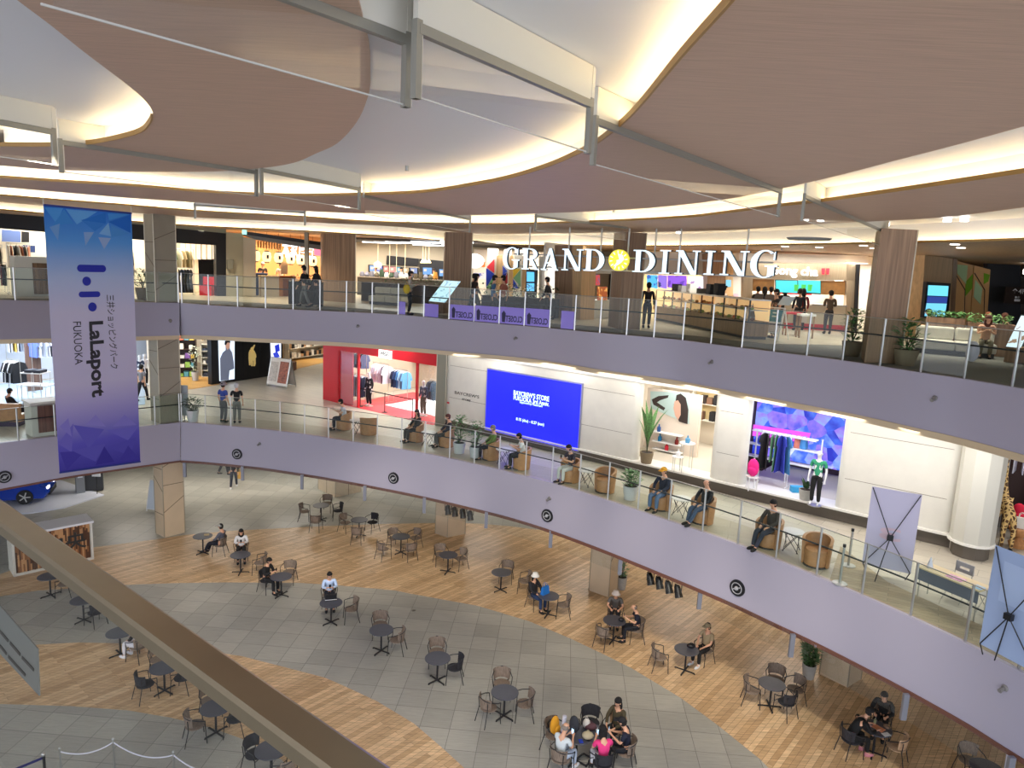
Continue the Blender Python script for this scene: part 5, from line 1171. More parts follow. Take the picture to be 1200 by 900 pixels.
for sx in (-1, 1): q = n_((.12 * sx, .28, .7), .06, b2); q = n_((.12 * sx, .28, .1), .045, q); q = n_((.12 * sx, -.38, .7), .07, b1); n_((.12 * sx, -.4, .1), .045, q)
me = skinmesh(k.v, k.e, k.r); me.materials.clear(); me.materials.append(GIR); o = bpy.data.objects.new('body', me); COL.objects.link(o); o.parent = t
for sx in (-1, 1):
    for y in (.29, -.39): MB().ell((.12 * sx, y + .02, .045), (.06, .08, .045), 10, 6).build('hoof', BLACK, t, True)
q = at(1192, 641, 5); o = MB().lathe([(.2, 0), (.24, .12), (.1, .26), (.1, .3), (.2, .36), (.27, .5), (.27, .56), (.001, .56)], (0, 0, 0), 20).build('wooden_stool', vwood('stool_wood', lin(190, 135, 85), .2), None, True); o.location = q; tag(o, 'turned wooden stool at the toy shop entrance', 'stool')
tote('tote_bag', 'white canvas bag on the turned wooden stool', q + Vector((0, 0, .56)), PGf.rz(), fab(228, 225, 215), .34, .16, .3)
backpack('crimson backpack hanging at the toy shop entrance', PGf.at(1196, 612, -.6) - Vector((0, 0, .2)), PGf.rz() + PI, fab(210, 25, 60), s=1.2)
t = thing('wall_shelf', 'brown display block behind the crimson backpack', 'display block', PGf.p(.9, 5, -1.2)); m = MB(); PGf.box(m, .75, 3, 5, 7.0, -1.45, -.95); wb(m, 'block_body', M('block_brown', lin(74, 44, 38), .5), t); m = MB(); PGf.box(m, .72, 3, 7.0, 7.05, -1.47, -.9); wb(m, 'top', TANL, t)
rack('short rail of pale shirts in the toy shop', PGf.p(.15, 5, -1.0), PGf.p(.8, 5, -.9), 2.9, [('shirt', (225, 225, 238)), ('shirt', (215, 215, 235)), ('shirt', (230, 228, 235))], 'pale shirt hanging high in the toy shop', 'pale shirts in the toy shop', legs=True, s=1.3)
m = MB().ell((0, 0, 0), (.3, .14, .16), 14, 8); m.tube([(-.2, 0, .1), (-.15, 0, .45), (.15, 0, .45), (.2, 0, .1)], .02, 6); o = m.build('duffel_bag', BLACK, None, True); o.location = PGf.p(1.35, 7.22, -1.2); tag(o, 'black duffel bag on top of the brown display block', 'bag')
shoplight(PGf, 1.5, -.8, 8.5, 2.4, 1, 60)
# --- red shop
PF = Plane(at(395, 472, 5), at(508, 498, 5)); L_ = PF.L
struct('wall_red_side', (lambda m: (Plane(at(378.5, 468, 5), at(395, 472, 5)).box(m, 0, Plane(at(378.5, 468, 5), at(395, 472, 5)).L, 5, 8.75, -.5, 0), m)[1])(MB()), REDP)
m = MB(); zz = PF.hit(450, 419)[1]; PF.box(m, -.1, L_ + .1, zz, 8.78, -.4, .02); struct('wall_red_header', m, REDP)
m = MB(); PF.box(m, .0, .14, 5, zz, -.4, .0); struct('wall_red_jamb', m, REDP)
t = thing('shop_front_glass', 'red framed glass front of the red fashion shop', 'shop front', PF.p(0, 5))
for x in (419, 487.5, 396.5): m = MB(); a_ = PF.hit(x, 470)[0]; PF.box(m, a_ - .05, a_ + .05, 5, zz, -.1, 0); wb(m, 'mullion', REDP, t)
for a_, b_ in ((.15, PF.hit(419, 470)[0]), (PF.hit(487.5, 470)[0], L_)): m = MB(); PF.box(m, a_, b_, 5.02, zz, -.06, -.04); wb(m, 'glass_pane', CGLASS, t)
m = MB(); PF.box(m, .1, PF.hit(411, 470)[0], 5.02, zz, -.16, -.12); wb(m, 'inner_panel', M('red_translucent', lin(225, 70, 90), .4), t)
t = thing('shop_sign', 'white box sign with dark letters on the red header', 'sign', PF.at(453, 416)); m = MB(); PF.poly(m, [(445.6, 409.2), (460, 411.5), (459.8, 421), (445.6, 418.8)], .03, .1); wb(m, 'sign_box', M('sign_white', (.85, .85, .85), emit=.9, ecol=(1, 1, 1)), t); tfit(PF, 'WEGO', 447.5, 458, 413.8, .17, INK, t, .105, .003, .008, yc2=415.6)
m = MB(); PF.box(m, .1, L_, 5.0, 5.012, -1.4, .05); PF.box(m, .3, 1.9, 5.0, 5.012, -5, -1.4); struct('floor_red', m, M('floor_red', lin(214, 62, 74), .4))
m = MB(); PF.box(m, 1.9, L_ + 1, 5.0, 5.011, -6, -1.4); struct('floor_white_shop', m, M('floor_white', lin(222, 228, 230), .35))
m = MB(); PF.box(m, -.6, L_ + 1.2, 5, 8.78, -6.2, -6.1); PF.box(m, -.7, -.6, 5, 8.78, -6.2, -.4); PF.box(m, L_ + 1.2, L_ + 1.3, 5, 8.78, -6.2, -.4); struct('wall_red_shop_inner', m, M('shop_taupe', lin(188, 176, 156), .6))
shoplight(PF, 2.0, -2, 8.6, 2.6, 1.6, 170); shoplight(PF, 4.6, -2.6, 8.6, 2.6, 2.4, 240, (.95, .98, 1)); shoplight(PF, 3, -5, 8.6, 4, 1.4, 150)
jn = [(60, 80, 120), (40, 50, 75), (90, 120, 160), (30, 32, 40), (120, 150, 185)]
def rk(label, x0, y0, x1, y1, d, h, kinds, gl, gg, s=1.0):
    a_, b_ = at(x0, y0, 5), at(x1, y1, 5); rack(label, a_, b_, h, kinds, gl, gg, s=s)
rk('rail with jeans and dark tops behind the red shop glass', 412, 471, 428, 475, 0, 1.5, [('trousers', jn[i % 5]) for i in range(7)], 'jeans on the rail nearest the red side wall', 'jeans in the red shop', 1.15)
rk('rail of dark tops above the jeans in the red shop', 413, 468, 429, 472, 0, 2.5, [('shirt', c) for c in ((30, 30, 34), (40, 44, 60), (60, 60, 70), (26, 26, 30), (90, 100, 130))], 'dark top on the high rail of the red shop', 'dark tops in the red shop')
rk('rail of white and lilac shirts mid red shop', 437, 468, 455, 472, 0, 1.95, [('shirt', c) for c in ((225, 225, 232), (200, 195, 215), (235, 235, 240), (210, 205, 220), (90, 90, 100), (205, 205, 212))], 'pale shirt on the middle rail of the red shop', 'pale shirts in the red shop', 1.25)
rk('rail of blue garments towards the white area of the red shop', 461, 471, 477, 475, 0, 1.75, [('shirt', c) for c in ((36, 44, 70), (40, 60, 100), (60, 110, 160), (150, 190, 215), (70, 90, 130), (90, 150, 190))], 'blue garment on the right rail of the red shop', 'blue garments in the red shop', 1.2)
rk('rail of grey coats at the right end of the red shop', 503, 485, 512, 488, 0, 1.7, [('shirt', c) for c in ((120, 120, 125), (90, 92, 100), (130, 150, 175), (100, 130, 160))], 'coat on the right end rail of the red shop', 'coats in the red shop', 1.2)
mannequin('mannequin in a long black dress inside the red shop', at(432.5, 476, 5), PF.n, (24, 26, 34), (24, 26, 34), tk='coat')
mannequin('mannequin in denim jacket and brown trousers behind the red shop glass', at(496, 487.5, 5), PF.n, (60, 72, 100), (82, 72, 60), tk='coat')
wall_p = Plane(PF.p(0, 5), PF.p(1, 5), 6.0)
shelfunit('white wall shelf with dark bags at the back of the red shop', wall_p, wall_p.hit(480, 440)[0], wall_p.hit(516, 440)[0], 6.6, 8.2, 0, .3, 3, WHITE, goods=[(30, 30, 34), (60, 60, 66), (100, 90, 90)], gl='bag on the back wall shelf of the red shop', gg='bags in the red shop', seed=8)
for k_, (x, y) in enumerate(((422, 476.5), (450.7, 483.5), (483, 490.8))):
    p = at(x, y, 5); t = thing('stanchion', ('black belt post at the left end of the red shop queue', 'black belt post in the middle of the red shop queue', 'black belt post at the right end of the red shop queue')[k_], 'barrier post', p); MB().cyl((0, 0, 0), (0, 0, .95), .022, None, 8).build('post', BLACK, t); MB().cyl((0, 0, 0), (0, 0, .025), .15, None, 16).build('foot', BLACK, t)
    if k_: solo('barrier_belt', MB().beam(last_p + Vector((0, 0, .9)), p + Vector((0, 0, .9)), .006, .05), BLACK, 'black belt between the %s posts of the red shop queue' % ('left and middle', 'middle and right')[k_ - 1], 'belt')
    last_p = p
# --- black shop with gold rider emblem
PO = Plane(at(248.5, 451, 5), at(317, 440.5, 5)); BLK = M('shop_black', lin(22, 24, 28), .35)
m = MB(); PO.box(m, 0, PO.hit(331, 430)[0] + .02, 5, 8.78, -.3, 0); struct('wall_black_shop', m, BLK)
for nm, pts_, lb, mt in (('lit_poster', [(255.5, 397), (274, 398.3), (274, 444), (257, 446.5)], 'tall lit poster of a man in a grey suit on the black shop wall', M('poster_lit_grey', (.5, .55, .6), emit=1.0, ecol=lin(208, 222, 240))), ('lit_poster', [(316.5, 399.5), (328.5, 401), (328.5, 429.5), (318, 431.5)], 'tall lit poster with blue abstract shapes at the black wall end', M('poster_lit_white', (.6, .6, .6), emit=1.0, ecol=lin(220, 225, 245)))):
    t = thing(nm, lb, 'poster', PO.at(*pts_[3])); m = MB(); PO.poly(m, pts_, .01, .06); wb(m, 'lit_panel', mt, t)
    if 'grey suit' in lb:
        sil = MB(); PO.poly(sil, [(257.5, 446), (257, 420), (260, 413), (263.5, 410), (263.2, 403), (267.5, 401.5), (268.5, 409), (271, 413), (273, 425), (273.5, 432), (268, 434), (267, 445)], .061, .066); wb(sil, 'printed_figure', M('print_suit', lin(110, 118, 140), .5, emit=.35, ecol=lin(110, 118, 140)), t)
        sil = MB(); PO.poly(sil, [(262.8, 400.5), (266.5, 399.5), (268.6, 402), (268.3, 407.5), (265.5, 410), (263.2, 406)], .067, .069); wb(sil, 'printed_face', M('print_face', lin(205, 160, 140), .5, emit=.4, ecol=lin(205, 160, 140)), t)
        sil = MB(); PO.poly(sil, [(262, 403.5), (262.5, 399.6), (265.5, 398.4), (268.8, 399.6), (268.9, 401.6), (265.5, 401.2), (263.6, 404.5)], .07, .072); wb(sil, 'printed_hair', M('print_hair', lin(30, 28, 40), .5), t)
    else:
        for pts2, c in (([(321, 405), (326, 403), (327, 411), (322, 413)], (40, 60, 220)), ([(319, 414), (324, 412), (327, 418), (321, 420)], (60, 80, 230)), ([(320, 421), (325, 419), (327, 425), (321, 427)], (225, 140, 110))): s2 = MB(); PO.poly(s2, pts2, .061, .066); wb(s2, 'printed_shape', M('print_%d_%d' % (c[0], c[2]), lin(*c), .5, emit=.5, ecol=lin(*c)), t)
GOLD = M('emblem_gold', lin(235, 205, 130), .3, .5, emit=.25, ecol=lin(235, 205, 130))
t = thing('wall_emblem', 'gold horse and rider emblem on the black shop wall', 'emblem', PO.at(295, 430))
for nm, pts_ in (('horse', [(291.2, 420), (291.3, 413.5), (292.5, 410), (294.5, 409.5), (297.5, 411), (299.3, 415), (299.8, 418), (298.8, 420), (299, 426), (298, 429), (296.8, 429), (297, 423), (295.8, 422), (295.7, 429), (294.2, 429), (294, 422), (293.4, 423), (293, 428), (291.8, 428)]), ('rider', [(293.3, 411), (293.6, 408), (295.2, 406.4), (296.6, 408.2), (296.6, 411.2), (295.2, 413)]), ('mallet', [(295.6, 408), (297.2, 404.4), (298.4, 404), (298, 405.4), (296.6, 409)])):
    m = MB(); PO.poly(m, pts_, .005, .05); wb(m, nm, GOLD, t)
m = MB(); [PO.box(m, u_, u_ + .02, 5.2, 8.7, .0, .008) for u_ in (PO.hit(285, 430)[0], PO.hit(304.5, 430)[0])]; struct('trim_black_wall', m, M('black_gloss', (.03, .03, .035), .15))
YW = planks('yellow_boards', lin(214, 166, 96), lin(196, 148, 80), lin(150, 105, 55), 10, 2, .2, .35, .004, .15)
P = [at(x, y, 5) for x, y in ((190, 457), (225, 456), (266, 449), (255, 440), (190, 438))]; struct('floor_yellow_left', MB().prism([(p.x, p.y) for p in P], 4.99, 5.012), YW)
P = [at(x, y, 5) for x, y in ((334, 438), (341, 434), (381, 424.5), (395, 421), (330, 419), (328, 432))]; struct('floor_yellow_right', MB().prism([(p.x, p.y) for p in P], 4.99, 5.012), YW)
PQ = Plane(at(205, 442, 5), at(256, 442, 5))
shelfunit('tall dark shelf of bright folded clothes behind the black shop', PQ, PQ.hit(204, 430)[0], PQ.hit(230, 430)[0], 5, 8.7, -.4, 0, 7, M('shelf_walnut', lin(52, 30, 24), .5), goods=[(225, 110, 80), (240, 200, 90), (150, 190, 90), (130, 90, 160), (90, 160, 180), (230, 225, 215)], gl='folded clothes on the tall dark shelf', gg='folded clothes on the dark shelf', seed=4, dens=.95)
shelfunit('cream shelving with folded goods beside the black shop wall', PQ, PQ.hit(236, 430)[0], PQ.hit(252, 430)[0], 5, 6.9, -.4, 0, 5, CREAM, goods=[(28, 30, 36), (60, 70, 90), (225, 225, 220)], gl='folded goods on the cream shelving', gg='folded goods on the cream shelving', seed=6)
rack('rail of jackets over the cream shelving', PQ.p(PQ.hit(237, 430)[0], 5, -.2), PQ.p(PQ.hit(251, 430)[0], 5, -.2), 3.0, [('shirt', c) for c in ((180, 150, 100), (50, 60, 60), (30, 40, 60), (40, 60, 60), (60, 50, 40))], 'jacket on the rail above cream shelving', 'jackets over the cream shelving', legs=False, s=1.1)
m = MB(); PQ.box(m, -1.5, PQ.L + .2, 5, 8.78, -.6, -.5); struct('wall_shelf_shop', m, INW)
plant('white flowering arrangement in front of the dark shelf', at(229, 446, 5), 2.0, 'white', .2, .5, 'bush', 6, 90, .4, mat=M('flower_white', lin(205, 215, 195), .6))
q = PQ.p(1, 8.6, .8); area(q, 3, 1.4, 150, (1, .9, .75))
PN = Plane(at(331, 424, 5), at(384, 416, 5)); m = MB(); PN.box(m, -2, PN.L + 4, 5, 8.78, -.1, 0); struct('wall_bag_shop', m, INW)
shelfunit('pale shelving with bags at the back of the bag shop', PN, .2, PN.L - .2, 5.2, 7.2, .02, .4, 3, CREAM, goods=[(40, 36, 34), (180, 140, 100), (220, 215, 205)], gl='goods on the bag shop shelving', gg='goods in the bag shop', seed=12)
a_, b_ = at(338, 428, 5), at(381, 424, 5); t = thing('bag_rail', 'black rail with hanging round bags beyond the red shop', 'rail', a_); wb(MB().tube([a_ + Vector((0, 0, 3.1)), b_ + Vector((0, 0, 3.1))], .03, 6), 'rail', BLACK, t); [wb(MB().tube([q + Vector((0, 0, 3.7)), q + Vector((0, 0, 3.1))], .02, 5), 'hanger_rod', BLACK, t) for q in (a_, b_)]
for k_, x in enumerate((344, 353.5, 363, 372)):
    q = a_.lerp(b_, (x - 338) / 43); o = MB().lathe([(.12, -.2), (.33, -.16), (.36, 0), (.33, .16), (.12, .2)], (0, 0, 0), 16).tube([(-.18, 0, .2), (0, 0, .95), (.18, 0, .2)], .02, 5).build('round_bag', BLACK, None, True); o.location = q + Vector((0, 0, 2.15)); tag(o, 'round black bag hanging from the rail beyond the red shop', 'bag', 'round black bags on the rail')
area(PN.p(2, 8.6, 2), 4, 2, 190, (1, .92, .8))
t = thing('display_cube', 'brown leather display cube at the bag shop entrance', 'display cube', at(335, 434, 5)); MB().box(-.55, -.4, .012, .55, .4, .55).build('cube_body', M('leather_brown', lin(120, 66, 40), .5), t)
# --- far left clothing shop
PLs = Plane(at(-60, 452, 5), at(170, 436, 5))
m = MB(); PLs.box(m, -3, PLs.L + 1.5, 5, 8.78, -.3, 0); struct('wall_left_shop', m, M('left_shop_back', lin(200, 205, 215), .6))
P = [at(x, y, 5) for x, y in ((-80, 487), (66, 484), (170, 474), (170, 438), (-80, 455))]; struct('floor_left_shop', MB().prism([(p.x, p.y) for p in P], 4.99, 5.012), M('floor_blue_grey', lin(170, 190, 208), .25))
wc = [(225, 228, 235), (40, 44, 58), (200, 205, 215), (230, 190, 90), (235, 235, 238), (120, 130, 150)]
rk('back rail of white shirts at the top left of the clothes shop', 10, 452, 36, 450, 0, 2.9, [('shirt', wc[i % 6]) for i in range(9)], 'shirt on the high back rail of the left clothes shop', 'shirts on the left high rail', 1.5)
rk('second high rail of pale shirts nearer the banner', 40, 460, 66, 457, 0, 2.9, [('shirt', c) for c in ((90, 110, 190), (205, 210, 225), (225, 228, 235), (190, 195, 210), (200, 200, 210), (60, 60, 70), (215, 215, 225))], 'pale shirt on the second high rail of the clothes shop', 'shirts on the second high rail', 1.5)
rk('front rail of black and white shirts in the left clothes shop', 12, 468, 26, 470, 0, 1.9, [('shirt', c) for c in ((30, 32, 40), (230, 230, 232), (30, 32, 40), (26, 28, 34), (225, 226, 230), (22, 24, 28), (24, 26, 32))], 'shirt on the front rail of the left clothes shop', 'shirts on the front rail', 1.35)
t = thing('timber_screen', 'screen of upright dark timber boards in the left clothes shop', 'screen', at(40, 458, 5)); pq = Plane(at(33, 459, 5), at(50, 457, 5))
for k_ in range(6): m = MB(); pq.box(m, k_ * pq.L / 6, k_ * pq.L / 6 + .12, 5, 8.7, -.1, 0); wb(m, 'board', vwood('screen_timber', lin(110, 84, 72), .3), t)
t = thing('display_table', 'wire display table with folded clothes in the left shop', 'display table', at(44, 478, 5)); c_ = at(44, 476, 5)
wb(MB().box(c_.x - .75, c_.y - .5, 5.012, c_.x + .75, c_.y + .5, 5.08), 'platform', DARK, t)
for zz_, w_ in ((5.95, .65), (6.5, .45)): wb(MB().box(c_.x - w_, c_.y - .35, zz_, c_.x + w_, c_.y + .35, zz_ + .04), 'shelf', WHITE, t)
for x in (-.62, -.42, .42, .62): wb(MB().tube([(c_.x + x, c_.y - .33, 5.08), (c_.x + x, c_.y - .33, 6.5 if abs(x) < .5 else 5.95)], .012, 5).tube([(c_.x + x, c_.y + .33, 5.08), (c_.x + x, c_.y + .33, 6.5 if abs(x) < .5 else 5.95)], .012, 5), 'leg', STEEL, t)
for k_, x in enumerate((-.3, .1)): solo('folded_shirt', MB().box(c_.x + x, c_.y - .3, 6.54, c_.x + x + .3, c_.y + .2, 6.66), fab(40, 44, 56), 'folded dark shirt on the wire display table', 'garment', 'folded shirts on the wire table')
for px, py, p_ in ((30, 470, 260), (60, 455, 200), (-20, 465, 150)): q = at(px, py, 5); area((q.x, q.y, 8.6), 3, 2, p_, (.86, .93, 1))
mannequin('mannequin in beige trousers in the shop between banner and column', at(164.5, 454, 5), (1, -1, 0), (60, 70, 95), (180, 140, 90)); mannequin('second mannequin in white tee beside the banner', at(170, 452, 5), (1, -1, 0), (225, 225, 232), (30, 30, 34))
person('person with a black bag walking between banner and column', at(175.5, 470, 5) + Vector((-.35, 0, 0)), (.2, 1, 0), 'walk', 'short_top', (120, 120, 125), legc=(30, 30, 34))
t = thing('counter', 'white counter with dark timber infill on the middle floor by the banner', 'counter', at(32, 512, 5)); pl = Plane(at(39, 513, 5), at(70, 509, 5))
m = MB(); pl.box(m, 0, pl.L + .3, 5, 6.25, -.9, -.05); wb(m, 'body', CREAM, t); m = MB(); pl.box(m, -.06, pl.L + .3, 6.25, 6.32, -.95, .04); wb(m, 'top', CREAM, t); m = MB(); pl.box(m, .2, pl.L + .2, 5.15, 6.2, -.05, .01); wb(m, 'timber_infill', vwood('infill_red', lin(120, 78, 66), .5, 30), t)
# bench left
t = thing('bench', 'tan upholstered bench at the left edge of the middle floor', 'bench', at(5, 498, 5), .12); MB().box(-2.2, -.3, .2, .75, .3, .46).build('seat', TANL, t); MB().box(-2.2, -.3, .46, .75, -.16, .92).build('backrest', TANL, t); MB().box(-2.1, -.25, 0, .65, .25, .2).build('base', fab(70, 56, 80), t)
person('person in black seated on the tan bench at far left', at(14, 493, 5) + Vector((0, .1, 0)), (.6, 1, 0), 'sit_lap', 'long_top', (24, 24, 28))
# ================================================================ MIDDLE FLOOR: deck furniture
def tub():
    t = thing('tub_chair', 'x', 'chair'); N = 20
    def ring(r, z, a0=-.05): return [Vector((math.cos(a) * r, math.sin(a) * r, z)) for a in [PI * (-a0) + PI + (PI + 2 * PI * a0) * i / N for i in range(N + 1)]]
    m = MB(); a, b = .36, .30
    z_top = lambda i: .76 - .14 * (abs(i - N / 2) / (N / 2)) ** 3
    o0, o1 = ring(a - .03, .02, .12), ring(a + .01, .7, .12); i0_, i1 = ring(b - .02, .02, .12), ring(b + .0, .7, .12)
    for L__ in (o1, i1):
        for i, p in enumerate(L__): p.z = z_top(i)
    m.strip(o0, o1); m.strip(o1, i1); m.strip(i1, i0_); m.add([o0[0], o1[0], i1[0], i0_[0]], [(0, 1, 2, 3)]); m.add([o0[-1], o1[-1], i1[-1], i0_[-1]], [(0, 1, 2, 3)])
    m.build('backrest', TANL, t, True); MB().lathe([(.27, .04), (.29, .38), (.27, .43), (.001, .435)], (0, 0, 0), 24).build('seat', TANL, t, True)
    MB().lathe([(.3, 0), (.3, .03), (.001, .03)], (0, 0, 0), 20).build('base', DARK, t); return t
TUB = tub(); KIDS[TUB.name] = [(c, kids(c)) for c in kids(TUB)]
def wt():
    t = thing('low_table', 'x', 'table'); MB().lathe([(.001, .52), (.29, .52), (.3, .53), (.29, .545), (.001, .545)], (0, 0, 0), 28).build('tabletop', M('low_top', lin(205, 203, 200), .4), t)
    for k in range(4):
        a = k * PI / 2; b = a + PI * .55; MB().tube([(.24 * math.cos(a), .24 * math.sin(a), .52), (.26 * math.cos(b), .26 * math.sin(b), 0)], .009, 5).tube([(.24 * math.cos(b), .24 * math.sin(b), .52), (.26 * math.cos(a), .26 * math.sin(a), 0)], .009, 5).build('leg', BLACK, t)
    return t
LT = wt(); KIDS[LT.name] = [(c, kids(c)) for c in kids(LT)]
used = set()
def tubat(x, y, ang, label):
    p = at(x, y, 5.0)
    if 'tub' not in used: used.add('tub'); TUB.location = p; TUB.rotation_euler = (0, 0, math.radians(ang) - PI / 2); tag(TUB, label, None, 'tan tub chairs on the middle floor'); return p
    dup(TUB, p, math.radians(ang) - PI / 2, label, 'tan tub chairs on the middle floor'); return p
def lowt(x, y, label):
    p = at(x, y, 5)
    if 'lt' not in used: used.add('lt'); LT.location = p; tag(LT, label, None, 'low wire tables on the middle floor'); return p
    dup(LT, p, random.random(), label, 'low wire tables on the middle floor'); return p
def sit2(x, y, ang, clabel, plabel, pose, *a, **k):
    p = tubat(x, y, ang, clabel); d = Vector((math.cos(math.radians(ang)), math.sin(math.radians(ang)), 0)); return person(plabel, p + d * .0 + Vector((0, 0, -.03)), d, pose, *a, **k)
p = sit2(402, 503, 200, 'tub chair under the person in white shirt raising a phone', 'person in white shirt and dark cap raising a phone, leftmost deck seat', 'sit_phone', 'short_top', (222, 224, 228), legc=(28, 30, 40), head='short_hair'); phone(p, 'sit_phone', 'phone raised on the leftmost deck seat')
tubat(432, 509, 100, 'empty tub chair with its back to the railing by the red shop'); lowt(418, 507, 'low table between the two leftmost tub chairs')
sit2(486, 517, 215, 'tub chair under the person in black headscarf', 'person in dark headscarf and grey clothes on the deck', 'sit_lap', 'coat', (40, 36, 36), legc=(52, 50, 48), head='long_hair', headc=(50, 40, 40))
sit2(522, 523, 200, 'tub chair under the dark clothed person left of the planters', 'balding person in dark navy top left of the white planters', 'sit_lap', 'long_top', (40, 40, 50), legc=(72, 70, 64), head='short_hair', headc=(90, 50, 44)); lowt(502, 522, 'low wire table between the two dark clothed sitters')
plant('taller leafy shrub in white pot, left of the two before the blue screen', at(538, 531, 5), 1.5, 'white', .24, .42, 'bush', 21, 130, .34); plant('taller leafy shrub in white pot, right of the two before the blue screen', at(557, 536, 5), 1.45, 'white', .24, .42, 'bush', 22, 130, .34)
sit2(574, 538, 190, 'tub chair under the person in green jacket', 'grey haired person in green jacket before the blue screen', 'sit_lap', 'long_top', (110, 140, 60), legc=(34, 36, 46), head='short_hair', headc=(120, 115, 108)); lowt(590, 543, 'low wire table in front of the blue screen')
p = sit2(610, 549, 185, 'tub chair under the white shirted person before the screen', 'person in white shirt with black hair before the blue screen', 'sit_phone', 'short_top', (228, 228, 230), legc=(28, 28, 32)); phone(p, 'sit_phone', 'phone of the white shirted person before the screen')
p = sit2(667, 564, 215, 'tub chair under the person in pale trousers', 'person in dark top and pale trousers past the screen edge', 'sit_phone', 'short_top', (50, 44, 60), legc=(205, 205, 200)); phone(p, 'sit_phone', 'phone of the person in pale trousers')
lowt(687, 569, 'low wire table beside the empty tan tub chair'); tubat(708, 576, 225, 'empty tan tub chair beside the leafy planter')
plant('leafy bush in white pot next to the empty tan tub chair', at(738, 585, 5), .95, 'white', .24, .45, 'bush', 23, 150, .36)
sit2(773, 596, 225, 'tub chair under the person in yellow beanie', 'person in yellow beanie, navy jacket and jeans', 'sit_lap', 'long_top', (34, 40, 60), legc=(88, 112, 145), head='cap', headc=(225, 165, 40))
lowt(797, 604, 'low wire table between yellow beanie and black jacket sitters')
sit2(822, 612, 215, 'tub chair under the man in black jacket and jeans', 'short haired man in black jacket and jeans with legs stretched', 'sit_lap_cross', 'long_top', (26, 28, 32), legc=(60, 78, 104), head='thin_hair', headc=(90, 70, 60))
sit2(899, 640, 215, 'tub chair under the person in taupe jacket', 'person in taupe jacket looking down near the empty tub chair', 'sit_lap_cross', 'long_top', (70, 62, 54), legc=(52, 56, 68)); lowt(927, 645, 'low wire table near the taupe jacket sitter'); tubat(955, 662, 235, 'empty tan tub chair at the right end of the deck seats')
# couple standing behind the rail, planter and poster frames
a_, b_ = at(258, 497, 5), at(274, 498, 5)
person('person in blue and white top with sun hat standing at the rail', a_ + Vector((0, .35, 0)), (.4, 1, 0), 'stand', 'short_top', (60, 80, 160), legc=(90, 90, 90), head='bucket_hat', headc=(150, 140, 145), shoec=(40, 50, 40))
person('grey haired man in black top standing at the rail', b_ + Vector((0, .35, 0)), (-.2, 1, 0), 'stand', 'short_top', (20, 20, 24), legc=(110, 108, 100), head='short_hair', headc=(190, 190, 190))
plant('wispy grey green shrub in a white cylinder pot beside the column', at(226, 494, 5), 1.05, 'white', .25, .5, 'bush', 31, 130, .5, mat=M('leaf_greygreen', (.10, .14, .09), .6, noise=.4))
PFR = [M('poster_pale', (.6, .6, .6)), WHITE]
t, pl = aboard('A-frame poster stand with food photos between black and red shops', at(313, 452, 5), at(336, 455.5, 5), 1.55, [M('board_white', lin(222, 216, 208), .5), STEEL], 5)
m = MB(); tl = lambda u0_, u1_, z0_, z1_: m.slab([pl.p(u, z, -.35 * (z - 5.12) / 1.43 + .03) for u, z in ((u0_, z0_), (u1_, z0_), (u1_, z1_), (u0_, z1_))], pl.n * .012)
tl(pl.L * .52, pl.L * .95, 5.25, 6.4); wb(m, 'food_photo', M('food_print', lin(150, 82, 58), .5, noise=.6, nscale=9), t); m = MB(); tl(pl.L * .06, pl.L * .44, 5.3, 6.35); wb(m, 'menu_print', M('menu_print', lin(190, 180, 170), .5, noise=.25, nscale=14), t)
for nm_, x, y in (('low info stand with white sheets behind the planter', 216, 492), ):
    t = thing('info_stand', nm_, 'stand', at(x, y, 5)); MB().box(-.18, -.03, .2, .18, .03, 1.5).build('panel', M('panel_grey', (.4, .42, .44), .5), t); MB().box(-.2, -.2, 0, .2, .2, .03).build('foot', STEEL, t); MB().box(-.02, -.02, .03, .02, .02, .2).build('pole', STEEL, t)
# ---- right end of the deck: banners, desk, posts
def xbanner(label, pxs, H, mat, leg=.62):
    pl = Plane(at(*pxs[0], 5), at(*pxs[1], 5)); t = thing('banner_stand', label, 'banner stand', pl.p(pl.L / 2, 5, .3)); z0 = 5.18
    m = MB(); pl.box(m, 0, pl.L, z0, z0 + H, -.008, 0); wb(m, 'banner', mat, t); hub = pl.p(pl.L / 2, z0 + H * .42, .14)
    f = MB(); [f.tube([hub, pl.p(u, z, .01)], .011, 6) for u, z in ((.02, z0 + H - .02), (pl.L - .02, z0 + H - .02), (.02, z0 + .02), (pl.L - .02, z0 + .02))]; f.tube([hub, pl.p(pl.L * .32, 5.02, leg)], .012, 6); f.tube([pl.p(.02, z0 + .02, .01), pl.p(.1, 5.0, .0)], .012, 6); f.tube([pl.p(pl.L - .02, z0 + .02, .01), pl.p(pl.L - .1, 5.0, .0)], .012, 6); wb(f, 'frame', BLACK, t)
    wb(MB().obox(hub, pl.u * .07, Vector((0, 0, .06)), pl.n * .05), 'hub', BLACK, t); return t, pl
def trans(name, col, a=.75):
    m = M(name, col, .6); m.node_tree.nodes['Principled BSDF'].inputs['Transmission Weight'].default_value = .0; return m
t, pl = xbanner('pale lilac cross-frame banner seen from behind on the deck', ((1009, 668), (1066, 681)), 2.0, trans('banner_lilac', lin(205, 200, 222)))
o = tfit(pl, '3', 1030, 1056, 627, .3, M('faint_pink', lin(222, 196, 208), .6), t, .003, .002, .01, mirror=True)
t, pl = xbanner('large pale blue cross-frame banner at the deck end by the corner', ((1146, 764), (1212, 800)), 2.05, trans('banner_blue', lin(160, 180, 215)), leg=.02)
m = MB(); pl.box(m, pl.L * .2, pl.L * .72, 6.2, 7.0, .002, .006); wb(m, 'printed_block', M('print_paleblue', lin(174, 194, 226), .6), t)
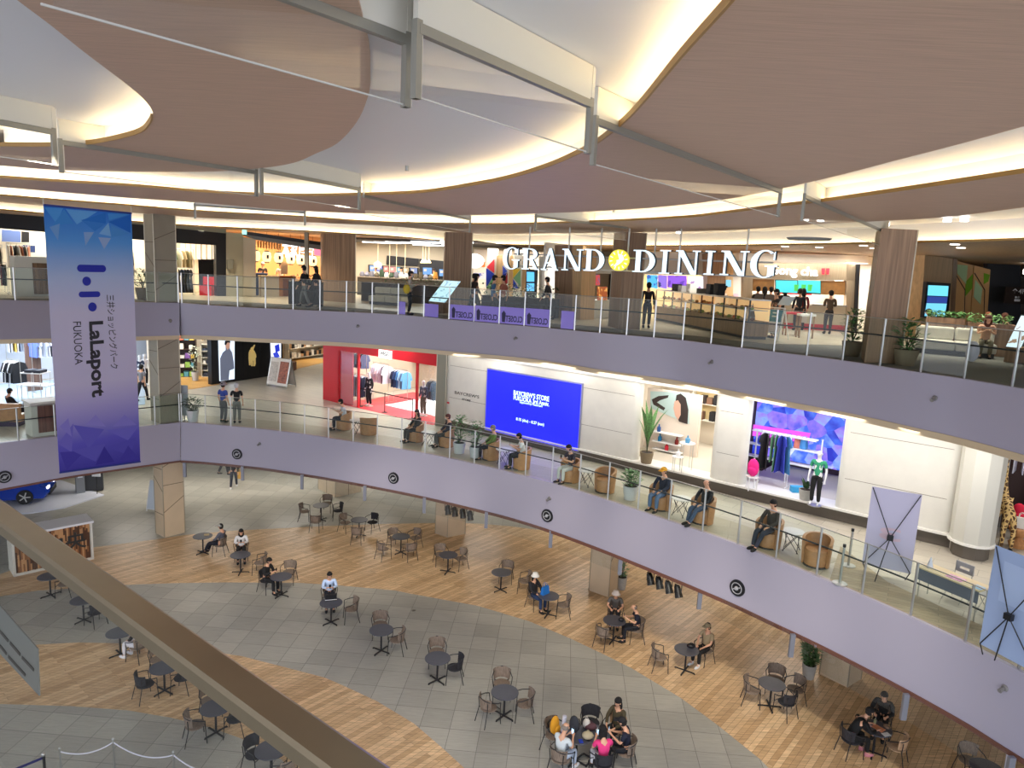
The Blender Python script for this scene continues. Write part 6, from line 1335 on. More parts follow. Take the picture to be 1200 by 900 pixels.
a_, b_ = at(1075, 664, 5.72), at(1148, 693.5, 5.72); pl = Plane(a_, b_); t = thing('folding_table', 'long folding table with beige top and grey front panel', 'table', pl.p(pl.L / 2, 5)); ud = pl.u
m = MB(); pl.box(m, 0, pl.L, 5.70, 5.73, -.5, 0); wb(m, 'tabletop', M('desk_beige', lin(218, 200, 160), .5), t); m = MB(); pl.box(m, .03, pl.L - .03, 5.42, 5.69, -.05, -.03); wb(m, 'front_panel', M('desk_grey', lin(110, 116, 128), .5), t)
for u_ in (.06, pl.L - .06):
    for d_ in (-.06, -.44): m = MB(); m.tube([pl.p(u_, 5.7, d_), pl.p(u_, 5.0, d_)], .014, 6); wb(m, 'leg', STEEL, t)
for k_, f_ in enumerate((.38, .93)):
    q = pl.p(pl.L * f_, 5, -.75); t = thing('folding_chair', 'grey plastic chair behind the %s of the folding table' % ('middle', 'far right end')[k_], 'chair', q, pl.rz() + PI); cg = M('chair_grey', lin(170, 168, 170), .5)
    MB().box(-.2, -.2, .42, .2, .18, .45).build('seat', cg, t); m = MB(); m.box(-.2, -.22, .62, .2, -.19, .70); m.box(-.2, -.22, .76, .2, -.19, .86); m.box(-.2, -.22, .70, -.11, -.19, .76); m.box(.11, -.22, .70, .2, -.19, .76); m.build('backrest', cg, t)
    for sx in (-1, 1): MB().tube([(.19 * sx, -.2, .8), (.19 * sx, -.16, .4), (.19 * sx, .2, 0)], .01, 5).build('leg', STEEL, t); MB().tube([(.19 * sx, .16, .42), (.19 * sx, -.22, 0)], .01, 5).build('leg', STEEL, t)
solo('flyer', (lambda m: (pl.box(m, pl.L * .42, pl.L * .68, 5.731, 5.735, -.32, -.08), m)[1])(MB()), M('flyer_pink', lin(215, 150, 190), .5, noise=.3, nscale=12), 'pink printed flyer sheet on the folding table', 'flyer'); solo('flyer', (lambda m: (pl.box(m, pl.L * .84, pl.L * .98, 5.731, 5.735, -.3, -.06), m)[1])(MB()), M('flyer_blue', lin(150, 190, 225), .5), 'pale blue flyer at the right end of the folding table', 'flyer')
q = pl.p(pl.L * .12, 5.73, -.2); solo('table_tent', MB().add([(q.x - .06, q.y - .04, 5.73), (q.x + .06, q.y - .04, 5.73), (q.x + .06, q.y + .04, 5.73), (q.x - .06, q.y + .04, 5.73), (q.x - .01, q.y, 5.98), (q.x + .01, q.y, 5.98)], [(0, 1, 5, 4), (1, 2, 5), (2, 3, 4, 5), (3, 0, 4), (3, 2, 1, 0)]), M('poster_pale', (.6, .6, .6)), 'small pointed card holder on the folding table', 'card holder')
for k_, (x, y, h) in enumerate(((994, 663, .92), (984, 684, .92))):
    p = at(x, y, 5); t = thing('stanchion', 'chrome belt post with black head, %s of the two left of the lilac banner' % ('farther', 'nearer')[k_], 'barrier post', p); MB().cyl((0, 0, 0), (0, 0, h), .03, None, 12).build('post', STEEL, t, True); MB().cyl((0, 0, 0), (0, 0, .02), .17, None, 24).build('foot', STEEL, t); MB().cyl((0, 0, h), (0, 0, h + .07), .036, None, 12).build('head', BLACK, t)
# ================================================================ TOP FLOOR
Z = 10.0
def facade(pts, pl, d0, d1, name, mat, label=None, cat=None):
    m = MB(); pl.poly(m, pts, d0, d1)
    return solo(name, m, mat, label, cat) if label else struct(name, m, mat)
def fl(x0, y0, x1, y1, back=0): return Plane(at(x0, y0, Z), at(x1, y1, Z), back)
def wall(pl, u0, u1, z0, z1, d0, d1, name, mat):
    m = MB(); pl.box(m, u0, u1, z0, z1, d0, d1); return struct(name, m, mat)
SIGNB = M('sign_black', (.012, .012, .014), .4)
# left clothes shops: long black header
P1 = fl(0, 346, 265, 347)
facade([(-160, 240), (0, 250), (172, 264), (265, 273.5), (265, 288), (212, 285), (0, 267.5), (-160, 255)], P1, -.3, 0, 'wall_header_black', SIGNB)
facade([(-160, 215), (0, 231), (265, 262), (265, 273.5), (0, 250), (-160, 240)], P1, -.3, -.02, 'wall_header_band', M('band_greygreen', lin(150, 150, 128), .6))
facade([(253, 286), (265, 288), (265, 349), (254, 349)], P1, -.3, 0, 'wall_black_jamb', SIGNB)
wall(P1, -9, P1.L + .2, Z, 13.3, -4.1, -4, 'wall_upper_left_shop', M('shop_ivory', lin(232, 222, 198), .6))
q = P1.p(P1.L * .3, 13.1, -2); area(q, 5, 2, 220, (1, .95, .85)); q = P1.p(P1.L * .8, 13.1, -2); area(q, 4, 2, 200, (1, .93, .8))
PB1 = fl(0, 346, 265, 347, 3.6)
for pts_, c, lb in (([(2, 269), (24, 271), (24, 284), (2, 283)], (90, 110, 160), 'blue grey photo panel high on the far left shop wall'), ([(25, 271), (34, 272), (34, 284), (25, 284)], (20, 20, 22), 'black arrow sign high on the far left shop wall'), ([(27, 287), (41, 288), (41, 296), (27, 295)], (40, 60, 110), 'blue printed price sign on the far left shop wall')):
    facade(pts_, PB1, 0, .04, 'wall_poster', fab(*c), lb, 'poster')
for k_ in range(7):
    x = 211.5 + k_ * 6.2; facade([(x, 285), (x + 4.8, 285.6), (x + 4.8, 304), (x, 303.5)], PB1, 0, .05, 'ivory_pennant', M('panel_ivory', lin(238, 226, 205), .6, emit=.35, ecol=lin(238, 226, 205)), 'ivory hanging panel in the black framed shop, one of a row', 'panel')['group'] = 'ivory panels in the black framed shop'
def rk3(label, x0, x1, y, d, h, kinds, gl, gg, s=1.0):
    a_, b_ = P1.p(P1.hit(x0, y)[0], Z, -d), P1.p(P1.hit(x1, y)[0], Z, -d); rack(label, a_, b_, h, kinds, gl, gg, s=s)
cream = [(236, 224, 200), (225, 205, 180), (190, 120, 90), (240, 235, 225), (60, 60, 64), (200, 190, 160)]
rk3('rail of cream tops at the far left of the top floor', 2, 18, 340, 2.2, 2.0, [('shirt', cream[i % 6]) for i in range(7)], 'top on the cream rail at the far left', 'cream tops far left', 1.3)
rk3('rail of pale blouses left of the hanging banner', 20, 48, 340, 1.6, 2.1, [('shirt', cream[(i * 2) % 6]) for i in range(8)], 'blouse on the rail left of the banner', 'blouses left of the banner', 1.3)
rk3('low rail of dark clothes at the far left of the top floor', 0, 14, 344, .8, 1.3, [('shirt', c) for c in ((20, 20, 24), (200, 200, 200), (120, 60, 60), (24, 24, 26), (30, 60, 40))], 'garment on the low dark rail at far left', 'dark clothes far left', 1.2)
rk3('rail of white tops between banner and column', 157, 170, 342, 1.4, 1.9, [('shirt', c) for c in ((232, 228, 220), (225, 222, 214), (236, 230, 222), (90, 90, 90))], 'white top on the rail beside the column', 'white tops beside the column', 1.3)
rk3('rail of olive and cream tops in the black framed shop', 214, 250, 342, 2.4, 2.2, [('shirt', c) for c in ((230, 225, 240), (90, 70, 50), (60, 90, 50), (230, 215, 180), (170, 150, 110), (120, 110, 70), (200, 180, 140))], 'top on the high rail of the black framed shop', 'high rail tops of the black framed shop', 1.2)
rk3('rail of black clothes in the black framed shop', 214, 236, 344, 1.0, 1.3, [('dress', c) for c in ((26, 26, 30), (30, 30, 34), (40, 50, 70), (24, 24, 28), (28, 30, 40), (34, 34, 38))], 'dark garment in the black framed shop', 'dark clothes of the black framed shop', .95)
solo('red_stool', MB().box(-.3, -.25, 0, .3, .25, .5).box(-.3, .18, .5, .3, .25, .9), REDP, 'small red box chair in the black framed shop', 'chair').location = P1.p(P1.hit(249, 344)[0], Z, -.6)
plant('dark leafy plant in square pot beside the left beige column', at(168, 351, Z), 1.3, 'basket', .3, .5, 'bush', 41, 110, .4, mat=LEAF2)
t = thing('counter', 'white framed top floor counter with striped timber infill beside the banner', 'counter', at(45, 351, Z)); pl = Plane(at(20, 347.5, Z), at(60, 347.5, Z)); m = MB(); pl.box(m, 0, pl.L + 1, Z, 11.6, -.8, -.04); wb(m, 'body', CREAM, t); m = MB(); pl.box(m, .6, pl.L + 1, Z + .1, 11.35, -.04, .01); wb(m, 'timber_infill', vwood('infill_brown', lin(120, 92, 66), .6, 25), t)
# beige piers and exit sign
P2 = fl(265, 347, 300, 347.5)
facade([(265, 272), (285, 274), (285, 347), (265, 347)], P2, -.8, 0, 'wall_pier_beige', M('pier_beige', lin(176, 166, 138), .6)); facade([(285, 278), (300, 279.5), (300, 347), (285, 347)], P2, -.8, -.03, 'wall_pier_cream', M('pier_cream', lin(206, 192, 168), .6))
t = thing('exit_sign', 'small glowing green exit sign hanging over the beige pier', 'exit sign', P2.at(285, 276)); m = MB(); P2.poly(m, [(282, 269), (287, 269.5), (287, 275), (282, 274.5)], .3, .36); wb(m, 'lit_face', M('exit_green', (.1, .6, .4), emit=1.3, ecol=(.35, .9, .75)), t)
solo('bracket_lamp', (lambda m: (P2.poly(m, [(265.5, 304), (273, 304), (272, 315), (265.5, 315)], .0, .2), m)[1])(MB()), M('pier_grey2', lin(130, 124, 104), .6), 'grey box fixture on the beige pier', 'fixture')
# lantern restaurant
P3 = fl(300, 347.5, 384, 349)
facade([(285, 271), (384, 285), (384, 289), (285, 275)], P3, -.2, .3, 'wall_lantern_header', SIGNB); facade([(285, 275), (384, 289), (384, 294), (300, 281)], P3, -.25, .25, 'wall_lantern_band', M('band_grey', lin(120, 120, 118), .5))
wall(P3, -.6, P3.L + 1, Z, 13.3, -5.1, -5, 'wall_restaurant', M('restaurant_wood', lin(206, 150, 96), .6)); area(P3.p(P3.L / 2, 13.0, -2.5), 5, 2, 420, (1, .72, .42))
PL3 = fl(300, 347.5, 384, 349, .6)
SLT = thing('slat_screen', 'row of amber timber slats over the lantern restaurant', 'slat screen', PL3.at(301, 290))
for k_ in range(9):
    x = 301.5 + k_ * 3.2; m = MB(); PL3.poly(m, [(x, 282 + k_ * .35), (x + 1.6, 282.2 + k_ * .35), (x + 1.6, 290 + k_ * .35), (x, 290 + k_ * .35)], 0, .08); wb(m, 'slat', M('slat_amber', lin(190, 130, 70), .6), SLT)
t = thing('shop_sign', 'glowing white Japanese sign over the lantern restaurant', 'sign', PL3.at(352, 293)); W3 = M('sign_glow', (.8, .85, 1), emit=1.5, ecol=(.85, .92, 1)); tfit(PL3, '\u672c\u5bb6\u5c4b\u53f0', 330, 367, 292.5, .62, W3, t, .1, .02, .01, yc2=296); m = MB(); PL3.poly(m, [(367.5, 291), (375.5, 292), (375.5, 300), (367.5, 299)], .1, .14); wb(m, 'red_tile', M('sign_pink', (.8, .2, .3), emit=1.2, ecol=lin(250, 110, 140)), t)
LANT = M('lantern_paper', lin(250, 225, 180), .7, emit=1.1, ecol=lin(255, 220, 165))
l0 = None
for k_, (x, y) in enumerate(((301, 300), (314, 301), (328, 302), (342, 303.5), (354, 304.5), (368, 306))):
    p = PL3.at(x, y, -.3)
    if l0 is None:
        l0 = thing('paper_lantern', 'x', 'lantern', p, 0, 'paper lanterns of the restaurant'); MB().lathe([(.12, -.26), (.2, -.2), (.24, 0), (.2, .2), (.12, .26)], (0, 0, 0), 16).build('paper_shade', LANT, l0, True); MB().cyl((0, 0, .26), (0, 0, .31), .13, None, 14).cyl((0, 0, -.31), (0, 0, -.26), .13, None, 14).cyl((0, 0, .3), (0, 0, 13.3 - p.z), .01, None, 5).build('cap_and_cord', BLACK, l0); MB().box(-.05, -.26, -.09, .05, -.2, .09).build('painted_mark', SIGNB, l0); KIDS[l0.name] = [(c, kids(c)) for c in kids(l0)]; o = l0
    else: o = dup(l0, p, PL3.rz(), 'x', 'paper lanterns of the restaurant')
    o['label'] = 'round paper lantern, %s from the pier side, in the restaurant' % ('first', 'second', 'third', 'fourth', 'fifth', 'sixth')[k_]
for k_, (x, y, w, h, c) in enumerate(((318, 340, .9, 1.0, (200, 185, 160)), (325, 345, .8, .9, (180, 120, 70)), (337, 344, 1.2, 1.0, (130, 80, 50)), (309, 338, .8, 1.1, (60, 80, 130)))):
    o = MB().box(-w / 2, -.3, 0, w / 2, .3, h).box(-w / 2 - .03, -.34, h, w / 2 + .03, .34, h + .05).build('counter', [fab(*c)]); o.location = P3.p(P3.hit(x, y)[0], Z, -.6 - .25 * k_); o.rotation_euler.z = P3.rz(); tag(o, ('pale counter in front of the lantern restaurant', 'amber counter with sign in the lantern restaurant', 'dark wooden counter right side of the lantern restaurant', 'blue clothed stand at the left of the lantern restaurant')[k_], 'counter')
for k_, (x, y) in enumerate(((340, 316), (366, 315))): facade([(x - 5 + k_ * 1, y - 9), (x + 3, y - 9), (x + 3, y + 6), (x - 5 + k_, y + 6)], P3, -1.2, -1.15, 'menu_board', fab(*((180, 160, 140), (30, 28, 28))[k_]), ('pale menu board in the lantern restaurant', 'black menu board right side of the lantern restaurant')[k_], 'menu board')
person('cook with dark hair behind the lantern restaurant counter', P3.p(P3.hit(339, 340)[0], Z, -2), P3.n, 'stand', 'short_top', (230, 228, 220)); person('second cook in dark cap at the lantern restaurant', P3.p(P3.hit(318, 340)[0], Z, -2.2), P3.n, 'stand', 'short_top', (60, 60, 64), head='cap', headc=(200, 200, 200))
# slim pole, planters along, couple
q = at(357.5, 352, Z); solo('service_pole', MB().box(q.x - .09, q.y + .2, Z, q.x + .09, q.y + .38, 13.5), M('pole_taupe', lin(150, 140, 122), .6), 'slim taupe pole beside the walking couple', 'pole')
t = thing('planter_box', 'dark planter box with greenery behind the walking couple', 'planter', at(340, 356.5, Z)); pl = Plane(at(335, 357, Z), at(375, 358.5, Z)); m = MB(); pl.box(m, 0, pl.L, Z, Z + 1.0, -1.1, -.6); wb(m, 'box', fab(56, 52, 48), t)
def greens(mb, pl, u0, u1, z, d0, d1, n, h=.3, seed=3):
    r = random.Random(seed)
    for k in range(n):
        c = pl.p(r.uniform(u0, u1), z + r.uniform(0, h), r.uniform(d0, d1)); s = r.uniform(.05, .1); a = r.uniform(0, 6.3); d = Vector((math.cos(a), math.sin(a), r.uniform(-.2, .9))).normalized() * s; w = d.cross(Vector((0, 0, 1))).normalized() * s * .5
        mb.add([c - d, c + w, c + d, c - w, c + Vector((0, 0, .012))], [(0, 1, 4), (1, 2, 4), (2, 3, 4), (3, 0, 4)])
    return mb
wb(greens(MB(), pl, 0, pl.L, Z + 1.0, -1.1, -.6, 120), 'foliage', LEAF2, t)
a_ = at(358, 360, Z); person('man in black jacket and grey trousers walking along the top balustrade', a_ + Vector((-.1, .2, 0)), (-1, .15, 0), 'walk', 'coat', (30, 32, 34), legc=(120, 116, 110)); person('companion with dark hair just behind the walking man', a_ + Vector((.25, .75, 0)), (-1, .1, 0), 'walk', 'coat', (40, 40, 42), legc=(60, 58, 56), head='long_hair')
# food court
P4 = fl(400, 343.5, 560, 351)
wall(P4, -2, P4.L + 8, Z, 13.3, -1.2, -1.0, 'wall_food_court', M('court_wall', lin(206, 192, 166), .6)); area(P4.p(P4.L * .4, 13.0, 1.5), 8, 2, 380, (1, .95, .88))
facade([(450, 299), (488, 303), (488, 312), (449, 310)], P4, -.95, -.9, 'wall_sign_strip', SIGNB); facade([(489, 303), (520, 306), (520, 340), (489, 340)], P4, -.95, -.85, 'wall_dark_booth', M('booth_dark', (.02, .02, .024), .5))
facade([(428, 310), (488, 314), (488, 322), (428, 319)], P4, -.9, -.8, 'wall_menu_strip', SIGNB)
MENU = [((430, 311, 437, 318), (70, 150, 220)), ((438, 311.5, 445, 318.6), (90, 110, 200)), ((446.5, 312, 452.5, 319), (220, 110, 90)), ((454, 312.5, 461, 319.5), (225, 130, 120)), ((462.5, 313, 469, 320), (60, 160, 190)), ((470, 313.5, 476.5, 320.5), (190, 160, 110)), ((478.5, 314, 486.5, 321), (90, 120, 180)), ((493.5, 313.5, 504, 322), (70, 150, 230)), ((513, 315.5, 519.5, 324), (70, 150, 220))]
for k_, ((x0, y0, x1, y1), c) in enumerate(MENU):
    t = thing('menu_screen', 'glowing menu screen, %s from left, over the food court counter' % ('first', 'second', 'third', 'fourth', 'fifth', 'sixth', 'seventh', 'eighth', 'ninth')[k_], 'screen', P4.at(x0, y1), 0, 'food court menu screens'); m = MB(); P4.poly(m, [(x0, y0), (x1, y0 + .3), (x1, y1), (x0, y1 - .3)], -.78, -.74); wb(m, 'lit_face', M('menu_%d_%d' % (c[0], c[1]), (.1, .1, .1), emit=.9, ecol=lin(*c)), t)
    m = MB(); P4.poly(m, [(x0 + 1.2, y0 + 1.6), (x0 + 4.4, y0 + 1.6), (x0 + 4.4, y0 + 4.4), (x0 + 1.2, y0 + 4.6)], -.735, -.73); wb(m, 'food_picture', M('menu_food', (.2, .1, .05), emit=.8, ecol=lin(235, 225, 210)), t)
for k_, (x, y) in enumerate(((443.5, 310), (496, 306), (499, 306), (503, 306), (457, 324), (465, 324), (475, 325))):
    p = P4.at(x, y, .2); o = MB().lathe([(.03, .12), (.16, -.1), (.15, -.12), (.001, -.1)] if k_ else [(.02, .2), (.2, .1), (.26, 0), (.2, -.15), (.02, -.2)], (0, 0, 0), 14).cyl((0, 0, .1), (0, 0, 13.25 - p.z), .01, None, 5).build('pendant_lamp', LANT, None, True); o.location = p; tag(o, ('round white pendant globe in the food court', 'slim pendant lamp, left of three over the dark booth', 'slim pendant lamp, middle of three over the dark booth', 'slim pendant lamp, right of three over the dark booth', 'cone pendant lamp, left of three under the menu', 'cone pendant lamp, middle of three under the menu', 'cone pendant lamp, right of three under the menu')[k_], 'lamp')
OC = M('open_ceiling', (.10, .10, .105), .8); P = [at(x, y, 13.2) for x, y in ((415, 279), (520, 283), (560, 283), (560, 291), (520, 292), (415, 288))]; P = [(p.x, p.y) for p in (P[0], P[1], P[2])] + [(P[2].x + 6, 60), (P[0].x - 10, 60)]; struct('ceiling_open_services', MB().prism(P, 13.15, 13.24), OC)
TUBE = M('line_lamp', (.9, .95, 1), emit=3, ecol=(.92, .96, 1)); rnd = random.Random(11)
for k_ in range(16):
    x, y = 422 + (k_ % 8) * 16 + rnd.uniform(-3, 3), 283.5 + (k_ // 8) * 3.2 + rnd.uniform(0, 1.5); p = at(x, y, 13.12)
    solo('line_light', MB().box(p.x - .8, p.y - .06, 13.09, p.x + .8, p.y + .06, 13.15), TUBE, 'white linear lamp on the dark open ceiling of the food court', 'ceiling light', 'linear lamps of the food court')
t = thing('service_counter', 'long food court counter with dishes under the menu screens', 'counter', P4.p(2, Z, .8)); m = MB(); P4.box(m, P4.hit(424, 340)[0], P4.hit(520, 340)[0], Z, Z + 1.05, .5, 1.2); wb(m, 'counter_body', fab(70, 66, 60), t); m = MB(); P4.box(m, P4.hit(424, 340)[0], P4.hit(520, 340)[0], Z + 1.05, Z + 1.1, .45, 1.25); wb(m, 'countertop', fab(150, 140, 125), t)
rnd = random.Random(3)
for k_ in range(16):
    x = 428 + k_ * 5.6; o = MB().lathe([(.12, 0), (.16, .1), (.1, rnd.uniform(.2, .5)), (.001, .3)], (0, 0, 0), 10).build('serving_jar', fab(*rnd.choice([(90, 80, 60), (220, 220, 215), (200, 140, 60), (60, 80, 60), (120, 120, 130)])), None, True); o.location = P4.p(P4.hit(x, 335)[0], Z + 1.1, .85); tag(o, 'jar or dish on the food court counter', 'jar', 'jars on the food court counter')
for k_, (x, lb) in enumerate(((440, 'server in white cap behind the food court counter'), (470, 'server in dark top behind the food court counter'), (508, 'server in pale shirt by the dark booth'))): person(lb, P4.p(P4.hit(x, 335)[0], Z, .0), P4.n, 'stand', 'short_top', ((230, 230, 225), (60, 60, 66), (190, 180, 170))[k_], head=('cap', 'short_hair', 'long_hair')[k_], headc=((230, 230, 230), (20, 20, 20), (60, 40, 30))[k_])
def sofa(label, a, b, dep, mat, z, back=True, h=.42):
    pl = Plane(a, b); t = thing('sofa', label, 'sofa', pl.p(pl.L / 2, z, -dep / 2)); n = max(2, int(pl.L / 1.1)); m = MB(); pl.box(m, .05, pl.L - .05, z, z + .14, -dep + .05, -.06); wb(m, 'base', DARK, t)
    for i in range(n):
        m = MB(); pl.box(m, pl.L * i / n + .01, pl.L * (i + 1) / n - .01, z + .14, z + h, -dep, 0); o = wb(m, 'seat_cushion', mat, t); bv = o.modifiers.new('b', 'BEVEL'); bv.width = .04; bv.segments = 2
        if back: m = MB(); pl.box(m, pl.L * i / n + .01, pl.L * (i + 1) / n - .01, z + h, z + .82, -dep, -dep + .24); o = wb(m, 'back_cushion', mat, t); bv = o.modifiers.new('b', 'BEVEL'); bv.width = .06; bv.segments = 2
    return t, pl
SOFM = M('sofa_cream', lin(208, 202, 186), .8, noise=.05)
sofa('cream sofa bench behind the balustrade left of the wooden column', at(431, 356.5, Z), at(470, 359, Z), .9, SOFM, Z)
t = thing('planter_box', 'dark planter with low bushes behind the left cream sofa', 'planter', at(450, 354, Z)); pl = Plane(at(420, 353, Z), at(520, 358, Z)); m = MB(); pl.box(m, 0, pl.L, Z, Z + .95, -1.0, -.5); wb(m, 'box', fab(66, 60, 54), t); wb(greens(MB(), pl, pl.L * .2, pl.L, Z + .95, -1, -.5, 160, .35, 5), 'foliage', LEAF2, t)
person('person in grey jacket with yellow bag behind the top balustrade', at(478, 369.5, Z) + Vector((0, .3, 0)), (1, .1, 0), 'stand_phone', 'coat', (170, 165, 155), legc=(24, 24, 28), head='cap', headc=(30, 28, 28)); pouch('yellow_bag', 'yellow shoulder bag of the person behind the top balustrade', at(477, 369.5, Z) + Vector((-.05, .08, .85)), (.14, .09, .2), fab(215, 175, 40))
def lightbox(label, x0, y0, x1, y1, w, h, lean, mat, base=WOODC, zb=.45):
    pl = Plane(at(x0, y0, Z), at(x1, y1, Z)); t = thing('info_lightbox', label, 'light box', pl.p(pl.L / 2, Z)); m = MB(); pl.box(m, 0, pl.L, Z, Z + zb, -.6, 0); wb(m, 'base', base, t)
    m = MB(); m.slab([pl.p(0, Z + zb, 0), pl.p(pl.L, Z + zb, 0), pl.p(pl.L - .0, Z + h, -lean), pl.p(.0, Z + h, -lean)], -pl.n * .06); wb(m, 'lit_panel', mat, t); return t, pl
def litprint(name, c1, c2, sc=5):
    if name in MATS: return MATS[name]
    m = bpy.data.materials.new(name); m.use_nodes = True; nt = m.node_tree; b = nt.nodes['Principled BSDF']; N = nt.nodes.new; L = nt.links.new; tc = N('ShaderNodeTexCoord'); n = N('ShaderNodeTexNoise'); n.inputs['Scale'].default_value = sc; n.inputs['Detail'].default_value = 2; cr = N('ShaderNodeValToRGB'); cr.color_ramp.interpolation = 'CONSTANT'; e = cr.color_ramp.elements; e[0].color = (*lin(*c1), 1); e[0].position = 0; e[1].position = .58; e[1].color = (*lin(*c2), 1)
    L(tc.outputs['Object'], n.inputs['Vector']); L(n.outputs[0], cr.inputs[0]); L(cr.outputs[0], b.inputs['Emission Color']); b.inputs['Base Color'].default_value = (0, 0, 0, 1); b.inputs['Emission Strength'].default_value = .95; MATS[name] = m; return m
lightbox('slanted glowing floor guide left of the second wooden column', 502, 365, 520, 367, 1, 1.35, .9, litprint('guide_print', (200, 235, 245), (150, 190, 215), 6))
# colourful booths behind the GRAND letters
P5 = fl(555, 360, 655, 366); wall(P5, -1, P5.L + .4, Z, 12.9, -3.2, -3.1, 'wall_colour_booths', M('booth_cream', lin(226, 214, 196), .6)); area(P5.p(P5.L / 2, 12.9, -1.3), 6, 2, 300, (1, .95, .9))
COLS = [((567, 577, 303), [((567, 313), (577, 303.5), (577, 320), (567, 313)), ]),]
def tri(pts_, c, lb, par): m = MB(); P5.poly(m, pts_, -.38, -.36); wb(m, 'colour_facet', fab(*c), par)
for k_, (x0, x1, lb, fs) in enumerate(((567, 577.5, 'booth pillar with red, blue and green facets', [([(568, 313), (577, 303.5), (577, 320)], (225, 60, 70)), ([(567.3, 314), (577, 321), (567.3, 338)], (40, 70, 190)), ([(567.5, 338), (577, 322), (577, 340)], (110, 170, 120))]), (586.5, 593, 'booth pillar with blue and dark red facets', [([(587, 311), (592.6, 318), (587, 322)], (60, 90, 200)), ([(587, 333), (592.6, 319), (592.6, 333)], (150, 30, 40)), ([(587, 322), (592, 319), (587, 333)], (40, 60, 160))]), (599, 608.5, 'booth pillar with yellow, green and blue facets', [([(599.3, 315), (608, 315), (599.3, 326)], (225, 190, 60)), ([(608, 316), (608, 336), (599.5, 326)], (120, 170, 130)), ([(599.3, 327), (606, 338), (599.3, 338)], (40, 70, 190))]))):
    t = thing('colour_pillar', lb, 'pillar', P5.at(x0, 350)); m = MB(); P5.box(m, P5.hit(x0, 340)[0], P5.hit(x1, 340)[0], Z, 12.95, -.8, -.4); wb(m, 'pillar_body', CREAM, t); [tri(f, c, lb, t) for f, c in fs]
for x0, x1 in ((578, 585.5), (593.5, 598), (609, 616)): facade([(x0, 299), (x1, 299), (x1, 350), (x0, 350)], P5, -.9, -.5, 'wall_booth_wood', WOODL)
facade([(553, 306.5), (567, 306.5), (567, 313), (553, 313)], P5, -.3, -.2, 'shop_sign', M('sign_orange', lin(240, 110, 40), .4, emit=.5, ecol=lin(240, 110, 40)), 'orange sign band left of the coloured pillars', 'sign'); facade([(553, 319), (567, 320), (567, 327), (553, 326)], P5, -.3, -.24, 'menu_screen', litprint('menu_mix', (230, 220, 215), (120, 120, 180), 9), 'bright menu strip under the orange sign', 'screen')
o = MB().ell((0, 0, 0), (.5, .4, .36), 14, 8).build('hanging_figure', M('sign_glow2', (.9, .9, .95), emit=.7, ecol=(.95, .95, 1)), None, True); o.location = P5.at(557, 306, .2); tag(o, 'white rounded lamp shape above the orange sign', 'lamp')
t = thing('digital_sign', 'black upright digital sign with pale blue screen behind the letters', 'screen', P5.at(619, 350)); m = MB(); P5.box(m, P5.hit(616.5, 340)[0], P5.hit(629.5, 340)[0], Z, P5.hit(620, 315.5)[1], .0, .15); wb(m, 'housing', SIGNB, t); m = MB(); P5.poly(m, [(618.2, 318.5), (626.8, 319), (626.8, 330), (618.2, 330)], .151, .16); P5.poly(m, [(618.2, 332), (626.8, 332), (626.8, 341), (618.2, 341)], .151, .16); wb(m, 'display', M('screen_sky', (.1, .3, .5), emit=1, ecol=lin(80, 180, 245)), t)
t = thing('menu_board', 'tall menu board with rows of food pictures left of the wide wooden column', 'menu board', P5.at(642, 350)); m = MB(); P5.poly(m, [(637, 318), (647.5, 318.5), (647.5, 346), (637, 346)], .3, .36); wb(m, 'board', fab(200, 200, 205), t); m = MB(); [m.box(0, 0, 0, 0, 0, 0) for _ in ()]
for r in range(6):
    for c in range(3): P5.poly(m, [(638.5 + c * 2.9, 320.5 + r * 4), (640.6 + c * 2.9, 320.5 + r * 4), (640.6 + c * 2.9, 323 + r * 4), (638.5 + c * 2.9, 323 + r * 4)], .361, .37)
o = wb(m, 'food_pictures', fab(190, 80, 50), t)
facade([(629.5, 300), (655, 300), (655, 372), (629.5, 371)], P5, -.5, -.4, 'wall_ribbed_panel', M('ribbed_grey', lin(190, 190, 184), .6))
# wide wooden column between the booths, poster booth
P6 = fl(650, 372, 684, 375.5); facade([(650, 287), (671, 287), (671, 376), (650, 375)], P6, -1, 0, 'wall_column_wood', WOODC); facade([(671, 287), (683.5, 288), (680, 375.5), (671, 375)], P6, -1, .02, 'wall_column_wood_pale', WOODL)
P7 = fl(680, 374, 716, 372); wall(P7, 0, P7.L, Z, 13.2, -2.1, -2, 'wall_poster_booth', M('booth_white', lin(226, 222, 212), .6)); area(P7.p(P7.L / 2, 12.8, -.9), 1.4, 1, 90)
facade([(683, 299), (716, 301), (716, 321), (683, 320)], P7, -.2, 0, 'wall_booth_header', M('ribbed_grey', lin(190, 190, 184), .6)); t = thing('service_counter', 'white ribbed counter of the poster booth left of the column', 'counter', P7.p(P7.L / 2, Z)); m = MB(); P7.box(m, P7.hit(680, 360)[0], P7.hit(715, 360)[0], Z, P7.hit(695, 352)[1], -.6, 0); wb(m, 'counter_body', M('rib_white', lin(214, 212, 204), .6), t)
facade([(683.5, 323.5), (699, 324), (699, 331), (683.5, 331)], P7, -.5, -.44, 'menu_screen', litprint('menu_yellow', (240, 238, 225), (225, 200, 80), 8), 'white and yellow menu screen of the poster booth', 'screen'); facade([(700, 322), (713, 322.5), (713, 335), (700, 335)], P7, -.5, -.44, 'lit_poster', litprint('poster_mix', (180, 60, 60), (70, 80, 130), 7), 'collage poster at the upper right of the poster booth', 'poster'); facade([(702, 336), (712.5, 336), (712.5, 352), (702, 352)], P7, -.1, -.04, 'food_poster', litprint('poster_food', (150, 70, 30), (225, 160, 80), 6), 'poster of fried food on the poster booth counter', 'poster')
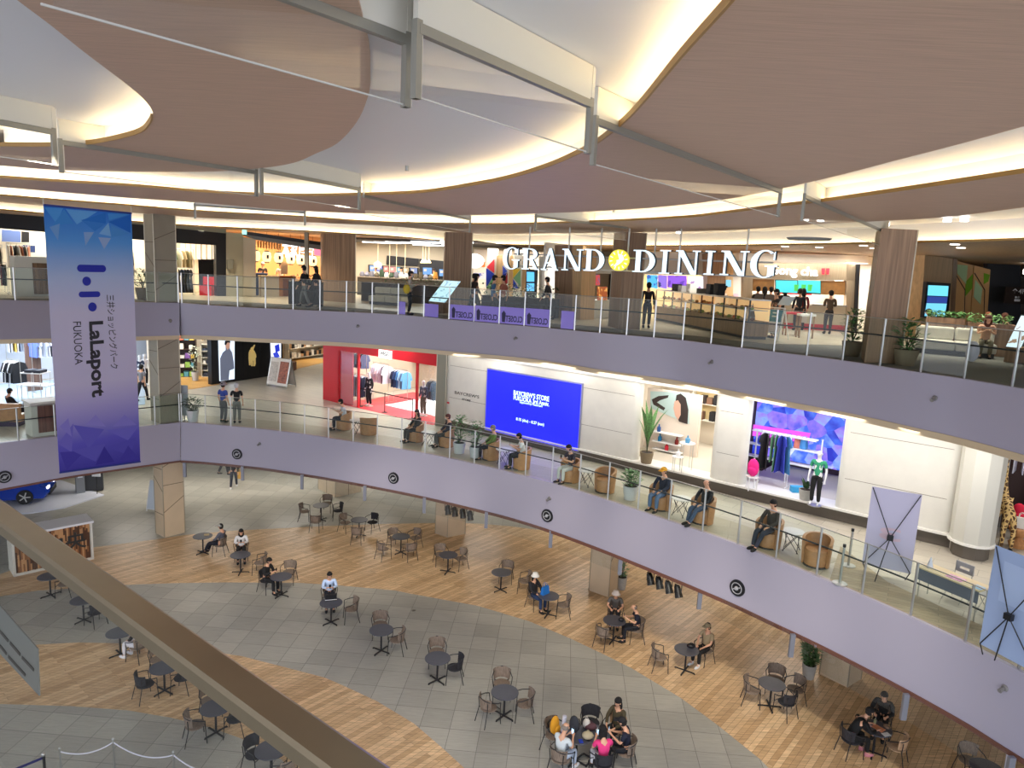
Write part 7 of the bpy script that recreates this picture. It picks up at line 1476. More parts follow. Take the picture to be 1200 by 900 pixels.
for k_, x in enumerate((688, 692, 697)): o = MB().lathe([(.14, 0), (.16, .3), (.12, .42), (.001, .42)], (0, 0, 0), 12).build('food_tray', fab(*((190, 110, 50), (70, 50, 40), (210, 190, 150))[k_])); o.location = P7.p(P7.hit(x, 352)[0], P7.hit(695, 352)[1], -.3); tag(o, ('amber jar on the poster booth counter', 'dark jar in the middle of the poster booth counter', 'pale jar on the poster booth counter')[k_], 'jar')
# planters and people behind the purple film
t = thing('planter_box', 'long dark planter with bushes behind the purple balustrade film', 'planter', at(600, 372, Z)); pl = Plane(at(556, 368, Z), at(668, 376, Z)); m = MB(); pl.box(m, 0, pl.L * .8, Z, Z + .8, -1.2, -.7); wb(m, 'box', fab(60, 56, 52), t); wb(greens(MB(), pl, 0, pl.L * .8, Z + .8, -1.25, -.6, 420, .55, 6), 'foliage', LEAF2, t)
for k_, (x, y, top, hd, c, lb) in enumerate(((576, 377, 'long_top', 'cap', (70, 110, 150), 'person in blue denim jacket and black cap behind the top balustrade'), (588, 377, 'short_top', 'short_hair', (180, 110, 90), 'person with brown skin-toned top beside the denim jacket wearer'), (555, 372, 'coat', 'long_hair', (60, 50, 46), 'person in dark coat just right of the second wooden column'), (552, 371, 'coat', 'short_hair', (40, 40, 44), 'person in black half hidden by the second wooden column'), (641, 376, 'coat', 'short_hair', (50, 50, 54), 'person in dark clothes behind the planter bushes'))):
    person(lb, at(x, y, Z) + Vector((0, .9, 0)), ((1, .2, 0), (-1, .3, 0), (1, 0, 0), (1, .2, 0), (-1, .2, 0))[k_], 'walk', top, c, legc=(60, 60, 60), head=hd)
# purple film on the balustrade
FILM = M('film_purple', lin(168, 150, 245), .5); fb = FILM.node_tree.nodes['Principled BSDF']; fb.inputs['Alpha'].default_value = .7
FILMT = M('film_ink', lin(36, 30, 70), .6)
for k_, (x0, x1, h, tx) in enumerate(((467.5, 475, .5, None), (497.5, 513.5, .5, None), (527, 555, .55, 'CLOSET'), (556, 584, .58, 'CLOSET'), (585.5, 613.5, .6, 'CLOSET'), (615, 643, .62, 'CLOSET'), (657, 672, .62, None))):
    a_, b_ = edge_px(inward(E3R, d=.05), x0), edge_px(inward(E3R, d=.05), x1); pl = Plane(a_, b_); t = thing('balustrade_film', 'purple printed film on the glass balustrade, %s of seven from the left' % ('first', 'second', 'third', 'fourth', 'fifth', 'sixth', 'last')[k_], 'film', pl.p(0, Z + .03), 0, 'purple films on the top balustrade')
    m = MB(); pl.box(m, 0, pl.L, Z + .03, Z + .03 + h, 0, .006); wb(m, 'film', FILM, t)
    if tx: q = (x0 + x1) / 2; o = tfit(pl, tx, x0 + 7, x1 - 1, proj(pl.p(pl.L / 2, Z + .2))[1], .21, FILMT, t, .01, .002, .006, mirror=True); sil = MB(); u_ = pl.L * .1; sil.slab([pl.p(u_, Z + .08, .009), pl.p(u_ + .12, Z + .08, .009), pl.p(u_ + .14, Z + .4, .009), pl.p(u_ + .06, Z + .5, .009), pl.p(u_ - .02, Z + .4, .009)], pl.n * .003); wb(sil, 'printed_figure', FILMT, t)
# bakery
P8 = fl(755, 371, 832, 375); wall(P8, -.6, P8.L + 6, Z, 13.2, -2.6, -2.5, 'wall_bakery', M('bakery_wall', lin(220, 196, 150), .6)); area(P8.p(P8.L / 2, 12.4, -1.2), 3.2, 1.2, 160, (1, .86, .62))
facade([(755, 303), (832, 305), (832, 322.5), (755, 321.5)], P8, -.2, 0, 'wall_bakery_header', M('ribbed_beige', lin(196, 190, 176), .6)); facade([(755, 295), (870, 297), (870, 305), (755, 303)], P8, -.5, -.1, 'wall_lit_bulkhead', M('bulkhead_white', lin(235, 228, 215), .5))
for k_, (x0, x1, c1, c2, lb) in enumerate(((758, 770.5, (90, 190, 235), (60, 110, 200), 'cyan end menu screen over the bakery'), (771, 781.5, (150, 120, 225), (60, 70, 120), 'lilac menu screen over the bakery'), (782, 804.5, (150, 95, 225), (110, 70, 190), 'wide violet menu screen with food image over the bakery'), (806, 830, (240, 240, 245), (190, 150, 200), 'white menu screen over the bakery'))):
    t = thing('menu_screen', lb, 'screen', P8.at(x0, 338)); m = MB(); y0 = 322 + (x0 - 758) * .03; P8.poly(m, [(x0, y0), (x1, y0 + .4), (x1, y0 + 16.5), (x0, y0 + 14)], .05, .1); wb(m, 'display', litprint('bak_%d' % k_, c1, c2, 3.5), t)
if True:
    t = thing('pastry_counter', 'long bakery display counter with two lit shelves of pastries', 'counter', at(815, 388, Z)); pl = Plane(at(766, 374.5, Z), at(874, 397.5, Z)); CW = vwood('counter_oak', lin(150, 122, 92), .25, 20)
    m = MB(); pl.box(m, 0, pl.L, Z + .1, Z + .62, -.8, 0); wb(m, 'counter_front', CW, t); m = MB(); pl.box(m, 0, pl.L, Z, Z + .1, -.75, -.06); wb(m, 'plinth', DARK, t)
    m = MB(); pl.box(m, 0, pl.L, Z + 1.32, Z + 1.36, -.8, 0); wb(m, 'countertop', STEEL, t)
    BK = M('case_glow', lin(240, 200, 150), .6, emit=.5, ecol=lin(255, 205, 140)); m = MB(); pl.box(m, 0, pl.L, Z + .62, Z + 1.32, -.8, -.76); wb(m, 'lit_back', BK, t); m = MB(); pl.box(m, .02, pl.L - .02, Z + .97, Z + .99, -.74, -.06); wb(m, 'shelf', WHITE, t)
    nn_ = 9
    for i in range(nn_ + 1): m = MB(); pl.box(m, pl.L * i / nn_ - .012, pl.L * i / nn_ + .012, Z + .62, Z + 1.32, -.06, -.005); wb(m, 'divider', DARK, t)
    m = MB(); pl.box(m, 0, pl.L, Z + .64, Z + 1.31, -.012, -.004); wb(m, 'case_glass', CGLASS, t)
    rnd = random.Random(4); pc = [(205, 140, 70), (225, 175, 100), (120, 70, 45), (230, 215, 190), (190, 60, 60), (240, 190, 110), (150, 180, 90)]; p0 = None
    for i in range(34):
        for zz_ in (.62, .99):
            if rnd.random() < .15: continue
            u = .15 + (pl.L - .3) * (i + .5) / 34; c = rnd.choice(pc); s = rnd.uniform(.8, 1.25)
            if p0 is None: p0 = MB().ell((0, 0, .05), (.075, .06, .055), 9, 5, -.9, 1).build('pastry', fab(*c), None, True); o = p0
            else: o = p0.copy(); COL.objects.link(o)
            o.material_slots[0].link = 'OBJECT'; o.material_slots[0].material = fab(*c); o.location = pl.p(u, Z + zz_, rnd.uniform(-.45, -.15)); o.scale = (s,) * 3; tag(o, 'pastry on the %s shelf of the bakery counter' % ('lower' if zz_ < .7 else 'upper'), 'pastry', 'pastries on the %s bakery shelf' % ('lower' if zz_ < .7 else 'upper'))
    PBK_ = pl
    for k_, f_ in enumerate((.12, .2, .3, .42, .52, .6)): o = MB().box(-.18, -.15, 0, .18, .15, (.3, .25, .35, .2, .4, .45)[k_]).box(-.1, -.17, .05, .1, -.15, .15).build('counter_machine', fab(*((60, 60, 64), (200, 200, 200), (230, 228, 220), (70, 66, 60), (30, 30, 34), (26, 26, 30))[k_])); o.location = pl.p(pl.L * f_, Z + 1.36, -.55); o.rotation_euler.z = pl.rz(); tag(o, ('grey till at the column end of the bakery counter', 'silver coffee grinder on the bakery counter', 'white machine on the bakery counter', 'low grey box on the bakery counter', 'black coffee machine left of its pair on the bakery counter', 'larger black coffee machine on the bakery counter')[k_], 'machine')
person('person in long black coat standing at the bakery counter end', at(759, 385.5, Z) + Vector((0, .4, 0)), (.3, 1, 0), 'stand', 'coat', (34, 34, 38), legc=(30, 30, 34))
for k_, (x, y) in enumerate(((809, 352), (870, 352))): person(('bakery server in pale top behind the counter', 'second bakery server at the far counter end')[k_], PBK_.p(PBK_.L * (.45, .92)[k_], Z, -1.4), PBK_.n, 'stand', 'short_top', ((220, 190, 170), (60, 60, 64))[k_], head=('bun_hair', 'short_hair')[k_])
# wooden column behind NING, booth strips
P9 = fl(828, 376, 872, 378); facade([(829, 297), (850, 297), (850, 378), (829, 377)], P9, -1, 0, 'wall_column_wood_b', WOODC); facade([(850, 297), (859, 297), (859, 378), (850, 378)], P9, -1, .02, 'wall_column_wood_c', WOODL); facade([(859, 300), (874, 300), (874, 380), (859, 379)], P9, -.6, -.1, 'wall_grey_strip', M('ribbed_grey', lin(190, 190, 184), .6))
for k_, (x, y, c) in enumerate(((853, 332, (110, 200, 240)), (862, 348, (220, 170, 180)))): facade([(x - 2.5, y - 4), (x + 3, y - 4), (x + 3, y + 4), (x - 2.5, y + 4)], P9, .03, .08, 'small_screen', M('scr_%d' % c[0], (.1, .1, .1), emit=.9, ecol=lin(*c)), ('small blue screen on the column behind the letters', 'small pink notice beside the column behind the letters')[k_], 'screen')
# tea shop
PA = fl(876, 383, 1010, 389.5); GC = planks('vertical_boards', lin(196, 176, 146), lin(178, 160, 132), lin(120, 106, 88), 0, .2, 6, .6, .01, .1, 0)
VB = vwood('facade_boards', lin(190, 172, 144), .12, 30)
facade([(876, 308), (1003, 309), (1003, 329), (880, 327)], PA, -.3, 0, 'wall_tea_header', VB); facade([(992, 309), (1003, 309), (1003, 390), (992, 389)], PA, -.3, 0, 'wall_tea_jamb', VB); facade([(871, 307), (883, 308), (880, 384), (870, 383)], PA, -.3, .01, 'wall_tea_jamb_b', VB); facade([(1003, 309), (1007, 309), (1003, 392), (999, 391)], PA, -.3, .1, 'wall_tea_edge', SIGNB)
facade([(870, 296), (1024, 299), (1024, 309), (870, 307)], PA, -1.5, -.5, 'wall_tea_bulkhead', M('bulkhead_white', lin(235, 228, 215), .5)); area(PA.p(PA.L / 2, 13.1, .4), 5, .5, 60, (1, .95, .85))
wall(PA, -.5, PA.L + 1, Z, 12.9, -3.1, -3, 'wall_tea_shop', M('tea_wall', lin(216, 206, 186), .6)); area(PA.p(PA.L / 2, 12.3, -1.6), 4, 1.4, 220, (1, .95, .88))
t = thing('shop_sign', 'tea shop name in glowing white letters on vertical boards', 'sign', PA.at(935, 318)); WG = M('sign_glow3', (.9, .92, 1), emit=1.2, ecol=(.9, .94, 1)); tfit(PA, 'Gong cha', 902, 958, 317.5, .36, WG, t, .06, .02, .006, yc2=318); m = MB(); [PA.poly(m, [(x, 314.5), (x + 4, 314.5), (x + 3.2, 321.5), (x + .8, 321.5)], .05, .09) for x in (962, 967.2)]; wb(m, 'red_cups', M('sign_red', (.8, .05, .08), emit=.8, ecol=lin(235, 40, 60)), t)
facade([(883, 326.5), (908, 327), (908, 341), (883, 341)], PA, -.2, -.05, 'wall_timber_panel', M('timber_orange', lin(186, 136, 78), .5, noise=.15, nscale=6)); facade([(962, 329), (991, 329.5), (991, 346), (962, 345)], PA, -.2, -.05, 'wall_timber_panel_b', M('timber_orange', (1, 1, 1)))
t = thing('menu_screen', 'double green and cyan menu screen of the tea shop', 'screen', PA.at(935, 343)); m = MB(); PA.poly(m, [(908.5, 327.5), (962, 329), (961.5, 345), (908.5, 342.5)], -.05, .03); wb(m, 'frame', SIGNB, t)
for x0, x1 in ((909, 934), (935, 961)): m = MB(); PA.poly(m, [(x0, 328.5), (x1, 329), (x1, 343.7), (x0, 342)], .03, .045); wb(m, 'display', M('tea_screen', (.05, .3, .3), emit=.95, ecol=lin(70, 205, 215)), t)
m = MB(); [m.cyl(PA.at(x, 341, .06), PA.at(x + .8, 333.5, .06), .07, .10, 10) for x in (932, 940.5, 948)]; wb(m, 'cup_picture', M('cup_green', (.05, .4, .1), emit=.7, ecol=lin(90, 200, 90)), t)
t = thing('service_counter', 'pale tea shop counter with a red skirting', 'counter', PA.p(PA.L / 2, Z)); m = MB(); PA.box(m, PA.hit(920, 370)[0], PA.hit(992, 370)[0], Z, Z + 1.05, -.7, -.05); wb(m, 'counter_body', M('counter_cream', lin(214, 206, 186), .5), t); m = MB(); PA.box(m, PA.hit(920, 370)[0], PA.hit(992, 370)[0], Z, Z + .25, -.05, -.02); wb(m, 'skirting', REDP, t); m = MB(); PA.box(m, PA.hit(950, 370)[0], PA.hit(992, 370)[0], Z + 1.05, Z + 1.1, -.75, .0); wb(m, 'countertop', M('top_grey', (.4, .4, .4), .4), t)
for k_ in range(8): o = MB().lathe([(.15, 0), (.17, .4), (.15, .5), (.001, .52)], (0, 0, 0), 12).build('tea_canister', M('canister_red', lin(150, 24, 34), .3), None, True); o.location = PA.p(PA.hit(934 + k_ * 4.6, 360)[0], Z + 1.42, -2.0); tag(o, 'dark red tea canister on the tea shop back shelf', 'canister', 'red canisters of the tea shop')
m = MB(); PA.box(m, PA.hit(928, 360)[0], PA.hit(972, 360)[0], Z, Z + 1.42, -2.3, -1.8); solo('back_counter', m, M('counter_cream', (1, 1, 1)), 'back counter carrying red canisters in the tea shop', 'counter')
for k_, (x, c, lb) in enumerate(((884, (30, 30, 34), 'first customer from the left in the tea shop queue'), (890, (60, 62, 70), 'customer with blue phone in the tea shop queue'), (900, (214, 190, 180), 'customer in pale top in the tea shop queue'), (912, (40, 40, 46), 'customer with dark hair fourth in the tea shop queue'), (920, (50, 46, 50), 'customer near the red canisters in the tea shop queue'), (928, (38, 44, 54), 'customer in dark jacket leaning towards the tea counter'), (935, (120, 40, 50), 'person with dark red sleeve by the tea counter'))):
    person(lb, PA.p(PA.hit(x, 370)[0], Z, (.2, .4, .1, -.2, -.3, .7, .4)[k_]), -PA.n, 'stand', 'long_top', c, legc=(40, 40, 46), head=('short_hair', 'long_hair', 'short_hair', 'short_hair', 'long_hair', 'short_hair', 'long_hair')[k_])
person('person in brown jacket and dark cap standing at the tea counter', at(972, 392, Z) + Vector((0, .25, 0)), (.2, 1, 0), 'stand_both', 'coat', (84, 70, 56), legc=(50, 50, 54), head='cap', headc=(40, 34, 30))
for k_, x in enumerate((926, 932)): pass
RS = [(926, 393), (942, 396)]
for k_, (x, y) in enumerate(RS): t = thing('bar_stool', ('red topped high stool left of the notice in front of the tea shop', 'slim high stool with a notice in front of the tea shop')[k_], 'stool', at(x, y, Z)); MB().box(-.28, -.18, .8, .28, .18, .88).build('seat', REDP if k_ == 0 else WHITE, t); [MB().box(a * .24 - .02, b * .14 - .02, 0, a * .24 + .02, b * .14 + .02, .8).build('leg', M('leg_tan', lin(150, 120, 92), .6), t) for a in (-1, 1) for b in (-1, 1)]
facade([(937.5, 368), (945.5, 368), (945.5, 378), (937.5, 378)], Plane(at(930, 395, Z), at(950, 396, Z)), 0, .03, 'notice_board', fab(225, 215, 210), 'small white notice board before the tea shop counter', 'notice')
# A-frame posters
pl = Plane(at(869, 394, Z), at(911, 399, Z)); t = thing('poster_stand', 'white double poster stand with grey and teal posters by the bakery', 'sign stand', pl.p(pl.L / 2, Z)); m = MB()
um = pl.hit(894, 380)[0]; zt_ = pl.hit(890, 359.5)[1]; LN2 = lambda u, z: pl.p(u, z, -.25 * (z - Z))
for u0, u1, c, nm_ in ((.06, um - .05, (168, 170, 168), 'grey_poster'), (um + .05, pl.L - .06, (50, 120, 140), 'teal_poster')):
    m = MB(); m.slab([LN2(u0, Z + .62), LN2(u1, Z + .62), LN2(u1, zt_ - .05), LN2(u0, zt_ - .05)], -pl.n * .02); wb(m, nm_, fab(*c), t); m = MB(); m.slab([LN2(u0, Z + .28), LN2(u1, Z + .28), LN2(u1, Z + .58), LN2(u0, Z + .58)], -pl.n * .02); wb(m, 'white_strip', fab(225, 215, 215), t)
m = MB(); [m.beam(LN2(u, Z), LN2(u, zt_), .04, .04) for u in (0, um, pl.L)]; [m.beam(LN2(0, z), LN2(pl.L, z), .04, .04) for z in (Z + .25, Z + .6, zt_)]; wb(m, 'frame', WHITE, t)
for u in (0, pl.L): m = MB().beam(pl.p(u, Z, -.7), LN2(u, zt_), .03, .03); wb(m, 'rear_leg', WHITE, t)
m = MB(); [m.beam(LN2(um + .2, z), LN2(pl.L - .25, z), .012, .05) for z in (Z + .8, Z + .92, Z + 1.04)]; m.slab([LN2(um + .3, Z + 1.2) + pl.n * .01, LN2(um + .75, Z + 1.2) + pl.n * .01, LN2(um + .9, Z + 1.5) + pl.n * .01, LN2(um + .45, Z + 1.5) + pl.n * .01], pl.n * .005); wb(m, 'printed_lines', fab(210, 222, 225), t)
m = MB()
for i in range(3):
    for j in range(2): u, z = .14 + j * .42, Z + .72 + i * .3; m.slab([LN2(u, z) + pl.n * .004, LN2(u + .34, z) + pl.n * .004, LN2(u + .34, z + .22) + pl.n * .004, LN2(u, z + .22) + pl.n * .004], pl.n * .005)
wb(m, 'printed_pictures', fab(120, 110, 100), t)
plant('bright leafy plant in basket pot left of the right wooden column', at(997, 417, Z), 1.35, 'basket', .28, .42, 'bush', 51, 170, .36); plant('arching leafy plant in basket pot right of the right wooden column', at(1060, 428, Z), 1.25, 'basket', .30, .42, 'bush', 52, 170, .46)
# right end
PC = fl(1003, 390, 1085, 394); facade([(1003, 300), (1080, 300), (1080, 392), (1003, 390)], PC, -2.2, -2.1, 'wall_right_booth', M('booth_white', (1, 1, 1))); area(PC.p(PC.L * .4, 12.9, -.8), 3, 1, 150, (1, .95, .88))
facade([(1005, 331), (1019, 332), (1015, 372), (1003, 372)], PC, -1.2, -1.1, 'menu_board', M('panel_brown', lin(88, 72, 62), .6), 'dark menu panel behind the right wooden column', 'menu board'); facade([(1068, 325), (1078, 325), (1072, 380), (1066, 380)], PC, -.9, -.8, 'banner_flag', litprint('flag_mix', (190, 30, 50), (70, 60, 110), 3), 'narrow red and violet flag between the two wooden columns', 'flag')
PD = fl(1080, 396, 1122, 392); facade([(1084, 296), (1117, 297), (1112, 394), (1078, 396)], PD, -1, 0, 'wall_column_wood_d', WOODL); facade([(1117, 297), (1122, 297), (1117, 393), (1112, 394)], PD, -1, .02, 'wall_column_wood_e', WOODC)
t = thing('digital_sign', 'black upright digital sign with blue screen on the far right wooden column', 'screen', PD.at(1093, 375)); m = MB(); PD.poly(m, [(1082, 330), (1110.5, 332), (1107, 374.5), (1078, 372)], 0, .12); wb(m, 'housing', SIGNB, t)
for pts_, c in (([(1084, 334), (1107.5, 335), (1106.5, 347), (1083, 346)], (110, 215, 245)), ([(1083, 347), (1106.5, 348), (1105.5, 355), (1082, 354.5)], (40, 60, 140)), ([(1082, 355), (1105.5, 355.5), (1103, 371), (1079.5, 370)], (115, 205, 240))): m = MB(); PD.poly(m, pts_, .12, .13); wb(m, 'display', M('dsp_%d' % c[0], (.05, .1, .1), emit=1, ecol=lin(*c)), t)
PE = fl(1120, 390, 1166, 391)
for k_, (x0, x1, fs) in enumerate(((1121, 1143, [([(1123, 310), (1136, 311), (1134, 333), (1124, 321)], (170, 200, 150)), ([(1134, 330), (1142, 321), (1141, 338), (1132.5, 348)], (110, 160, 30))]), (1144, 1163, [([(1145, 328), (1153, 338), (1151, 357), (1143, 348)], (170, 205, 160)), ([(1155, 320), (1162, 322), (1160, 330), (1155, 333)], (110, 165, 30))]))):
    t = thing('decor_panel', ('tall wooden wall panel with green diamond facets, left of the pair', 'tall wooden wall panel with green diamond facets, right of the pair')[k_], 'wall panel', PE.at(x0, 385)); m = MB(); PE.poly(m, [(x0, 305 + k_ * 6), (x1, 311 + k_ * 5), (x1 - 5, 390), (x0 - 5, 390)], -.3, -.1); wb(m, 'board', M('panel_oak', lin(206, 160, 104), .5), t)
    for f, c in fs: m = MB(); PE.poly(m, f, -.095, -.08); wb(m, 'facet', fab(*c), t)
    m = MB(); q = [PE.at(x, y, -.09) for x, y in ((x0, 320), (x0 + 12, 340), (x0 + 11, 372))]; m.beam(q[0], q[1], .04, .02); m.beam(q[1], q[2], .04, .02); wb(m, 'groove', SIGNB, t)
facade([(1160, 316), (1178, 318), (1172, 392), (1158, 391)], PE, -1.2, -1, 'wall_right_end', M('dark_end', lin(60, 62, 66), .6)); facade([(1176, 300), (1215, 300), (1215, 395), (1172, 392)], PE, -1.0, -.8, 'wall_right_end_b', M('dark_end', (1, 1, 1)))
t = thing('wayfinding_sign', 'dark brown sign with white 4F arrow at the far right', 'sign', PE.at(1188, 355)); m = MB(); PE.poly(m, [(1173.5, 336), (1212, 337), (1210, 357), (1171, 355)], .2, .26); wb(m, 'board', M('sign_brown', lin(52, 40, 34), .5), t); o = tfit(PE, '\u21914F', 1180, 1195, 341.5, .22, M('sign_ink_white', (.85, .85, .85), .5), t, .27, .003, .002, yc2=341.5); m = MB(); [m.ell(PE.at(x, 348, .27), (.05, .05, .05), 8, 5) for x in (1184, 1187)]; m.slab([PE.at(1182.5, 350, .265), PE.at(1189, 350.4, .265), PE.at(1188.7, 353, .265), PE.at(1182, 352.7, .265)], PE.n * .01); wb(m, 'lift_symbol', M('sign_ink_white', (1, 1, 1)), t)
sf, pl = sofa('long cream sofa behind the balustrade right of the wooden column', at(1071, 413, Z), at(1167, 421, Z), 1.0, SOFM, Z)
t = thing('planter_box', 'wooden planter with hedge behind the long cream sofa', 'planter', at(1110, 408, Z)); m = MB(); pl.box(m, .3, pl.L * .62, Z, Z + 1.1, -1.7, -1.1); wb(m, 'box', WOODC, t); wb(greens(MB(), pl, .3, pl.L * .62, Z + 1.1, -1.7, -1.1, 260, .2, 8), 'foliage', LEAF, t)
t = thing('planter_box', 'second wooden planter with bushes at the right end of the sofa', 'planter', at(1160, 412, Z)); m = MB(); pl.box(m, pl.L * .66, pl.L * 1.25, Z, Z + 1.0, -1.7, -1.1); wb(m, 'box', WOODC, t); wb(greens(MB(), pl, pl.L * .66, pl.L * 1.2, Z + 1.0, -1.7, -1.0, 160, .3, 9), 'foliage', LEAF, t)
person('person sitting low at the right end of the long cream sofa', pl.p(pl.L * .86, Z - .03, -.35), pl.n, 'sit_phone', 'short_top', (205, 160, 130), legc=(120, 112, 90), head='long_hair', headc=(100, 60, 50))
person('seated man with black hair in grey shirt behind the hedge', pl.p(pl.L * .28, Z, -2.1), (-1, .3, 0), 'sit_table', 'short_top', (110, 112, 120)); person('person with auburn hair seated behind the right planter', pl.p(pl.L * .95, Z, -2.3), (.3, 1, 0), 'sit_lap', 'coat', (70, 76, 96), head='long_hair', headc=(120, 64, 40)); person('person in white collar seated behind the right planter end', pl.p(pl.L * 1.15, Z, -2.4), (-.3, 1, 0), 'sit_lap', 'coat', (60, 56, 60), head='long_hair', headc=(80, 44, 30))
lightbox('slanted glowing food guide at the far right by the balustrade', 1176, 424, 1192, 426, 1, 1.35, .6, litprint('guide_print2', (220, 238, 248), (150, 120, 100), 6))
solo('backpack_white', MB().ell((0, 0, .3), (.18, .14, .3), 12, 8, -.95, 1), fab(215, 215, 225), 'white bag standing on the floor before the cream sofa', 'bag').location = at(1138, 424, Z)
# track spots over the right end and downlights
for k_, (x, y) in enumerate(((1110, 259), (1130, 258.5), (862, 268), (795, 273), (1038, 264), (947, 260))):
    p = at(x, y, 13.7); o = MB().cyl((0, 0, 0), (0, 0, .08), .09, None, 14).build('downlight', M('downlight_glow', (1, 1, 1), emit=6)); o.location = (p.x, p.y, 13.68); tag(o, 'bright round downlight in the pale ceiling band', 'downlight', 'downlights of the pale ceiling band')
for k_ in range(12):
    f = k_ / 11; p = at(1128 + 52 * f, 297 + 20 * f, 13.1 - f * .0) if False else PE.at(1126 + 50 * f, 296 + 20 * f, 1.0 + 3 * (1 - f)); o = MB().cyl((0, 0, 0), (-.05, -.12, -.14), .05, .07, 12).cyl((0, 0, 0), (0, 0, max(.1, 13.3 - p.z)), .012, None, 5).build('track_spot', [M('track_glow', (1, .95, .85), emit=4)]); o.location = p; tag(o, 'small glowing track spotlight in the row at the far right', 'spotlight', 'track spotlights at the far right')
for k_, (x, y) in enumerate(((1119, 286.5), (1126, 290.5), (1012, 288), (920, 289), (960, 290), (1024, 291))): p = at(x, y, 13.24); o = MB().cyl((0, 0, -.01), (0, 0, .02), .12, None, 16).build('recessed_light', M('recess_glow', (1, .95, .85), emit=4)); o.location = p; tag(o, 'recessed round light in the timber soffit over the shops', 'downlight', 'recessed lights in the timber soffit')
# ================================================================ GRAND DINING SIGN
def arcpoly(cx, cy, rxo, ryo, rxi, ryi, a0, a1, n=18, dx=0.0):
    P = []
    A = [math.radians(a0 + (a1 - a0) * i / n) for i in range(n + 1)]
    return [[(cx + rxo * math.cos(A[i]), cy + ryo * math.sin(A[i])), (cx + rxo * math.cos(A[i + 1]), cy + ryo * math.sin(A[i + 1])), (cx + dx + rxi * math.cos(A[i + 1]), cy + ryi * math.sin(A[i + 1])), (cx + dx + rxi * math.cos(A[i]), cy + ryi * math.sin(A[i]))] for i in range(n)]
R_ = lambda x0, y0, x1, y1: [(x0, y0), (x1, y0), (x1, y1), (x0, y1)]
S = .055
GL = {
 'I': [R_(.36, 0, .64, 1), R_(.14, 0, .86, S), R_(.14, 1 - S, .86, 1)],
 'N': [R_(.12, 0, .2, 1), R_(.80, 0, .88, 1), [(.06, 1), (.30, 1), (.88, 0), (.66, 0)], R_(0, 0, .32, S), R_(0, 1 - S, .28, 1), R_(.68, 1 - S, 1, 1)],
 'D': [R_(.12, 0, .34, 1), R_(0, 0, .5, S), R_(0, 1 - S, .5, 1)] + arcpoly(.42, .5, .58, .5, .34, .5 - S, -90, 90),
 'R': [R_(.10, 0, .32, 1), R_(0, 0, .42, S), R_(0, 1 - S, .5, 1), R_(.3, .46, .5, .46 + S)] + arcpoly(.45, .73, .42, .27, .2, .27 - S, -90, 90) + [[(.42, .48), (.62, .48), (.9, S), (.9, 0), (.74, 0)], R_(.74, 0, 1, S)],
 'A': [[(.44, 1), (.52, .86), (.20, 0), (.11, 0)], [(.42, 1), (.58, 1), (.94, 0), (.68, 0)], R_(.24, .3, .68, .3 + S), R_(0, 0, .32, S), R_(.58, 0, 1, S)],
 'G': arcpoly(.52, .5, .52, .52, .3, .47, 52, 308, 26, .02) + [R_(.66, .08, .9, .44), R_(.54, .40, 1, .40 + S), [(.84, .66), (.9, .66), (.9, .98), (.84, .9)]],
}
SW_, SS_ = M('letter_face', (.78, .88, .95), .3, emit=.75, ecol=lin(214, 236, 250)), M('letter_side', lin(70, 84, 96), .4, .3)
Q3 = inward(E3R, d=-.05)
def signpt(x, y=305):
    for a, b in zip(Q3[:-1], Q3[1:]):
        a2, b2 = Vector((a.x, a.y, 12.3)), Vector((b.x, b.y, 12.3)); xa, xb = proj(a2)[0], proj(b2)[0]
        if (xa - x) * (xb - x) <= 0 and xa != xb: return a2.lerp(b2, (x - xa) / (xb - xa))
# a straight-ish chord keeps the lettering even
cA, cB = signpt(588), signpt(912); cM = signpt(735)
def sp(x):
    f = (x - 588) / (912 - 588); lo, hi = (cA, cM) if x < 735 else (cM, cB); g = (x - 588) / 147 if x < 735 else (x - 735) / 177; return lo, hi
t = thing('suspended_letter_sign', 'large suspended white serif letters either side of a yellow disc', 'sign', (cM.x, cM.y, 11.9))
LET = [('G', 589.7, 609.3, 290, 315.3), ('R', 611.8, 632.5, 291, 316), ('A', 634.5, 655, 291, 316.8), ('N', 658.5, 683.5, 291.8, 317.2), ('D', 684.5, 708.5, 292, 317.8), ('D', 742, 768, 293, 319.2), ('I', 770.5, 788, 293, 321), ('N', 791.5, 820.5, 293.5, 321.8), ('I', 823.5, 840, 293.8, 322.2), ('N', 844.5, 877.5, 294, 323), ('G', 879.5, 911.5, 293.5, 325.3)]
for ch, x0, x1, y0, y1 in LET:
    a_, b_ = sp((x0 + x1) / 2); pl = Plane((a_.x, a_.y, 0), (b_.x, b_.y, 0)); u0, u1 = pl.hit(x0, (y0 + y1) / 2)[0], pl.hit(x1, (y0 + y1) / 2)[0]; z1, z0 = pl.hit((x0 + x1) / 2, y0)[1], pl.hit((x0 + x1) / 2, y1)[1]
    m = MB()
    for k_, P in enumerate(GL[ch]): m.mat(0); m.slab([pl.p(u0 + (u1 - u0) * x, z0 + (z1 - z0) * y, .012 + k_ * .0004) for x, y in P], pl.n * .006); m.mat(1); m.slab([pl.p(u0 + (u1 - u0) * x, z0 + (z1 - z0) * y, -.11) for x, y in P], pl.n * .12)
    wb(m, 'letter_%s' % ch.lower(), [SW_, SS_], t)
a_, b_ = sp(726); pl = Plane((a_.x, a_.y, 0), (b_.x, b_.y, 0)); c = pl.at(726, 305, .1); r = (pl.hit(738, 305)[0] - pl.hit(714.5, 305)[0]) / 2; UP = Vector((0, 0, 1))
wb(MB().cyl(c - pl.n * .12, c, r, None, 40), 'disc_body', M('disc_yellow', lin(240, 225, 70), .4, emit=.6, ecol=lin(240, 225, 60)), t)
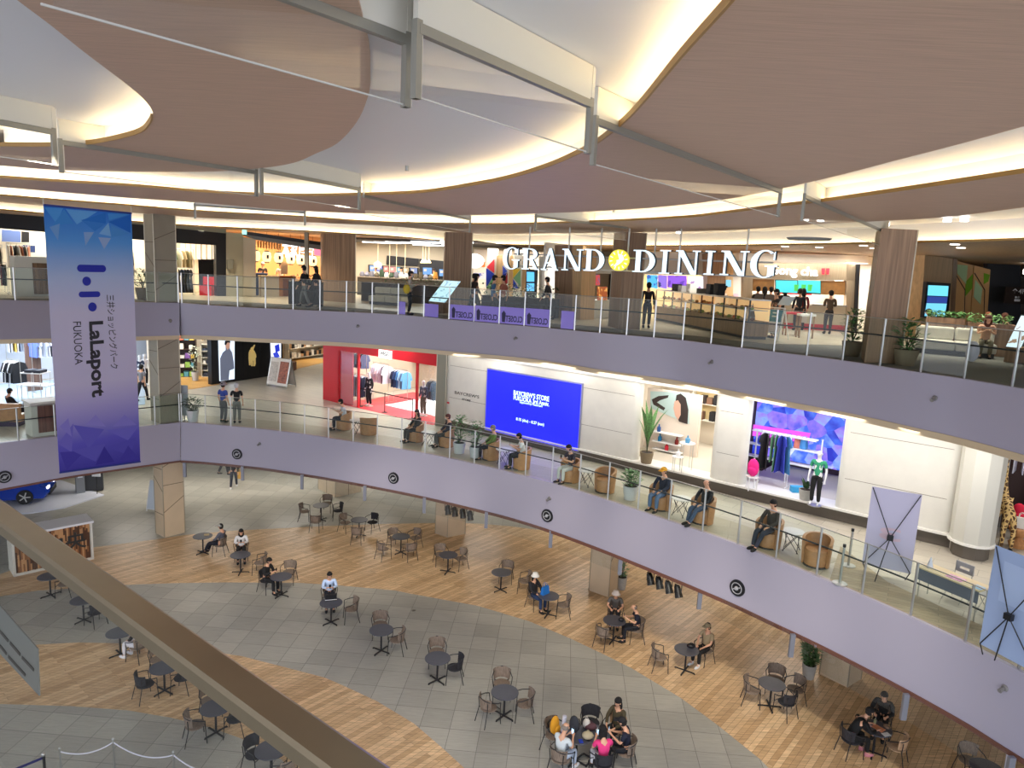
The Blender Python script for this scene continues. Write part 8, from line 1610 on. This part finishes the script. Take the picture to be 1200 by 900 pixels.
WD = M('disc_white', (.85, .88, .85), .4, emit=.7, ecol=(.9, .95, .9)); m = MB()
for k_ in range(12):
    a = k_ * PI / 6 + .13; m.slab([c + (pl.u * math.cos(a + d) + UP * math.sin(a + d)) * r * q for d, q in ((-.06, .9), (.06, .9), (.06, .62), (-.06, .62))], pl.n * .008)
m.slab([c + (pl.u * x + UP * y) * r for x, y in ((-.1, .6), (.35, .5), (.55, .1), (.3, -.2), (-.1, -.5), (-.5, -.62), (-.15, -.2), (-.2, .0), (.1, .05), (.0, .3))], pl.n * .01); wb(m, 'disc_marks', WD, t)
BAR = M('sign_bar', lin(205, 205, 200), .4, .3)
for dz in (.22, -.2):
    P = [sp(x)[0].lerp(sp(x)[1], ((x - 588) / 147 if x < 735 else (x - 735) / 177)) for x in (600, 735, 905)]; P = [Vector((p.x, p.y, 12.32 + dz)) + Vector((.08, .14, 0)) for p in P]; wb(MB().tube(P, .025, 8), 'support_bar', BAR, t)
for x in (619, 666.5, 703, 733, 768, 799, 876):
    f = (x - 588) / 147 if x < 735 else (x - 735) / 177; a_, b_ = sp(x); p = a_.lerp(b_, f) + Vector((.08, .16, 0)); wb(MB().tube([(p.x, p.y, 12.1), (p.x, p.y, 13.5)], .028, 8), 'hanger_pole', BAR, t)
# ================================================================ HANGING BANNER
A_b, B_b = at(51, 240, 13.28), at(154, 250, 13.28); pb = Plane((A_b.x, A_b.y, 0), (B_b.x, B_b.y, 0))
t = thing('hanging_banner', 'tall blue and lavender banner hanging at the left with vertical lettering', 'banner', (A_b.x, A_b.y, 13.45))
bm_ = bpy.data.materials.new('banner_print'); bm_.use_nodes = True; nt = bm_.node_tree; b = nt.nodes['Principled BSDF']; N = nt.nodes.new; L = nt.links.new
tc = N('ShaderNodeTexCoord'); sx = N('ShaderNodeSeparateXYZ'); L(tc.outputs['Object'], sx.inputs[0]); mr = N('ShaderNodeMapRange'); mr.inputs[1].default_value = 4.7; mr.inputs[2].default_value = 13.28; L(sx.outputs[2], mr.inputs[0])
cr = N('ShaderNodeValToRGB'); e = cr.color_ramp.elements; e[0].position = 0; e[0].color = (*lin(48, 40, 150), 1); e[1].position = 1; e[1].color = (*lin(20, 110, 210), 1)
for p_, c_ in ((.12, (84, 78, 186)), (.25, (160, 152, 205)), (.35, (192, 186, 214)), (.62, (196, 192, 216)), (.75, (170, 186, 220)), (.88, (80, 150, 220))): q = e.new(p_); q.color = (*lin(*c_), 1)
L(mr.outputs[0], cr.inputs[0]); L(cr.outputs[0], b.inputs['Base Color']); b.inputs['Roughness'].default_value = .7
qd = [pb.at(51, 240), pb.at(154, 250), pb.at(164.5, 541), pb.at(70, 554)]; m = MB(); m.slab(qd, pb.n * -.012); wb(m, 'cloth', bm_, t)
FT = [((52, 243), (74, 244), (66, 262), 74, 152, 222), ((75, 245), (86, 262), (62, 264), 60, 138, 214), ((77, 245), (114, 248), (90, 263), 96, 164, 226), ((95, 258), (124, 249), (124, 262), 30, 112, 204), ((95, 258), (124, 262), (111, 271), 50, 124, 208), ((126, 250), (153, 251), (128, 258), 66, 146, 222), ((127, 260), (153, 252), (153, 273), 22, 102, 200), ((127, 261), (116, 274), (130, 277), 118, 172, 224), ((130, 264), (152, 274), (131, 278), 70, 140, 212), ((58, 266), (70, 262), (68, 282), 110, 158, 214), ((98, 272), (110, 272), (100, 288), 130, 164, 212), ((115, 278), (130, 279), (122, 292), 142, 168, 212),
      ((68, 520), (86, 496), (84, 530), 106, 98, 192), ((86, 498), (122, 503), (104, 526), 92, 86, 186), ((124, 504), (162, 500), (150, 516), 104, 98, 194), ((70, 530), (100, 528), (78, 551), 62, 54, 160), ((84, 528), (124, 520), (112, 541), 88, 82, 182), ((112, 545), (122, 523), (134, 541), 50, 42, 146), ((126, 524), (160, 512), (152, 534), 78, 72, 176), ((140, 540), (150, 522), (163, 538), 60, 52, 158), ((70, 500), (80, 490), (84, 512), 128, 120, 200), ((100, 498), (112, 486), (124, 500), 134, 126, 202), ((132, 500), (146, 486), (160, 498), 126, 118, 200)]
for i, (p_, q_, r_, *c_) in enumerate(FT): m = MB(); m.slab([pb.at(x, y, .002 + i * .0001) for x, y in (p_, q_, r_)], pb.n * .001); wb(m, 'printed_facet', fab(*c_), t)
for i, j in ((0, 1), (3, 2)): wb(MB().tube([qd[i], qd[j]], .03, 8), 'hem_bar', M('hem_blue', lin(30, 50, 140), .5), t)
for q in (qd[0], qd[1]): wb(MB().tube([q, (q.x, q.y, 13.5)], .01, 5), 'hanger_wire', STEEL, t)
BI = M('banner_ink_blue', lin(20, 36, 160), .6); BK_ = M('banner_ink', (.02, .02, .025), .6)
ud = pb.u if pb.u.x > 0 else -pb.u
def pill(x0, x1, y0, y1, nm):
    (ua, z1), (ub, z0) = pb.hit(x0, y0), pb.hit(x1, y1); h = (z1 - z0) / 2; w = abs(ub - ua); um, zm = (ua + ub) / 2, (z0 + z1) / 2; s_ = 1 if ub > ua else -1
    P = []; hw = max(0, w / 2 - h)
    for i in range(13): a = -PI / 2 + PI * i / 12; P.append((um + hw + h * math.cos(a) * 1, zm + h * math.sin(a)))
    for i in range(13): a = PI / 2 + PI * i / 12; P.append((um - hw + h * math.cos(a), zm + h * math.sin(a)))
    m = MB(); m.slab([pb.p(u, z, .004) for u, z in P], pb.n * .004); wb(m, nm, BI, t)
pill(90, 124.3, 310, 319, 'logo_bar'); pill(92, 117.5, 341.7, 348, 'logo_bar')
for x, y in ((101.5, 329.5), (108.2, 359.7)): 
    c = pb.at(x, y, .004); wb(MB().cyl(c, c + pb.n * .004, abs(pb.hit(x + 5, y)[0] - pb.hit(x - 5, y)[0]) / 2, None, 28), 'logo_dot', BI, t)
def vtext(body, xc0, xc1, y0, y1, h, mat, bold=0.0):
    o = text(body, (0, 0, 0), (1, 0, 0), (0, 1, 0), h / .7, mat, 'lettering', None, .003, bold); xs_ = [v.co.x for v in o.data.vertices]; ys_ = [v.co.y for v in o.data.vertices]; w = max(xs_) - min(xs_); xm = (max(xs_) + min(xs_)) / 2; ym = (max(ys_) + min(ys_)) / 2
    a_, b_ = pb.at(xc0, y0, .006), pb.at(xc1, y1, .006); d = b_ - a_; s_ = d.length / w; d.normalize(); yd = ud; n = d.cross(yd).normalized(); c = (a_ + b_) / 2
    o.data.transform(Matrix(((d.x * s_, yd.x, n.x, c.x - d.x * s_ * xm - yd.x * ym), (d.y * s_, yd.y, n.y, c.y - d.y * s_ * xm - yd.y * ym), (d.z * s_, yd.z, n.z, c.z - d.z * s_ * xm - yd.z * ym), (0, 0, 0, 1)))); att(o, t)
vtext('LaLaport', 110, 113.5, 376.5, 465, .46, BK_, .022); vtext('FUKUOKA', 90, 92.5, 377, 427, .27, BK_, -.002); vtext('\u4e09\u4e95\u30b7\u30e7\u30c3\u30d4\u30f3\u30b0\u30d1\u30fc\u30af', 129, 134, 345.5, 432, .22, BK_, .0)
# ================================================================ SMOKE CURTAINS OF THE CEILING
CF = M('curtain_frame', lin(150, 148, 138), .45, .3)
def ccurtain(k, ax, ay, bx, by, ends=(1, 1), label=''):
    a, b = at(ax, ay, 13.5), at(bx, by, 13.5); d = (b - a).normalized(); t = thing('smoke_curtain', label, 'smoke curtain', a); wb(MB().beam(a - Vector((0, 0, .03)), b - Vector((0, 0, .03)), .05, .06), 'top_rail', CF, t)
    wb(MB().beam(a + Vector((0, 0, .14)), b + Vector((0, 0, .14)), .03, .27), 'infill_panel', CREAM, t); wb(MB().beam(a - Vector((0, 0, .23)) + d * .05, b - Vector((0, 0, .23)) - d * .05, .008, .36), 'glass_pane', CGLASS, t)
    wb(MB().beam(a - Vector((0, 0, .415)), b - Vector((0, 0, .415)), .008, .01), 'edge_strip', M('edge_light', (.6, .6, .56), .4), t)
    for e_, p in zip(ends, (a, b)):
        if e_: wb(MB().beam(p + Vector((0, 0, .02)), p - Vector((0, 0, .43)), .045, .05, up=d), 'end_post', CF, t); wb(MB().beam(p + Vector((0, 0, .27)), p - Vector((0, 0, .43)), .04, .03, up=d).obox(p + d * .03 - Vector((0, 0, .08)), d * .012, d.cross(UP) * .012, UP * .34), 'post_cover', CREAM, t)
for k_, (v_, e_, lb) in enumerate((((40, -124, 477, 42), (0, 1), 'glass smoke curtain nearest us ending over the near white bay'), ((489, 27, 692, 118), (1, 1), 'glass smoke curtain crossing the big white ceiling bay'), ((698, 138, 915, 222), (1, 1), 'glass smoke curtain crossing the wide brown ceiling field'), ((943, 228, 1040, 272), (1, 0), 'glass smoke curtain running to the right wooden column'), ((-120, 118, 62, 152), (0, 1), 'glass smoke curtain at the far left over the small white bay'), ((70, 164, 300, 200), (1, 1), 'glass smoke curtain along the left brown ceiling field'), ((306, 197, 421, 220), (1, 1), 'glass smoke curtain above the middle of the narrow white strip'), ((426, 228, 551, 256), (0, 1), 'glass smoke curtain ahead of the second wooden column'), ((228, 239, 357, 248), (1, 1), 'glass smoke curtain above the lantern restaurant'), ((628, 252, 735, 266), (1, 0), 'glass smoke curtain above the yellow disc'))): ccurtain(k_, *v_, ends=e_, label=lb)
for x, y, lb in ((477, 197, 'tiny ceiling sensor dot on the white bay'), (719, 247, 'tiny ceiling sensor near the far white strip'), (916, 292, 'ceiling sensor under the shop soffit')): p = at(x, y, 13.74 if y < 260 else 13.22); o = MB().cyl((0, 0, -.05), (0, 0, .05), .035, None, 10).build('ceiling_sensor', STEEL); o.location = p; tag(o, lb, 'sensor')
o = MB().lathe([(.001, -.05), (.55, -.05), (.6, 0), (.001, .0)], (0, 0, 0), 24, 1, 1).build('ceiling_vent', M('vent_grey', (.25, .26, .27), .5)); o.location = at(948, 279, 13.25); tag(o, 'round grey ceiling diffuser before the tea shop', 'ceiling vent')
# ================================================================ NEAR HANDRAIL
BR = M('brass_rail', (.36, .29, .19), .3, .85, noise=.06, nscale=5)
rd = Vector((1.47, -1.15, 0)).normalized(); rn = Vector((-rd.y, rd.x, 0)); rp = lambda s, n, z: rd * s + rn * n + Vector((0, 0, z))
t = thing('near_handrail', 'broad brass coloured handrail crossing the lower left corner close to us', 'handrail', rp(-.5, .75, 10))
m = MB(); s0, s1 = -7, 3.2; sec = [(.705, 11.165), (.708, 11.192), (.716, 11.2), (.782, 11.2), (.79, 11.195), (.794, 11.18), (.79, 11.16), (.78, 11.155), (.715, 11.155)]
m.add([rp(s0, a, z) for a, z in sec] + [rp(s1, a, z) for a, z in sec], [tuple(range(9)), tuple(range(17, 8, -1))] + [(i, (i + 1) % 9, 9 + (i + 1) % 9, 9 + i) for i in range(9)]); wb(m, 'rail', BR, t)
m = MB(); m.obox(rp(-1.9, .75, 10.62), rd * 5.0, rn * .006, Vector((0, 0, .5))); wb(m, 'glass_pane', glass('near_glass', (.95, .965, .96), .02, .12), t)
for s in (-5.5, -4.2, 1.0, 2.3): wb(MB().beam(rp(s, .75, 10), rp(s, .75, 11.16), .05, .05), 'post', STEEL, t)
pr = Plane(rp(-3, .735, 0), rp(0, .735, 0)); m = MB(); pr.poly(m, [(-60, 640), (45.5, 760), (47.5, 815), (-60, 700)], 0, .004); tp_ = M('tag_clear', lin(120, 122, 116), .3); tp_.node_tree.nodes['Principled BSDF'].inputs['Alpha'].default_value = .8; wb(m, 'notice_plate', tp_, t)
m = MB(); TI = M('tag_ink', lin(60, 56, 50), .6)
for (x0, y0, x1, y1) in ((0, 735, 12, 749), (14, 751, 26, 765), (28, 768, 42, 783), (0, 752, 10, 764), (12, 767, 32, 789)):
    pr.poly(m, [(x0, y0), (x1, y1), (x1 - .6, y1 + 3.0), (x0 - .6, y0 + 3.0)], .005, .006)
wb(m, 'printed_lines', TI, t)
struct('floor_near_gallery', MB().prism([tuple(rp(-8, .68, 0)[:2]), tuple(rp(4, .68, 0)[:2]), tuple(rp(4, -3, 0)[:2]), tuple(rp(-8, -3, 0)[:2])], 9.7, 10), CARP)
q = at(1178, 900, 0); k = at(1201, 745, 4); solo('glass_edge_pole', MB().cyl((q.x, q.y, 0), (q.x, q.y, 13.5), .03, None, 12), M('glass_edge_white', lin(200, 200, 214), .4), 'slim white pole standing in for a near glass edge, right bottom corner', 'pole')  # full-height pole added in place of a nearby translucent glass edge
